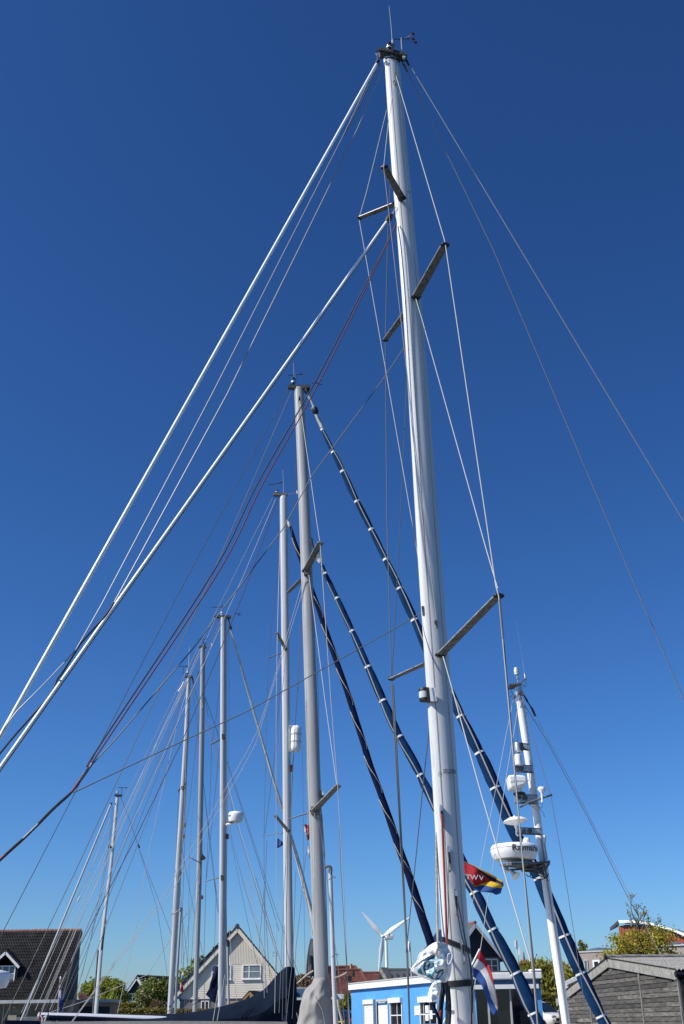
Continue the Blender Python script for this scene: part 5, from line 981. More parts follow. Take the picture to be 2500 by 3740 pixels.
for (x, y) in ((1323.5, 3330), (1500.5, 3349), (1383.5, 3555)):
    tip = P(x, y, DT - 2); d = (tip - hub); L = d.length; d.normalize(); side = d.cross(V((0, 1, 0))).normalized(); rows = []
    for i in range(13):
        u = i / 12; ch = (5.0 if u < .05 else 4.6 + 5.0 * math.sin(min(1, (u - .05) / .25) * math.pi / 2) if u < .3 else 9.6 * (1 - (u - .3) / .7) + 2.2) * s * .80; th_ = ch * (.9 if u < .05 else .28)
        c = hub + d * (L * u) + side * (ch * .12); tws = .5 * (1 - u); A_ = side * math.cos(tws) + V((0, 1, 0)) * math.sin(tws); B_ = d.cross(A_)
        rows.append([c + A_ * math.cos(2 * math.pi * j / 12) * ch + B_ * math.sin(2 * math.pi * j / 12) * th_ for j in range(13)])
    tw.part('blade', Geo().grid(rows), 'turbine', smooth=60)

# ================================================================== buildings
class Wall:
    """vertical plane through two ground points; u along it, n towards the camera, z up"""
    def __init__(s, a, b):
        s.a = V((a.x, a.y, 0)); s.u = (V((b.x, b.y, 0)) - s.a).normalized(); s.n = V((s.u.y, -s.u.x, 0))
        if s.n.dot(CAM - s.a) < 0: s.n = -s.n
    def hit(s, x, y):
        d = ray(x, y); return CAM + d * ((s.a - CAM).dot(s.n) / d.dot(s.n))
    def uz(s, x, y):
        p = s.hit(x, y); return (p - s.a).dot(s.u), p.z
    def p(s, u, zz_, n=0.0): return s.a + s.u * u + s.n * n + V((0, 0, zz_))
    def box(s, g_, u0, u1, z0, z1, n0, n1):
        return g_.box(s.p((u0 + u1) / 2, (z0 + z1) / 2, (n0 + n1) / 2), s.u * ((u1 - u0) / 2), s.n * ((n1 - n0) / 2), V((0, 0, (z1 - z0) / 2)))
    def rect(s, x0, y0, x1, y1):
        ym, xm = (y0 + y1) / 2, (x0 + x1) / 2; return s.uz(x0, ym)[0], s.uz(x1, ym)[0], s.uz(xm, y1)[1], s.uz(xm, y0)[1]
    def poly(s, g_, uz, n0, n1): return g_.prism([s.p(u, zz_, n0) for u, zz_ in uz], s.n * (n1 - n0))
GZ = 1.45
mat('office_blue', (.075, .30, .62), .75, var=.05, scale=1.2, bump=.1, bscale=12); mat('office_blue_dark', (.008, .055, .14), .5)
mat('trim_white', (.74, .74, .72), .5, var=.04, scale=2); mat('trim_grey', (.42, .43, .42), .6, var=.08, scale=2)
mat('glass_dark', (.010, .012, .016), .06, spec=.6); mat('glass_sky', (.10, .13, .15), .08, spec=.8); mat('curtain', (.17, .21, .22), .9, var=.15, scale=4, stretch=(6, 6, .4))
mat('tile_dark', (.046, .0435, .041), .85, var=.35, scale=1.5, detail=8, spec=.2); mat('tile_red', (.125, .038, .028), .75, var=.30, scale=2.5, detail=8); mat('tile_ridge', (.22, .10, .07), .75, var=.3, scale=3)
mat('tile_grey', (.09, .085, .08), .75, var=.3, scale=2); mat('siding_cream', (.66, .60, .49), .7, var=.06, scale=1.5); mat('boards_navy', (.018, .025, .036), .7, var=.15, scale=2)
mat('brick', (.23, .165, .13), .85, var=.25, scale=14, detail=8, bump=.2, bscale=30); mat('brick_yellow', (.32, .26, .17), .85, var=.2, scale=14, detail=8); mat('render_grey', (.16, .16, .155), .85, var=.1, scale=3); mat('stucco_taupe', (.33, .27, .235), .9, var=.08, scale=5, bump=.2, bscale=30)
mat('wood_black', (.022, .022, .024), .7, var=.2, scale=3); mat('wood_orange', (.42, .22, .09), .6, var=.15, scale=3); mat('wood_grey', (.20, .19, .165), .85, var=.35, scale=3, stretch=(1, 1, 1))
mat('solar', (.012, .02, .045), .12, spec=.7); mat('metal_dark', (.06, .065, .07), .5); mat('roof_blue', (.06, .11, .20), .4, var=.15, scale=2); mat('cladding_red', (.26, .065, .028), .6, var=.30, scale=3, stretch=(8, 8, .3))
mat('eternit', (.20, .192, .178), .9, var=.30, scale=3.5, detail=9, bump=.3, bscale=20); mat('concrete_trim', (.27, .26, .23), .9, var=.25, scale=4, detail=9, bump=.2, bscale=24)
shed_mats = []
for i in range(7):
    b_ = (.072, .095, .055, .12, .045, .08, .15)[i]; shed_mats.append(mat('board_grey_%d' % i, (b_ * 1.10, b_ * 1.0, b_ * .86), .9, var=.5, scale=2.2, detail=10, stretch=(1, 1, 7), bump=.4, bscale=14).name)

def tiles(g_, e0, e1, r0, r1, nc, nr, h=.05, lift=.03):
    """pantiles on the slope e0-e1 (eave) r0-r1 (ridge), as real relief"""
    nrm = (e1 - e0).cross(r0 - e0).normalized()
    if nrm.dot(CAM - e0) < 0: nrm = -nrm
    prof = ((0, .15), (.14, .75), (.32, 1.0), (.55, .75), (.75, .1), (.9, 0))
    for r in range(nr):
        rows_ = []
        for (v, hh) in ((r / nr, lift), ((r + 1.06) / nr, 0.0)):
            a_, b_ = lerp(e0, r0, min(1.0, v)), lerp(e1, r1, min(1.0, v)); row = []
            for k in range(nc):
                for (u, w_) in prof: row.append(lerp(a_, b_, (k + u) / nc) + nrm * (hh + h * w_ + .006 * mnoise.noise(V((k * 1.7, r * 2.3, 1)))))
            row.append(b_ + nrm * hh); rows_.append(row)
        low = [p - nrm * lift for p in rows_[0]]
        g_.grid([low] + rows_)
def window(t_, wl, x0, y0, x1, y1, panes=((0, .5), (.5, 1)), rows_=2, frame='trim_white', glass='glass_sky', fw=.07, out=.06, cross=True, sill=True, bo=0.0):
    out += bo
    u0, u1, z0, z1 = wl.rect(x0, y0, x1, y1); g_ = Geo()
    for (a_, b_, c_, d_) in ((u0, u0 + fw, z0, z1), (u1 - fw, u1, z0, z1), (u0 + fw, u1 - fw, z0, z0 + fw), (u0 + fw, u1 - fw, z1 - fw, z1)): wl.box(g_, a_, b_, c_, d_, -.05, out)
    for (a_, b_) in panes[1:]: wl.box(g_, lerp(u0, u1, a_) - fw / 2, lerp(u0, u1, a_) + fw / 2, z0 + fw, z1 - fw, -.05, out - .01)
    f_ = t_.part('window', g_, frame, smooth=0)
    for (a_, b_) in panes:
        ua, ub = lerp(u0, u1, a_) + fw / 2, lerp(u0, u1, b_) - fw / 2
        for r in range(rows_):
            za, zb = lerp(z0 + fw, z1 - fw, r / rows_), lerp(z0 + fw, z1 - fw, (r + 1) / rows_); g2 = Geo(); wl.box(g2, ua, ub, za + .02, zb - .02, bo, bo + .02); t_.part('pane', g2, glass, f_, smooth=0)
        if cross:
            for r in range(1, rows_): g2 = Geo(); zz_ = lerp(z0 + fw, z1 - fw, r / rows_); wl.box(g2, ua, ub, zz_ - fw * .3, zz_ + fw * .3, bo, out - .015); t_.part('glazing_bar', g2, frame, f_, smooth=0)
    if sill: g2 = Geo(); wl.box(g2, u0 - .06, u1 + .06, z0 - .06, z0 - .005, -.02, out + .06); t_.part('sill', g2, frame, f_, smooth=0)
    return f_

# ---- blue harbour office (oblique front at left, straight front at right)
wa = Wall(P(1284, 3700, 90), P(1735, 3700, 70.5)); K = wa.p
t = Thing('harbour_office', 'low bright blue harbour office with white fascia and shuttered windows', 'building', wa.p(6, GZ))
uL = wa.uz(1284, 3640)[0]; uR = wa.uz(1738, 3640)[0]; zT = wa.uz(1284, 3592)[1]; zF = wa.uz(1284, 3616)[1]
fA, fB, fC = wa.p(uL, 0), wa.p(uR, 0), P(1974, 3650, 70.6); foot = [V((q_.x, q_.y, GZ)) for q_ in (fA, fB, V((fB.x + .2, 71.2, 0)), V((fC.x, 71.2, 0)), V((fC.x, 77, 0)), V((fA.x + 4, 93, 0)))]
g = Geo(); g.prism(foot, (0, 0, zF + .02 - GZ)); t.part('wall', g, 'office_blue', smooth=0)
g = Geo(); g.prism([V((q_.x, q_.y, zF + .03)) for q_ in foot], (0, 0, zT - zF - .1)); t.part('roof_deck', g, 'metal_dark', smooth=0)
g = Geo(); wa.box(g, uL - .22, uR + .1, zF, zT - .06, .002, .22); t.part('fascia', g, 'trim_white', smooth=0)
g = Geo(); wa.box(g, uL - .25, uR + .1, zT - .06, zT + .02, -.3, .26); t.part('roof_edge', g, 'trim_grey', smooth=0)
# roller shutter, door with sign, windows
u0, u1, z0, z1 = wa.rect(1336, 3651, 1373, 3760); g = Geo(); wa.box(g, u0, u1, wa.uz(1355, 3667)[1], z1, 0, .22); sh = t.part('shutter_box', g, 'trim_white', smooth=0)
zs = wa.uz(1355, 3667)[1]; k = 0
while zs - k * .11 > GZ + .3: g = Geo(); wa.box(g, u0 + .03, u1 - .03, zs - (k + 1) * .11 + .008, zs - k * .11, 0, .10 + .012 * (k % 2)); t.part('shutter_slat', g, 'trim_white', sh, smooth=0); k += 1
g = Geo(); wa.box(g, u1 - .02, u1 + .04, GZ + .3, z1, 0, .2); wa.box(g, u0 - .04, u0 + .02, GZ + .3, zs, 0, .16); t.part('shutter_rail', g, 'trim_grey', sh, smooth=0)
u0, u1, z0, z1 = wa.rect(1378, 3650, 1421, 3765); g = Geo(); wa.box(g, u0, u0 + .08, GZ, z1, -.02, .06); wa.box(g, u1 - .08, u1, GZ, z1, -.02, .06); wa.box(g, u0 + .08, u1 - .08, z1 - .12, z1, -.02, .06); dr = t.part('door_frame', g, 'trim_grey', smooth=0)
a0, a1, b0, b1 = wa.rect(1379, 3656, 1418, 3667); g = Geo(); wa.box(g, a0, a1, b0, b1, 0, .05); sg = t.part('door_sign', g, 'office_blue_dark', dr, smooth=0)
t.part('lettering', text_geo('PRIVAAT', lambda u, v, z_: wa.p(lerp(a0 + .3, a1 - .28, u), b0 + .05 + v * .17, .06)), 'trim_white', sg, smooth=0)
a0, a1, b0, b1 = wa.rect(1385, 3672, 1418, 3770); g = Geo(); wa.box(g, a0, a1, GZ, b1, 0, .03); t.part('door', g, 'trim_white', dr, smooth=0)
a0, a1, b0, b1 = wa.rect(1379, 3668, 1385, 3770); g = Geo(); wa.box(g, a0, a1, GZ, b1, 0, .02); t.part('door_gap', g, 'glass_dark', dr, smooth=0)
def office_window(x0, x1, ytop, ybox, dark='glass_dark', mull=(.55,)):
    u0, u1, z0, z1 = wa.rect(x0, ytop, x1, 3770); zb_ = wa.uz((x0 + x1) / 2, ybox)[1]; g_ = Geo(); wa.box(g_, u0, u1, zb_, z1, 0, .24); f_ = t.part('shutter_box', g_, 'trim_white', smooth=0)
    g_ = Geo(); wa.box(g_, u0, u0 + .1, GZ + .5, zb_, -.05, .1); wa.box(g_, u1 - .1, u1, GZ + .5, zb_, -.05, .1)
    for mm_ in mull: wa.box(g_, lerp(u0, u1, mm_) - .025, lerp(u0, u1, mm_) + .025, GZ + .5, zb_, -.05, .06)
    wa.box(g_, u0 + .1, u1 - .1, GZ + 1.02, GZ + 1.08, -.05, .05); t.part('window_frame', g_, 'trim_white', f_, smooth=0)
    g_ = Geo(); wa.box(g_, u0 + .1, u1 - .1, GZ + .5, zb_, -.02, .01); t.part('pane', g_, dark, f_, smooth=0); return f_
office_window(1430, 1474, 3644, 3662); office_window(1539, 1602, 3639, 3660, mull=(.2, .55)); office_window(1640, 1690, 3634, 3658)
for (x0, y0, x1, y1) in ((1556, 3672, 1568, 3700), (1556, 3703, 1568, 3728), (1571, 3690, 1582, 3722)): a0, a1, b0, b1 = wa.rect(x0, y0, x1, y1); g = Geo(); wa.box(g, a0, a1, b0, b1, .03, .04); t.part('notice', g, 'trim_white', smooth=0)
a0, a1, b0, b1 = wa.rect(1517, 3674, 1537, 3708); g = Geo(); wa.box(g, a0, a1, b0, b1, 0, .05); nb = t.part('notice_board', g, 'trim_white', smooth=0); g = Geo(); wa.box(g, a0 + .1, a1 - .1, lerp(b0, b1, .62), lerp(b0, b1, .66), .05, .056); t.part('print_line', g, 'trim_grey', nb, smooth=0)
# straight front
wb = Wall(P(1700, 3700, 70.4), P(1985, 3700, 70.2)); uL = wb.uz(1722, 3600)[0]; uR = wb.uz(1975, 3600)[0]
z0 = wb.uz(1850, 3577)[1]; z1 = wb.uz(1850, 3552)[1]; z2 = wb.uz(1850, 3596)[1]; z3 = wb.uz(1850, 3612)[1]
g = Geo(); wb.box(g, uL - .6, uR + .12, z0, z1, -7, .25); fr = t.part('roof_fascia', g, 'trim_white', smooth=0); bv = fr.modifiers.new('Bevel', 'BEVEL'); bv.width = .05; bv.segments = 2
a0 = wb.uz(1935, 3545)[0]; g = Geo(); wb.box(g, a0, uR + .14, z1, z1 + .16, -7, .27); rb = t.part('roof_curb', g, 'trim_white', smooth=0); rb.modifiers.new('Bevel', 'BEVEL').width = .06
g = Geo(); wb.box(g, uL + .4, a0, z1, z1 + .12, -7, -.5); t.part('roof_gravel', g, 'metal_dark', smooth=0)
g = Geo(); wb.box(g, uL - .6, uR + .02, z2, z0, -7, .05); t.part('blue_band', g, 'office_blue_dark', smooth=0)
g = Geo(); wb.box(g, uL - .6, wb.uz(1966, 3600)[0], z3, z2, -1, .30); t.part('awning_box', g, 'trim_white', smooth=0)
g = Geo(); wb.box(g, wb.uz(1962, 3650)[0], uR, GZ, z2, -7, .02); t.part('corner_post', g, 'office_blue', smooth=0)
g = Geo(); wb.box(g, uL - .6, uR, GZ, z2, -6.9, -.35); t.part('inner_wall', g, 'boards_navy', smooth=0)
for (x0, x1) in ((1724, 1786), (1787, 1868), (1869, 1946)): a0, a1, _, _ = wb.rect(x0, 3620, x1, 3740); g = Geo(); wb.box(g, a0 + .04, a1 - .04, GZ + .4, z3, -.25, -.22); t.part('pane', g, 'glass_dark', smooth=0)
for x in (1786, 1868, 1947): a0 = wb.uz(x, 3680)[0]; g = Geo(); wb.box(g, a0 - .05, a0 + .05, GZ, z3, -.3, 0); t.part('mullion', g, 'trim_grey', smooth=0)
for (xa, ya, xb, yb, wd_) in ((1887, 3412, 1895, 3541, 5), ):
    a_, b_ = P(xb, yb, 72), P(xa, ya + 20, 72); ap = Thing('antenna_pole', 'thin grey pole with white panel aerials on the office roof', 'antenna', V((a_.x, 72, z1)))
    ap.part('pole', Geo().tube([V((a_.x, a_.y, z1 - .1)), V((b_.x, b_.y, b_.z))], mw(5, a_) / 2, 10), 'trim_grey')
    for (x, y0_, y1_) in ((1883, 3435, 3458), (1897, 3462, 3488)): p_ = P(x, (y0_ + y1_) / 2, 71.9); ap.part('panel_aerial', Geo().box(p_, (mw(2.6, p_), 0, 0), (0, .05, 0), (0, 0, mw((y1_ - y0_) / 2, p_))), 'trim_white', smooth=0)
    ap.part('whip', Geo().tube(px_path([(1883, 3440), (1881, 3418)], 71.9), mw(1.6, a_) / 2, 5), 'wire_pale')
pz = P(1504, 3560, 84); ps = Thing('lamp_post', 'thin grey post with a short white arm beside the blue rope knot', 'lamp post', V((P(1502, 3560, 86).x, 86, GZ)))
p0, p1 = P(1504, 3560, 86), P(1497, 3437, 86); ps.part('post', Geo().tube([V((p0.x, 86, GZ)), p0, V((p1.x, 86, p1.z))], mw(5.5, p0) / 2, 10), 'trim_grey'); ps.part('arm', Geo().tube(px_path([(1482, 3460), (1495, 3457)], 85.9), mw(7, p0) / 2, 8), 'trim_white'); ps.part('box', Geo().tube(px_path([(1494, 3470), (1494, 3448), (1497, 3440)], 85.8), mw(7, p0) / 2, 8), 'trim_white')

# ---- grey boarded shed on the right
ws = Wall(P(2070, 3650, 57), P(2492, 3650, 43)); back = -ws.n
t = Thing('wooden_shed', 'weathered grey boarded shed with corrugated roof on the right', 'shed', ws.p(6, GZ))
ap_ = ws.uz(2229, 3527); lf = ws.uz(2066, 3651); rg = ws.uz(2478, 3572); low = ws.uz(2040, 3672)
uend = ws.uz(2490, 3640)[0]; ustart = low[0]
def roof_z(u): return lerp(lf[1], ap_[1], (u - lf[0]) / (ap_[0] - lf[0])) if u < ap_[0] else lerp(ap_[1], rg[1], (u - ap_[0]) / (rg[0] - ap_[0]))
g = Geo(); ws.poly(g, [(ustart, GZ), (uend, GZ), (uend, roof_z(uend) - .05), (ap_[0], ap_[1] - .05), (ustart, roof_z(ustart) - .05)], -6.0, -.06); t.part('core', g, 'wood_black', smooth=0)
b1_, b2_ = ws.uz(2161, 3680)[0], ws.uz(2347, 3640)[0]
bh = .165; zz_ = GZ; row = 0; random.seed(11)
while zz_ < ap_[1] + .1:
    for (ua, ub) in ((ustart, b1_), (b1_, b2_), (b2_, uend)):
        cuts = [ua, ub]
        if random.random() < .45: cuts.insert(1, lerp(ua, ub, random.uniform(.25, .75)))
        for c0_, c1_ in zip(cuts, cuts[1:]):
            zt = zz_ + bh - .006; a_, b_ = c0_ + .008, c1_ - .008
            while a_ < b_ and roof_z(a_) < zt: a_ += .05
            while b_ > a_ and roof_z(b_) < zt: b_ -= .05
            if b_ - a_ < .12: continue
            g = Geo(); n_ = random.uniform(.0, .008)
            vs = [ws.p(u_, z_, nn_) for u_ in (a_, b_) for z_, nn_ in ((zz_, .028 + n_), (zt, .006 + n_), (zt, -.05), (zz_, -.05))]
            g.add(vs, [(0, 1, 2, 3), (4, 7, 6, 5), (0, 4, 5, 1), (1, 5, 6, 2), (2, 6, 7, 3), (3, 7, 4, 0)])
            t.part('board', g, random.choice(shed_mats), smooth=0)
    zz_ += bh; row += 1
for u_ in (b1_, b2_, uend - .05): g = Geo(); ws.box(g, u_ - .05, u_ + .05, GZ, roof_z(u_) - .08, .0, .07); t.part('batten', g, 'wood_grey', smooth=0)
for (ua, ub) in ((ustart, ap_[0]), (ap_[0], rg[0])):
    n_ = 5
    for i in range(n_):
        a_, b_ = lerp(ua, ub, i / n_), lerp(ua, ub, (i + 1) / n_); za, zb = roof_z(a_), roof_z(b_); g = Geo(); ws.poly(g, [(a_ + .006, za - .06), (b_ - .006, zb - .06), (b_ - .006, zb + .26), (a_ + .006, za + .26)], .0, .10 + .004 * (i % 2)); t.part('barge_board', g, 'concrete_trim', smooth=0)
def corr(ua, ub, name):      # corrugated sheets, waves run down the slope
    rows_ = []; L = 9.0; ncor = 60
    for i in range(6):
        u_ = lerp(ua, ub, i / 5); zz = roof_z(u_) + .30
        rows_.append([ws.p(u_, zz + .035 * math.cos(2 * math.pi * k / 4) , .14 - L * k / (ncor * 4)) for k in range(ncor * 4 + 1)])
    g_ = Geo(); g_.grid(rows_); t.part(name, g_, 'eternit', smooth=60)
for k in range(3): ra, rb_ = lerp(ap_[0], rg[0] + .1, k / 3), lerp(ap_[0], rg[0] + .1, (k + 1) / 3 + .01); corr(ra, rb_, 'roof_sheet')
corr(ap_[0], ustart, 'roof_sheet')
cap = [ws.p(ap_[0], ap_[1] + .36 + .012 * math.sin(i * 2.1), .16 - i * .3) for i in range(31)]; t.part('ridge_cap', Geo().tube(cap, [.075 + .012 * (i % 2) for i in range(31)], 8), 'eternit'); t.part('ridge_end', Geo().lathe(cap[0], ws.n, [(.1, -.02), (.1, .06), (.02, .08)], 10), 'wood_black')
e = ws.p(rg[0] + .12, rg[1] + .12, .15); t.part('gutter', Geo().tube([e, e - ws.n * 8], .10, 10), 'black_gloss')
# ---- stucco house with white window behind the shed
wc = Wall(P(2110, 3600, 78), P(2330, 3600, 76)); t = Thing('flat_roofed_house', 'taupe rendered flat-roofed house with white framed window, behind the wooden shed', 'house', wc.p(3, GZ))
uL = wc.uz(2112, 3600)[0]; uR = wc.uz(2500, 3500)[0] + 3; zT = wc.uz(2112, 3480)[1]
g = Geo(); wc.box(g, uL, uR, GZ, zT, -6, 0); t.part('wall', g, 'stucco_taupe', smooth=0); g = Geo(); wc.box(g, uL - .05, uR, zT, zT + .09, -6, .05); t.part('roof_edge', g, 'trim_grey', smooth=0)
window(t, wc, 2167, 3506, 2194, 3552, panes=((0, 1),), rows_=1, glass='glass_dark', fw=.11); window(t, wc, 2136, 3506, 2150, 3560, panes=((0, 1),), rows_=1, frame='trim_grey', glass='glass_sky', fw=.05)
for x in (2113, 2122): a0, a1, b0, b1 = wc.rect(x, 3510, x + 4, 3560); g = Geo(); wc.box(g, a0, a1, b0, b1, 0, .02); t.part('slot_window', g, 'glass_dark', smooth=0)
g = Geo(); dm = P(2190, 3474, 79); g.lathe(V((dm.x, 79, zT)), (0, 0, 1), [(1.1, 0), (1.0, .15), (.6, .3), (.05, .38)], 20); t.part('roof_light', g, 'glass_sky')
dm = P(2466, 3453, 78); g = Geo(); g.lathe(V((dm.x, 78, dm.z - .2)), (0, 0, 1), [(.75, 0), (.7, .2), (.4, .35), (.05, .4)], 20); t.part('roof_light', g, 'glass_sky')
g = Geo(); wc.box(g, wc.uz(2415, 3470)[0], uR, GZ, wc.uz(2450, 3456)[1], -6, .3); t.part('wing', g, 'stucco_taupe', smooth=0); g = Geo(); wc.box(g, wc.uz(2412, 3470)[0], uR, wc.uz(2450, 3456)[1], wc.uz(2450, 3453)[1], -6, .4); t.part('wing_edge', g, 'trim_white', smooth=0)
# ---- red-clad building with curved roof
wd = Wall(P(2285, 3450, 90), P(2500, 3450, 84)); t = Thing('curved_roof_house', 'house clad in red-brown boards under a white curved roof edge', 'house', wd.p(4, GZ))
crv = [wd.uz(x, y) for x, y in ((2280, 3384), (2300, 3378), (2340, 3376), (2380, 3379), (2420, 3386), (2460, 3397), (2500, 3411), (2560, 3436))]
g = Geo(); wd.poly(g, [(crv[0][0], GZ), (crv[-1][0], GZ)] + crv[::-1], -.6, .48); t.part('wall', g, 'metal_dark', smooth=0)
n_ = 46
for i in range(n_):
    ua, ub = lerp(crv[0][0], crv[-1][0], i / n_), lerp(crv[0][0], crv[-1][0], (i + 1) / n_); um = (ua + ub) / 2
    zt = next(lerp(a_[1], b_[1], (um - a_[0]) / (b_[0] - a_[0])) for a_, b_ in zip(crv, crv[1:]) if a_[0] <= um <= b_[0]); g = Geo(); wd.box(g, ua + .01, ub - .01, GZ, zt - .1, .50, .56 + .012 * (i % 2)); t.part('board', g, 'cladding_red', smooth=0)
edge = [wd.uz(x, y) for x, y in ((2296, 3362), (2340, 3362), (2380, 3365), (2420, 3372), (2460, 3382), (2500, 3394), (2560, 3417))]; edge2 = [wd.uz(x, y) for x, y in ((2300, 3372), (2340, 3371), (2380, 3374), (2420, 3381), (2460, 3391), (2500, 3404), (2560, 3428))]
g = Geo(); g.grid([[wd.p(*a_, 1.0), wd.p(*b_, 1.0), wd.p(b_[0], b_[1], .85)] for a_, b_ in zip(edge, edge2)]); t.part('roof_fascia', g, 'trim_white', smooth=40); g = Geo(); g.grid([[wd.p(b_[0], b_[1] + .02, .86), wd.p(b_[0], b_[1] + .02, .3)] for b_ in edge2]); g.grid([[wd.p(*a_, .99), wd.p(a_[0], a_[1] - .25, .3)] for a_ in edge]); t.part('roof', g, 'metal_dark', smooth=40)
pL = wd.hit(2253, 3379); g = Geo(); q0, q1 = wd.p(*edge[0], 1.0), wd.p(*edge2[0], 1.0); pb_ = pL + V((0, 3, 0)); g.add([q0, q1, pL + V((0, 0, -.25)) + V((0, 2.5, 0)), pL + V((0, 2.5, 0))], [(0, 1, 2, 3)]); g.add([q1, wd.p(*crv[0], .5), pL + V((0, 2.5, -.25))], [(0, 1, 2)]); t.part('soffit', g, 'metal_dark', smooth=0)
# ---- white garden pergola
t = Thing('pergola', 'white painted pergola frame between pale mast and shed gable', 'pergola', V((P(2085, 3600, 75).x, 75, GZ))); g = Geo(); a_, b_ = P(2066, 3592, 75), P(2108, 3572, 75); g.bar(a_, b_, .5, .22); t.part('beam', g, 'trim_white', smooth=0)
for x, y in ((2072, 3592), (2101, 3570)): p_ = P(x, y, 75); g = Geo(); g.box(V((p_.x, 75, (p_.z + GZ) / 2)), (.09 if x < 2090 else .2, 0, 0), (0, .12, 0), (0, 0, (p_.z - GZ) / 2)); t.part('post', g, 'trim_white', smooth=0)
# ---- brick house with navy boarded gable behind the office
A_, B_ = P(1731, 3381, 104), P(1607, 3405, 112.5); rd_ = (V((B_.x, B_.y, 0)) - V((A_.x, A_.y, 0))).normalized(); A_.z = (A_.z + B_.z) / 2; B_.z = A_.z
we = Wall(A_, A_ + V((-rd_.y, rd_.x, 0)) * 3); 
if we.u.x < 0: we.u = -we.u
t = Thing('brick_house', 'brick house with dark boarded gable and solar panels, behind the front mast', 'house', we.p(0, GZ))
za, ze = A_.z, we.uz(1826, 3500)[1]; hw = we.uz(1826, 3500)[0]
g = Geo(); we.poly(g, [(-hw, GZ), (hw, GZ), (hw, ze), (0, za - .2), (-hw, ze)], -9, 0); t.part('wall', g, 'brick', smooth=0)
zb0 = we.uz(1790, 3496)[1]; n_ = 34
for i in range(n_):
    ua, ub = lerp(-hw, hw, i / n_), lerp(-hw, hw, (i + 1) / n_); um = max(abs(ua), abs(ub)); zt = lerp(za - .25, ze, um / hw)
    if zt > zb0 + .05: g = Geo(); we.box(g, ua + .01, ub - .01, zb0, zt, 0, .05 + .01 * (i % 2)); t.part('gable_board', g, 'boards_navy', smooth=0)
for sg_ in (-1, 1):
    g = Geo(); ov = .45; e0 = we.p(sg_ * (hw + .35), ze - .28, ov); e1 = we.p(sg_ * (hw + .35), ze - .28, -9.3); r0, r1 = we.p(0, za, ov), we.p(0, za, -9.3); up_ = V((0, 0, .16))
    g.add([e0, e1, r1, r0, e0 + up_, e1 + up_, r1 + up_, r0 + up_], [(0, 1, 2, 3), (4, 7, 6, 5), (0, 4, 5, 1), (3, 2, 6, 7), (0, 3, 7, 4), (1, 5, 6, 2)]); rf = t.part('roof', g, 'tile_grey', smooth=0)
    g = Geo(); g.bar(e0 + V((0, 0, -.02)), r0 + V((0, 0, -.02)), .06, .26, side=we.n); t.part('verge_board', g, 'trim_white', rf, smooth=0)
    g = Geo(); tiles(g, lerp(e0, e1, .0) + up_, e1 + up_, r0 + up_, r1 + up_, 30, 16, .05); t.part('roof_tiles', g, 'tile_grey', rf, smooth=40, kind='stuff')
    if sg_ < 0:
        for k in range(4):
            for r in range(2): f0, f1 = .42 + k * .14, .42 + k * .14 + .13; h0, h1 = .30 + r * .33, .30 + r * .33 + .31; nn_ = V((0, 0, .34)); pt_ = lambda f_, h_: lerp(lerp(e0, e1, f_), lerp(r0, r1, f_), h_) + nn_; g = Geo(); g.prism([pt_(f0, h0), pt_(f1, h0), pt_(f1, h1), pt_(f0, h1)], (0, 0, .05)); t.part('solar_panel', g, 'solar', rf, smooth=0)
rc = [we.p(0, za + .2 + .02 * (i % 2), .45 - i * .33) for i in range(30)]; t.part('ridge_tiles', Geo().tube(rc, .14, 8), 'tile_ridge')
window(t, we, 1772, 3502, 1820, 3552, glass='glass_dark', fw=.1)
# ---- black timber building with tan barge boards
wf = Wall(P(1393, 3570, 104), P(1440, 3570, 103)); t = Thing('timber_barn', 'black barn roof with tan barge board behind the blue office', 'building', wf.p(1, GZ))
apx = wf.uz(1413, 3538); hl = apx[0] - wf.uz(1391, 3582)[0]; zl = wf.uz(1391, 3582)[1]; hr = wf.uz(1442, 3590)[0] - apx[0]; zr_ = wf.uz(1442, 3590)[1]
g = Geo(); wf.poly(g, [(apx[0] - hl, GZ), (apx[0] + hr, GZ), (apx[0] + hr, zr_), (apx[0], apx[1] - .1), (apx[0] - hl, zl)], -3, 0); t.part('wall', g, 'wood_black', smooth=0)
g = Geo(); g.bar(wf.p(apx[0] - hl, zl, .3), wf.p(*apx, .3), .08, .3, side=wf.n); t.part('verge_board', g, 'wood_black', smooth=0); g = Geo(); g.bar(wf.p(apx[0] + hr, zr_, .5), wf.p(*apx, .5), .9, .32, side=wf.n); t.part('verge_board', g, 'wood_grey', smooth=0)
r0, r1 = P(1420, 3543, 104), P(1640, 3543, 100); e0, e1 = P(1430, 3585, 101), P(1650, 3585, 97); g = Geo(); g.add([e0, e1, r1, r0], [(0, 1, 2, 3)]); g.add([r0, r1, r1 + V((0, 4, -2)), r0 + V((0, 4, -2))], [(0, 1, 2, 3)]); rf = t.part('roof', g, 'metal_dark', smooth=0)
for k in range(9): f0 = .02 + k * .108; a_, b_ = lerp(e0, e1, f0), lerp(r0, r1, f0); g = Geo(); g.bar(a_ + V((0, -.1, .05)), lerp(a_, b_, .6) + V((0, -.1, .05)), .12, .12); t.part('roof_hook', g, 'wood_black', rf, smooth=0); g = Geo(); g.bar(lerp(e0, e1, f0 + .01) + V((0, -.05, .06)), lerp(e0, e1, f0 + .09) + V((0, -.05, .06)), .6, .06); t.part('roof_panel', g, 'solar', rf, smooth=0)
g = Geo(); g.bar(r0 + V((0, 0, .08)), r1 + V((0, 0, .08)), .4, .12); t.part('ridge', g, 'wood_black', rf, smooth=0)
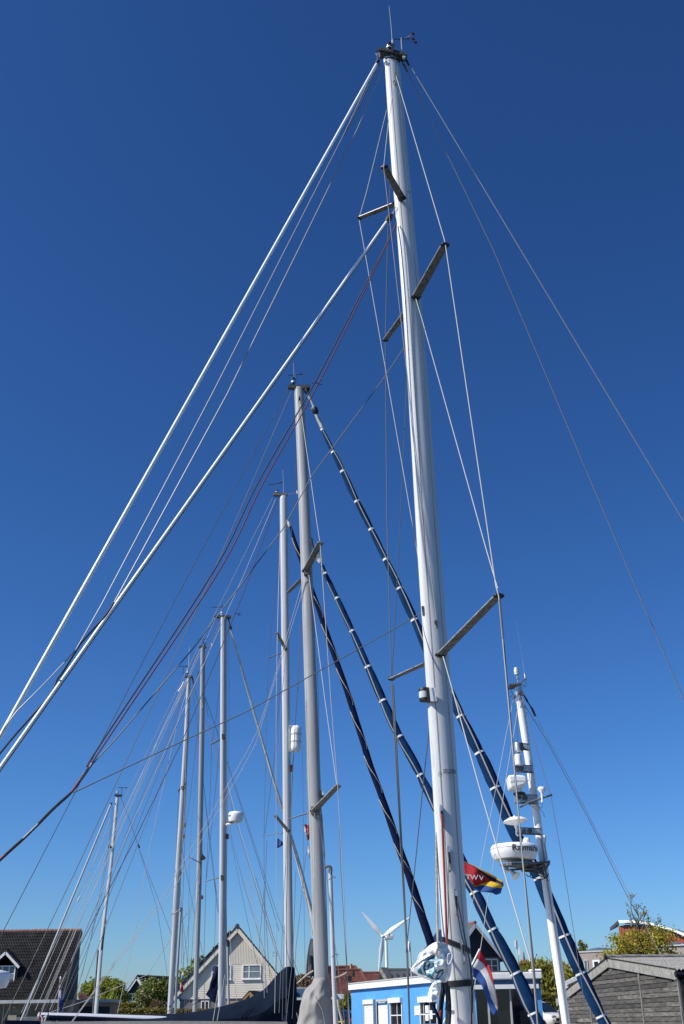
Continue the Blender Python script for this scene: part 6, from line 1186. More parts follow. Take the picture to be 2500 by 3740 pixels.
# ---- red tiled houses left of the office
def hip(t_, xr0, xr1, yr, xe0, xe1, ye, D, dep=4.0, nc=36, nr=14, name='roof', tm='tile_red', ze=None):
    r0, r1 = P(xr0, yr, D + dep), P(xr1, yr, D + dep); r1.z = r0.z; e0, e1 = P(xe0, ye, D), P(xe1, ye, D); e1.z = e0.z
    b0, b1 = e0 + V((0, 2 * dep, 0)), e1 + V((0, 2 * dep, 0)); g_ = Geo(); g_.add([e0, e1, r1, r0, b0, b1], [(0, 1, 2, 3), (1, 5, 2), (0, 3, 4), (4, 3, 2, 5)]); rf_ = t_.part(name, g_, tm, smooth=0)
    g_ = Geo(); nrm = (e1 - e0).cross(r0 - e0).normalized(); up__ = nrm * .03; tiles(g_, e0 + up__, e1 + up__, r0 + up__, r1 + up__, nc, nr, .05); t_.part('roof_tiles', g_, tm, rf_, smooth=40, kind='stuff')
    for a__, b__ in ((e0, r0), (e1, r1), (r0, r1)): t_.part('hip_tiles', Geo().tube([lerp(a__, b__, i / 12) + V((0, -.05, .08)) for i in range(13)], .13, 7), tm, rf_)
    return rf_, e0, e1
t = Thing('red_tiled_house', 'house with steep red-tiled hipped roof left of the blue office', 'house', V((P(1250, 3640, 128).x, 128, GZ)))
rf, e0, e1 = hip(t, 1196, 1300, 3534, 1130, 1330, 3600, 132); rf2, f0, f1 = hip(t, 1226, 1317, 3546, 1222, 1366, 3632, 124, 3.0)
g = Geo(); g.box(((f0.x + f1.x) / 2, 128, (f0.z + GZ) / 2 - .1), ((f1.x - f0.x) / 2 - .4, 0, 0), (0, 3.2, 0), (0, 0, (f0.z - GZ) / 2)); t.part('wall', g, 'brick_yellow', smooth=0); g = Geo(); g.box(((f0.x * .8 + f1.x * .2), 123.6, f0.z - .22), (1.7, 0, 0), (0, .3, 0), (0, 0, .24)); t.part('gutter_board', g, 'trim_white', smooth=0)
g = Geo(); p_ = P(1292, 3566, 125); g.tube([p_, p_ + V((0, 0, .5))], .14, 8); g.box(p_ + V((-.5, 0, -.2)), (.3, 0, 0), (0, .2, 0), (0, 0, .25)); t.part('roof_vent', g, 'black'); p_ = P(1283, 3532, 134); t.part('chimney_pot', Geo().tube([p_ - V((0, 0, .2)), p_ + V((0, 0, .35))], .16, 8), 'wood_orange')
t = Thing('red_tiled_wing', 'lower red-tiled roof between wind turbine and barn gable', 'house', V((P(1365, 3640, 132).x, 132, GZ))); rf, f0, f1 = hip(t, 1320, 1394, 3556, 1330, 1420, 3600, 130, 3.0, 26, 9); g = Geo(); g.box(((f0.x + f1.x) / 2, 133, (f0.z + GZ) / 2 - .1), ((f1.x - f0.x) / 2 - .2, 0, 0), (0, 2.8, 0), (0, 0, (f0.z - GZ) / 2)); t.part('wall', g, 'brick', smooth=0)
t = Thing('white_gabled_shed', 'small white-trimmed gable with blue ribbed lean-to behind the grey sail cover', 'shed', V((P(1140, 3640, 112).x, 112, GZ)))
w2 = Wall(P(1120, 3640, 112), P(1230, 3640, 112)); a_ = w2.uz(1170, 3545); b_ = w2.uz(1126, 3612); c_ = w2.uz(1216, 3640); g = Geo(); w2.poly(g, [(b_[0], GZ), (c_[0] + 1, GZ), (c_[0] + 1, c_[1] - .6), a_, (b_[0], b_[1])], -4, 0); t.part('wall', g, 'trim_white', smooth=0)
for p__, q__ in ((b_, a_), (a_, c_)): g = Geo(); g.bar(w2.p(*p__, .3), w2.p(*q__, .3), .2, .35, side=w2.n); t.part('verge_board', g, 'tile_red', smooth=0)
g = Geo(); ra, rb_, ea, eb = P(1070, 3612, 104), P(1140, 3612, 104), P(1070, 3645, 101), P(1140, 3645, 101); g.grid([[lerp(ea, eb, i / 40) + V((0, 0, .06 * (i % 2))), lerp(ra, rb_, i / 40) + V((0, 0, .06 * (i % 2)))] for i in range(41)]); t.part('ribbed_roof', g, 'roof_blue', smooth=0)
g = Geo(); g.bar(ra + V((0, 0, .05)), rb_ + V((0, 0, .05)), .2, .18); t.part('ridge_flashing', g, 'trim_grey', smooth=0); g = Geo(); g.box(((ea.x + eb.x) / 2, 103, (ea.z + GZ) / 2 - .1), ((eb.x - ea.x) / 2, 0, 0), (0, 1.2, 0), (0, 0, (ea.z - GZ) / 2 - .05)); t.part('lean_to_wall', g, 'wood_black', smooth=0)
# ---- cream boarded gable house
wg = Wall(P(643, 3640, 100.4), P(1073, 3640, 99.6)); BK = V((-1.2, 8, 0)); t = Thing('cream_gabled_house', 'cream boarded house with steep gable and white window', 'house', wg.p(4, GZ))
ap_ = wg.uz(871, 3394); el = wg.uz(640, 3643); er = wg.uz(1076, 3643); zbk = wg.uz(860, 3646)[1]
g = Geo(); g.prism([wg.p(*q_, 0) for q_ in ((el[0] + .5, GZ), (er[0] - .3, GZ), (er[0] - .3, er[1] + .1), (ap_[0], ap_[1] - .15), (el[0] + .5, el[1] + .1))], BK); t.part('wall', g, 'render_grey', smooth=0)
def gz(u): return lerp(el[1], ap_[1], (u - el[0]) / (ap_[0] - el[0])) if u < ap_[0] else lerp(ap_[1], er[1], (u - ap_[0]) / (er[0] - ap_[0]))
zv = wg.uz(860, 3522)[1]; g = Geo(); z_ = zbk
while z_ < zv - .01:
    zt = min(z_ + .145, zv); ua = el[0]; ub = er[0]
    while gz(ua) < zt + .05: ua += .06
    while gz(ub) < zt + .05: ub -= .06
    vs = [wg.p(u_, zz, nn_) for u_ in (ua, ub) for zz, nn_ in ((z_, .042), (zt, .022), (zt, 0), (z_, 0))]; g.add(vs, [(0, 1, 2, 3), (4, 7, 6, 5), (0, 4, 5, 1), (1, 5, 6, 2), (3, 7, 4, 0)]); z_ += .145
t.part('siding', g, 'siding_cream', smooth=0, kind='stuff'); g = Geo(); ua = el[0]; n_ = 74
for i in range(n_):
    u0, u1 = lerp(el[0], er[0], i / n_), lerp(el[0], er[0], (i + 1) / n_); zt = min(gz(u0), gz(u1)) - .1
    if zt > zv + .05: wg.box(g, u0 + .012, u1 - .012, zv, zt, 0, .05)
t.part('gable_siding', g, 'siding_cream', smooth=0, kind='stuff')
g = Geo(); wg.box(g, el[0] + .8, er[0] - .8, zbk - .1, zbk, -.1, .08); t.part('siding_base', g, 'metal_dark', smooth=0); g = Geo(); wg.box(g, wg.uz(800, 3700)[0], wg.uz(890, 3700)[0], GZ, zbk - .1, -.1, .03); t.part('brick_base', g, 'brick_yellow', smooth=0)
window(t, wg, 887, 3523, 955, 3576, panes=((0, .36), (.36, 1)), glass='curtain', fw=.09, bo=.05); window(t, wg, 774, 3524, 846, 3578, panes=((0, .5), (.5, 1)), glass='curtain', fw=.09, bo=.05); window(t, wg, 735, 3655, 765, 3690, glass='glass_dark', rows_=1); 
for (x0, x1) in ((876, 886),): a0, a1, b0, b1 = wg.rect(x0 - 2, 3655, x1, 3700); g = Geo(); wg.box(g, a0, a1, b0, b1, 0, .05); t.part('pane', g, 'glass_dark', smooth=0)
for sg_, e_ in ((-1, el), (1, er)):
    ov = .30; e0 = wg.p(e_[0] + sg_ * .2, e_[1] - .2, ov); r0 = wg.p(*ap_, ov); e1, r1 = e0 + BK, r0 + BK; up_ = V((0, 0, .2)); g = Geo()
    g.add([e0, e1, r1, r0, e0 + up_, e1 + up_, r1 + up_, r0 + up_], [(0, 1, 2, 3), (4, 7, 6, 5), (0, 4, 5, 1), (3, 2, 6, 7), (0, 3, 7, 4), (1, 5, 6, 2)]); rf = t.part('roof', g, 'tile_grey', smooth=0)
    g = Geo(); g.bar(e0 + V((0, 0, -.03)), r0 + V((0, 0, -.03)), .08, .30, side=wg.n); t.part('verge_board', g, 'siding_cream', rf, smooth=0)
    for k in range(22): p_ = lerp(e0, r0, (k + .5) / 22) + V((0, 0, .26)); g = Geo(); d_ = (r0 - e0) / 22; g.box(p_ - wg.n * .15, d_ * .5 + V((0, 0, .03)), wg.n * .22, V((0, 0, .06))); t.part('verge_tile', g, 'tile_dark', rf, smooth=0)
    if sg_ < 0:
        for k in range(8): a_, b_ = lerp(e0, r0, .12 + k * .1), lerp(e0, r0, .12 + (k + 1) * .1 - .008); g = Geo(); off = V((-.25, 0, .36)); g.prism([a_ + off - wg.n * .6, b_ + off - wg.n * .6, b_ + off - wg.n * 2.4, a_ + off - wg.n * 2.4], V((-.06, 0, .07))); t.part('solar_panel', g, 'solar', rf, smooth=0)
p_ = P(784, 3463, 103); t.part('roof_vent', Geo().tube([p_ - V((0, 0, .5)), p_ + V((0, 0, .05)), p_ + V((0, 0, .1))], [.12, .12, .24], 10), 'black'); rc = wg.p(*ap_, .4); t.part('ridge_cap', Geo().tube([rc + V((0, 0, .25)), rc + V((0, 0, .25)) + BK], .18, 10), 'tile_grey')
# porch with orange beams
wp = Wall(P(870, 3660, 93), P(960, 3660, 93)); t = Thing('wooden_porch', 'small porch roof with orange beams before the cream house', 'porch', wp.p(1, GZ)); a_ = wp.uz(911, 3626); b_ = wp.uz(878, 3662); c_ = wp.uz(944, 3662)
for p__, q__ in ((b_, a_), (a_, c_)): g = Geo(); g.bar(wp.p(*p__, 0), wp.p(*q__, 0), .14, .22, side=wp.n); t.part('rafter', g, 'wood_orange', smooth=0)
g = Geo(); g.add([wp.p(*c_, .1) + V((0, 0, .14)), wp.p(*a_, .1) + V((0, 0, .16)), wp.p(a_[0] + 2.2, a_[1] + .1, -4) , wp.p(c_[0] + 2.2, c_[1], -4)], [(0, 1, 2, 3)]); g.add([wp.p(*b_, .1) + V((0, 0, .14)), wp.p(*a_, .1) + V((0, 0, .16)), wp.p(a_[0], a_[1] + .1, -4), wp.p(b_[0], b_[1], -4)], [(0, 3, 2, 1)]); t.part('roof', g, 'tile_dark', smooth=0)
for u_ in (b_[0] + .1, c_[0] - .1): g = Geo(); wp.box(g, u_ - .08, u_ + .08, GZ, b_[1] + .05, -.2, -.05); t.part('post', g, 'wood_orange', smooth=0)
for k in range(6): p_ = P(942 + k * 8, 3632 - k * 3, 92.5); t.part('roof_panel', Geo().box(p_, (.16, 0, .02), (0, .3, 0), (0, 0, .06)), 'solar', smooth=0)
# ---- dark tiled house with dormer on the left
Dn, Dr_ = 99.0, 103.6; t = Thing('tiled_house', 'house with large dark-tiled roof and gabled dormer on the left', 'house', V((P(120, 3640, 100).x, 101, GZ)))
r1 = P(297, 3400, Dr_); r0 = V((P(-260, 3400, Dr_).x, Dr_, r1.z)); e1 = P(265, 3650, Dn); e0 = V((P(-290, 3650, Dn).x, Dn, e1.z))
e1.x = r1.x - .05
g = Geo(); g.add([e0, e1, r1, r0], [(0, 1, 2, 3)]); b1 = r1 + V((.0, .5, -6.4)); b0 = r0 + V((0, .5, -6.4)); g.add([r0, r1, b1, b0], [(0, 1, 2, 3)]); rf = t.part('roof', g, 'tile_dark', smooth=0)
g = Geo(); nrm = (e1 - e0).cross(r0 - e0).normalized(); nrm = nrm if nrm.y < 0 else -nrm; tiles(g, e0 + nrm * .03, e1 + nrm * .03, r0 + nrm * .03, r1 + nrm * .03, 92, 22, .075, .05); t.part('roof_tiles', g, 'tile_dark', rf, smooth=40, kind='stuff')
for i in range(38):
    p_ = lerp(r0, r1, (i + .5) / 38); g = Geo(); hl_ = (r1 - r0) / 76; g.tube([p_ - hl_ + V((0, 0, .06)), p_ + hl_ * .98 + V((0, 0, .09))], .13, 9); t.part('ridge_tile', g, 'tile_ridge', rf)
g = Geo(); g.add([e1 + V((.02, .1, -.35)), r1 + V((.02, 0, -.2)), r1 + V((.02, .5, -6)), V((e1.x + .02, e1.y + .6, GZ)), V((e1.x + .02, r1.y + .5, GZ))], [(0, 1, 2, 4, 3)]); t.part('gable_wall', g, 'boards_navy', smooth=0)
g = Geo(); g.bar(e1 + V((.06, .0, -.05)), r1 + V((.06, 0, -.05)), .12, .42, side=(1, 0, 0)); t.part('verge_board', g, 'boards_navy', smooth=0)
g = Geo(); g.bar(e0 + V((0, -.12, -.12)), e1 + V((.0, -.12, -.12)), .2, .26, side=(0, 1, 0)); t.part('gutter', g, 'trim_grey', smooth=0)
wh = Wall(V((e0.x, Dn + .9, 0)), V((e1.x, Dn + .9, 0))); uR = wh.uz(262, 3680)[0]; g = Geo(); wh.box(g, 0, uR, GZ, e1.z, -3, 0); t.part('wall', g, 'brick_yellow', smooth=0)
for (x0, x1, y0) in ((-80, 14, 3668), (15, 38, 3668), (75, 103, 3667), (104, 193, 3667)): a0, a1, b0_, b1_ = wh.rect(x0, y0, x1, 3760); g = Geo(); wh.box(g, a0, a1, GZ + .2, b1_, 0, .05); wf_ = t.part('window', g, 'glass_dark', smooth=0); g = Geo(); wh.box(g, a1 - .08, a1, GZ + .2, b1_, .05, .1); wh.box(g, a0, a1 - .08, b1_ - .07, b1_, .05, .1); t.part('frame', g, 'trim_grey', wf_, smooth=0)
p_ = wh.hit(56, 3678); t.part('wall_lamp', Geo().lathe(p_ + V((0, -.2, 0)), (0, 0, 1), [(.14, -.06), (.13, -.02), (.03, .08)], 12), 'trim_white'); a0, a1, b0_, b1_ = wh.rect(38, 3708, 69, 3745); g = Geo(); wh.box(g, a0, a1, GZ, b1_, .0, .8); t.part('planter_wall', g, 'brick_yellow', smooth=0); dp = wh.uz(236, 3680)[0]; g = Geo(); wh.box(g, dp - .06, dp + .06, GZ, e1.z - .2, .3, .42); t.part('downpipe', g, 'trim_grey', smooth=0)
g = Geo()
for i in range(44): u_ = lerp(wh.uz(65, 3700)[0], wh.uz(210, 3700)[0], i / 43); wh.box(g, u_ - .012, u_ + .012, GZ, wh.uz(120, 3716)[1], 2, 2.03)
wh.box(g, wh.uz(65, 3700)[0], wh.uz(210, 3700)[0], wh.uz(120, 3716)[1], wh.uz(120, 3715)[1], 2, 2.04); t.part('railing', g, 'trim_grey', smooth=0, kind='stuff')
# dormer
wdm = Wall(V((-60, 100.2, 0)), V((0, 100.2, 0))); d_ap = wdm.uz(27, 3477); d_r = wdm.uz(76, 3531); d_l = (2 * d_ap[0] - d_r[0], d_r[1]); zb_ = wdm.uz(30, 3590)[1]; uw0, uw1 = d_l[0] + .5, wdm.uz(63, 3560)[0]
g = Geo(); wdm.poly(g, [(uw0, zb_), (uw1, zb_), (uw1, d_r[1] + .3), (d_ap[0], d_ap[1] - .3), (uw0, d_r[1] + .3)], -3.2, 0); dm = t.part('dormer', g, 'boards_navy', smooth=0)
for e_ in (d_l, d_r):
    g = Geo(); a_, b_ = wdm.p(*e_, .45), wdm.p(*d_ap, .45); up_ = V((0, 0, .14)); bk = -wdm.n * 3.4
    g.add([a_, b_, b_ + bk, a_ + bk, a_ + up_, b_ + up_, b_ + bk + up_, a_ + bk + up_], [(0, 1, 2, 3), (4, 7, 6, 5), (0, 4, 5, 1), (1, 5, 6, 2), (2, 6, 7, 3), (3, 7, 4, 0)]); t.part('dormer_roof', g, 'tile_dark', dm, smooth=0); g = Geo(); g.bar(a_ + V((0, 0, -.08)), b_ + V((0, 0, -.08)), .06, .2, side=wdm.n); t.part('dormer_verge', g, 'trim_white', dm, smooth=0)
    for k in range(7): p_ = lerp(a_, b_, (k + .5) / 7) + up_ * 1.2; g = Geo(); g.box(p_ + bk * .15, (b_ - a_) / 15 + V((0, 0, .03)), bk * .15, V((0, 0, .05))); t.part('verge_tile', g, 'tile_dark', dm, smooth=0)
window(t, wdm, -70, 3527, 56, 3588, panes=((0, .3), (.3, .62), (.62, .82), (.82, 1)), frame='trim_white', glass='curtain', fw=.09)
for i in range(20): u_ = lerp(uw0, uw1, (i + .5) / 20); zt = lerp(d_ap[1], d_r[1], abs(u_ - d_ap[0]) / (d_r[0] - d_ap[0])) - .3; za_ = wdm.uz(30, 3525)[1]; (lambda g_: (wdm.box(g_, u_ - .11, u_ + .11, za_, zt, 0, .04), t.part('dormer_board', g_, 'boards_navy', dm, smooth=0)) if zt > za_ + .05 else None)(Geo())
# annex with flat roof right of it
wx = Wall(P(265, 3660, 104), P(420, 3660, 104)); t = Thing('garage', 'low flat-roofed dark garage beside the tiled house', 'garage', wx.p(2, GZ)); u1 = wx.uz(414, 3660)[0]; z1 = wx.uz(340, 3650)[1]; z0 = wx.uz(340, 3662)[1]
g = Geo(); wx.box(g, -1, u1 - .3, GZ, z0, -4, 0); t.part('wall', g, 'brick_yellow', smooth=0); g = Geo(); wx.box(g, -1, u1, z0, z1, -4.2, .3); t.part('fascia', g, 'trim_grey', smooth=0)
for (x0, x1) in ((270, 344), (346, 400)): a0, a1, b0_, b1_ = wx.rect(x0, 3676, x1, 3760); g = Geo(); wx.box(g, a0, a1, GZ, b1_, 0, .04); t.part('garage_door', g, 'boards_navy', smooth=0)
g = Geo(); q0, q1, q2 = P(288, 3648, 112), P(290, 3625, 114), P(322, 3650, 112); g.add([q0, q2, q1], [(0, 1, 2)]); g.prism([q0, q2, q1], (0, 2, 0)); t.part('side_roof', g, 'tile_red', smooth=0)
# small navy gable house in the middle distance
wm = Wall(P(450, 3640, 150), P(610, 3640, 150)); t = Thing('navy_gabled_house', 'small house with dark blue gable and white verge among bushes', 'house', wm.p(2, GZ)); a_ = wm.uz(503, 3570); b_ = wm.uz(450, 3645); c_ = wm.uz(545, 3632)
hwm = a_[0] - b_[0]; c_ = (a_[0] + hwm, b_[1]); g = Geo(); wm.poly(g, [(b_[0] + .3, GZ), (c_[0] - .3, GZ), (c_[0] - .3, c_[1]), (a_[0], a_[1] - .2), (b_[0] + .3, b_[1])], -9, 0); t.part('wall', g, 'boards_navy', smooth=0)
for p__ in (b_, c_): g = Geo(); g.bar(wm.p(*p__, .4), wm.p(*a_, .4), .1, .34, side=wm.n); t.part('verge_board', g, 'trim_white', smooth=0)
r0, r1 = wm.p(*a_, .5) + V((0, 0, .25)), wm.p(a_[0] + 6.5, a_[1] + .15, -9); e0, e1 = wm.p(*c_, .5) + V((0, 0, .2)), wm.p(c_[0] + 7.5, c_[1], -9); g = Geo(); g.add([e0, e1, r1, r0], [(0, 1, 2, 3)]); g.add([wm.p(*b_, .5) + V((0, 0, .2)), r0, r1, wm.p(b_[0] + 6, b_[1], -9)], [(0, 1, 2, 3)]); rf = t.part('roof', g, 'tile_dark', smooth=0)
g = Geo(); g2 = Geo(); tiles(g, e0 + V((0, -.05, .05)), e1 + V((0, -.05, .05)), r0 + V((0, -.05, .05)), r1 + V((0, -.05, .05)), 24, 12, .06, .06); t.part('roof_tiles', g, 'tile_dark', rf, smooth=40, kind='stuff'); window(t, wm, 470, 3628, 500, 3658, glass='glass_dark', fw=.12)
g = Geo(); wm.box(g, b_[0] - 4, b_[0] + .2, GZ, wm.uz(450, 3625)[1], -8, -4); t.part('side_wing', g, 'tile_dark', smooth=0)
# far roofs behind the willow and between the masts
t = Thing('turret_house', 'far orange-red pyramid roof with finial among willows', 'house', V((P(1915, 3600, 165).x, 165, GZ))); ap_ = P(1915, 3503, 165); g = Geo(); n4 = [V((ap_.x + a_ * 5.5, 165 + b_ * 5.5, ap_.z - 3.6)) for a_, b_ in ((-1, -1), (1, -1), (1, 1), (-1, 1))]; g.add(n4 + [ap_], [(0, 1, 4), (1, 2, 4), (2, 3, 4), (3, 0, 4)]); t.part('roof', g, 'tile_orange' if 'tile_orange' in M else mat('tile_orange', (.24, .085, .035), .8, var=.3, scale=.8).name, smooth=0); g = Geo(); g.box((ap_.x, 165, (ap_.z - 3.6 + GZ) / 2), (5, 0, 0), (0, 5, 0), (0, 0, (ap_.z - 3.6 - GZ) / 2)); t.part('wall', g, 'brick', smooth=0); t.part('finial', Geo().tube([ap_ - V((0, 0, .2)), ap_ + V((0, 0, .4)), ap_ + V((0, 0, 1.0))], [.2, .12, .04], 8), 'tile_orange')
t = Thing('greenhouse', 'long low white roof in the far distance beside the pale pole mast', 'building', V((P(2090, 3660, 190).x, 190, GZ))); a_, b_ = P(2066, 3556, 190), P(2114, 3552, 190); g = Geo(); g.box(((a_.x + b_.x) / 2 + 2, 193, (a_.z + GZ) / 2), ((b_.x - a_.x) / 2 + 3, 0, 0), (0, 3, 0), (0, 0, (a_.z - GZ) / 2)); t.part('wall', g, 'siding_cream', smooth=0); g = Geo(); g.box(((a_.x + b_.x) / 2 + 2, 193, a_.z + .2), ((b_.x - a_.x) / 2 + 3.3, 0, 0), (0, 3.3, 0), (0, 0, .2)); t.part('roof', g, 'trim_white', smooth=0)
# ================================================================== vegetation
for nm, c_ in (('leaf_yellow', (.52, .45, .06)), ('leaf_yellow_dark', (.32, .28, .045)), ('leaf_lime', (.30, .35, .05)), ('leaf_green', (.24, .31, .07)), ('leaf_dark', (.09, .13, .038)), ('leaf_olive', (.27, .25, .07)), ('leaf_brown', (.19, .11, .065)), ('leaf_red', (.20, .10, .07)), ('blossom', (.62, .60, .52)), ('leaf_hedge', (.17, .155, .03))):
    mat(nm, c_, .6, var=.35, scale=1.7, trans=.45, spec=.25)
mat('bark', (.09, .075, .06), .9, var=.3, scale=6, bump=.4, bscale=20)
import numpy as np
rng = np.random.default_rng(5)
def leaf_mesh(name, centers, size, mats_, weights, parent, org, droop=0.0, aspect=1.8):
    n = len(centers); c = np.array(centers); nr = rng.normal(size=(n, 3)); nr[:, 2] += .6; nr /= np.linalg.norm(nr, axis=1)[:, None]
    a = np.cross(nr, rng.normal(size=(n, 3))); a[:, 2] -= droop * np.abs(a).sum(1); a /= np.linalg.norm(a, axis=1)[:, None]; b = np.cross(nr, a); b /= np.linalg.norm(b, axis=1)[:, None]
    s = size * rng.uniform(.6, 1.4, n)[:, None]; a = a * s * aspect / 2; b = b * s / 2; fold = nr * s * .12
    v = np.stack([c - a, c - b * .9 + fold, c + a, c + b * .9 + fold], 1).reshape(-1, 3) - np.array(org)
    me = bpy.data.meshes.new(name); me.from_pydata(v.tolist(), [], (np.arange(n * 4).reshape(-1, 4)).tolist()); me.update()
    for m_ in mats_: me.materials.append(M[m_])
    me.polygons.foreach_set('material_index', rng.choice(len(mats_), n, p=np.array(weights) / sum(weights)).astype(np.int32))
    ob = bpy.data.objects.new(name, me); COL.objects.link(ob); ob.parent = parent; return ob
def tree(name, label, cat, D, blobs, nleaf, size, mats_, weights, base_px=None, trunk=.16, droop=0.0, clump=.55, twigs=0, group=None, dens=None, limbs=True, aspect=1.8):
    bs = []
    for (x, y, rx, ry) in blobs:
        c = P(x, y, D); k = mw(1, c); bs.append((np.array(c), rx * k, (rx + ry) / 2 * k * .9, ry * k))
    bx = base_px if base_px else sum(b[0] for b in blobs) / len(blobs); base = P(bx, 3735, D); base = V((base.x, D, GZ))
    t_ = Thing(name, label, cat, base, group); vol = np.array([b[1] * b[2] * b[3] for b in bs]) ** .75; pts = []
    for (c, rx, ry, rz), nn in zip(bs, (vol / vol.sum() * nleaf).astype(int) + 1):
        ncl = max(6, nn // 22); d = rng.normal(size=(ncl, 3)); d /= np.linalg.norm(d, axis=1)[:, None]; r = rng.uniform(.25, 1.0, ncl) ** .45
        cl = c + d * r[:, None] * np.array([rx, ry, rz]); cs = min(rx, rz) * clump * .42
        idx = rng.integers(0, ncl, nn); p = cl[idx] + rng.normal(size=(nn, 3)) * cs * np.array([1, 1, .9])
        if droop: p[:, 2] -= rng.exponential(rz * droop * .5, nn)
        pts.append(p); bs_cl = cl
    pts = np.concatenate(pts); pts = pts[pts[:, 2] > GZ + .05]
    leaf_mesh('crown', pts, size, mats_, weights, t_.r, base, droop, aspect)
    if limbs:
        g_ = Geo(); top = V(tuple(sum(b[0] for b in bs) / len(bs))); fork = lerp(base, top, .45); fork.z = max(fork.z, GZ + .5); g_.tube([base, lerp(base, fork, .5) + V((.05, 0, 0)), fork], [trunk, trunk * .85, trunk * .7], 8)
        for (c, rx, ry, rz) in bs:
            c = V(tuple(c)); g_.tube([fork, lerp(fork, c, .5) + V((rng.normal() * .15, rng.normal() * .15, .1)), c], [trunk * .6, trunk * .38, trunk * .12], 6)
            for k in range(5):
                d = V(tuple(rng.normal(size=3))).normalized(); e_ = c + V((d.x * rx, d.y * ry, abs(d.z) * rz)) * .8; g_.tube([lerp(fork, c, .6), lerp(c, e_, .4), e_], [trunk * .25, trunk * .15, trunk * .05], 5)
        t_.part('trunk', g_, 'bark')
    return t_, base
# yellow-green tree over the shed, thin bare top
tt, base = tree('young_maple', 'sparse yellow-green tree with bare twiggy top rising behind the wooden shed', 'tree', 66, [(2300, 3455, 75, 40), (2370, 3440, 70, 45), (2420, 3420, 45, 30), (2260, 3495, 60, 28), (2350, 3490, 80, 25), (2430, 3490, 55, 22), (2345, 3412, 50, 20), (2255, 3440, 25, 30), (2230, 3515, 25, 22)], 4800, .09, ['leaf_yellow', 'leaf_yellow_dark', 'leaf_lime', 'leaf_olive'], [6, 3, 1, 1], base_px=2325, trunk=.14, clump=.95)
g = Geo(); tw_pts = []
def twig(a, b, r, depth):
    k = 5; pts = [lerp(a, b, i / k) + V(tuple(rng.normal(size=3))) * (b - a).length * .03 for i in range(k + 1)]; g.tube(pts, [lerp(r, r * .45, i / k) for i in range(k + 1)], 5)
    L = (b - a).length
    if depth == 0:
        for i in range(2): tw_pts.append(lerp(a, b, rng.uniform(.4, 1.05)) + V(tuple(rng.normal(size=3))) * .06)
        return
    for i in range(6 if depth > 1 else 5):
        u = rng.uniform(.25, .95); d = (b - a).normalized() * .8 + V((rng.normal() * .55, rng.normal() * .55, .15)); twig(pts[int(u * k)], pts[int(u * k)] + d.normalized() * L * (1 - u * .55) * .42, r * .5, depth - 1)
for (x0, y0, x1, y1) in ((2325, 3400, 2302, 3262), (2330, 3390, 2352, 3310), (2320, 3395, 2290, 3320), (2345, 3395, 2362, 3330), (2400, 3400, 2405, 3345), (2370, 3400, 2372, 3350), (2280, 3440, 2240, 3425), (2340, 3420, 2322, 3300)): twig(P(x0, y0, 66), P(x1, y1, 66), .035, 2)
tt.part('bare_twigs', g, 'bark'); leaf_mesh('young_leaves', [tuple(p) for p in tw_pts], .055, ['leaf_olive', 'leaf_yellow'], [1, 1], tt.r, base)
# weeping willow behind the white car
tree('weeping_willow', 'yellow-green weeping willow behind the white car', 'tree', 112, [(1960, 3545, 50, 35), (2010, 3560, 45, 45), (2050, 3560, 35, 45), (1925, 3540, 30, 25), (2030, 3610, 60, 40), (1975, 3600, 45, 40), (2080, 3600, 30, 40)], 9000, .17, ['leaf_olive', 'leaf_yellow_dark', 'leaf_lime', 'leaf_yellow'], [4, 3, 2, 1], droop=.8, clump=.7, aspect=3.0)
tree('conifer', 'narrow grey-green tree beside the flat-roofed house', 'tree', 120, [(2098, 3570, 12, 22), (2102, 3540, 8, 22), (2096, 3595, 14, 15)], 700, .18, ['leaf_dark', 'leaf_green'], [2, 1], trunk=.12)
tree('poplar', 'small thinly leaved tree above the flat-roofed house', 'tree', 100, [(2132, 3465, 12, 14), (2122, 3445, 7, 12), (2130, 3480, 18, 10)], 420, .13, ['leaf_olive', 'leaf_green'], [2, 1], trunk=.08, clump=.9)
tree('garden_shrub', 'round green shrub row far behind the white pergola', 'shrub', 130, [(2085, 3590, 35, 14), (2100, 3580, 20, 14)], 900, .2, ['leaf_green', 'leaf_lime'], [1, 1], trunk=.08)
def hedge(name, label, x0, x1, y0, D, n, mats_, weights, size=.13, thick=1.0):
    a, b = P(x0, y0, D), P(x1, y0, D); base = V(((a.x + b.x) / 2, D, GZ)); t_ = Thing(name, label, 'hedge', base)
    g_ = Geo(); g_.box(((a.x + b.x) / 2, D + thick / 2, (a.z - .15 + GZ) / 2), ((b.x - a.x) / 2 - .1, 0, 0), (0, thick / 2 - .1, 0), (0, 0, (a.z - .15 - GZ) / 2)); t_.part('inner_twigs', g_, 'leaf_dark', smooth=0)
    p = np.stack([rng.uniform(a.x, b.x, n), D + rng.uniform(-.08, thick, n) * (rng.random(n) < .35) + rng.normal(size=n) * .06, rng.uniform(GZ + .05, a.z, n)], 1); tp = rng.random(n) < .3; p[tp, 2] = a.z + rng.normal(size=tp.sum()) * .06; p[tp, 1] = D + rng.uniform(-.05, thick, tp.sum())
    leaf_mesh('foliage', p, size, mats_, weights, t_.r, base); return t_
hedge('hedge', 'clipped yellow-green hedge behind the white car', 1975, 2130, 3634, 100, 5000, ['leaf_hedge', 'leaf_yellow_dark', 'leaf_olive'], [3, 2, 1])
hedge('hedge', 'clipped green and brown hedge before the far navy house', 430, 640, 3690, 95, 4500, ['leaf_hedge', 'leaf_brown', 'leaf_lime', 'leaf_olive'], [3, 2, 1, 2])
hedge('hedge', 'small clipped yellow-green hedge block above the longer hedge on the left', 440, 496, 3668, 98, 1600, ['leaf_hedge', 'leaf_yellow_dark', 'leaf_lime'], [3, 1, 1])
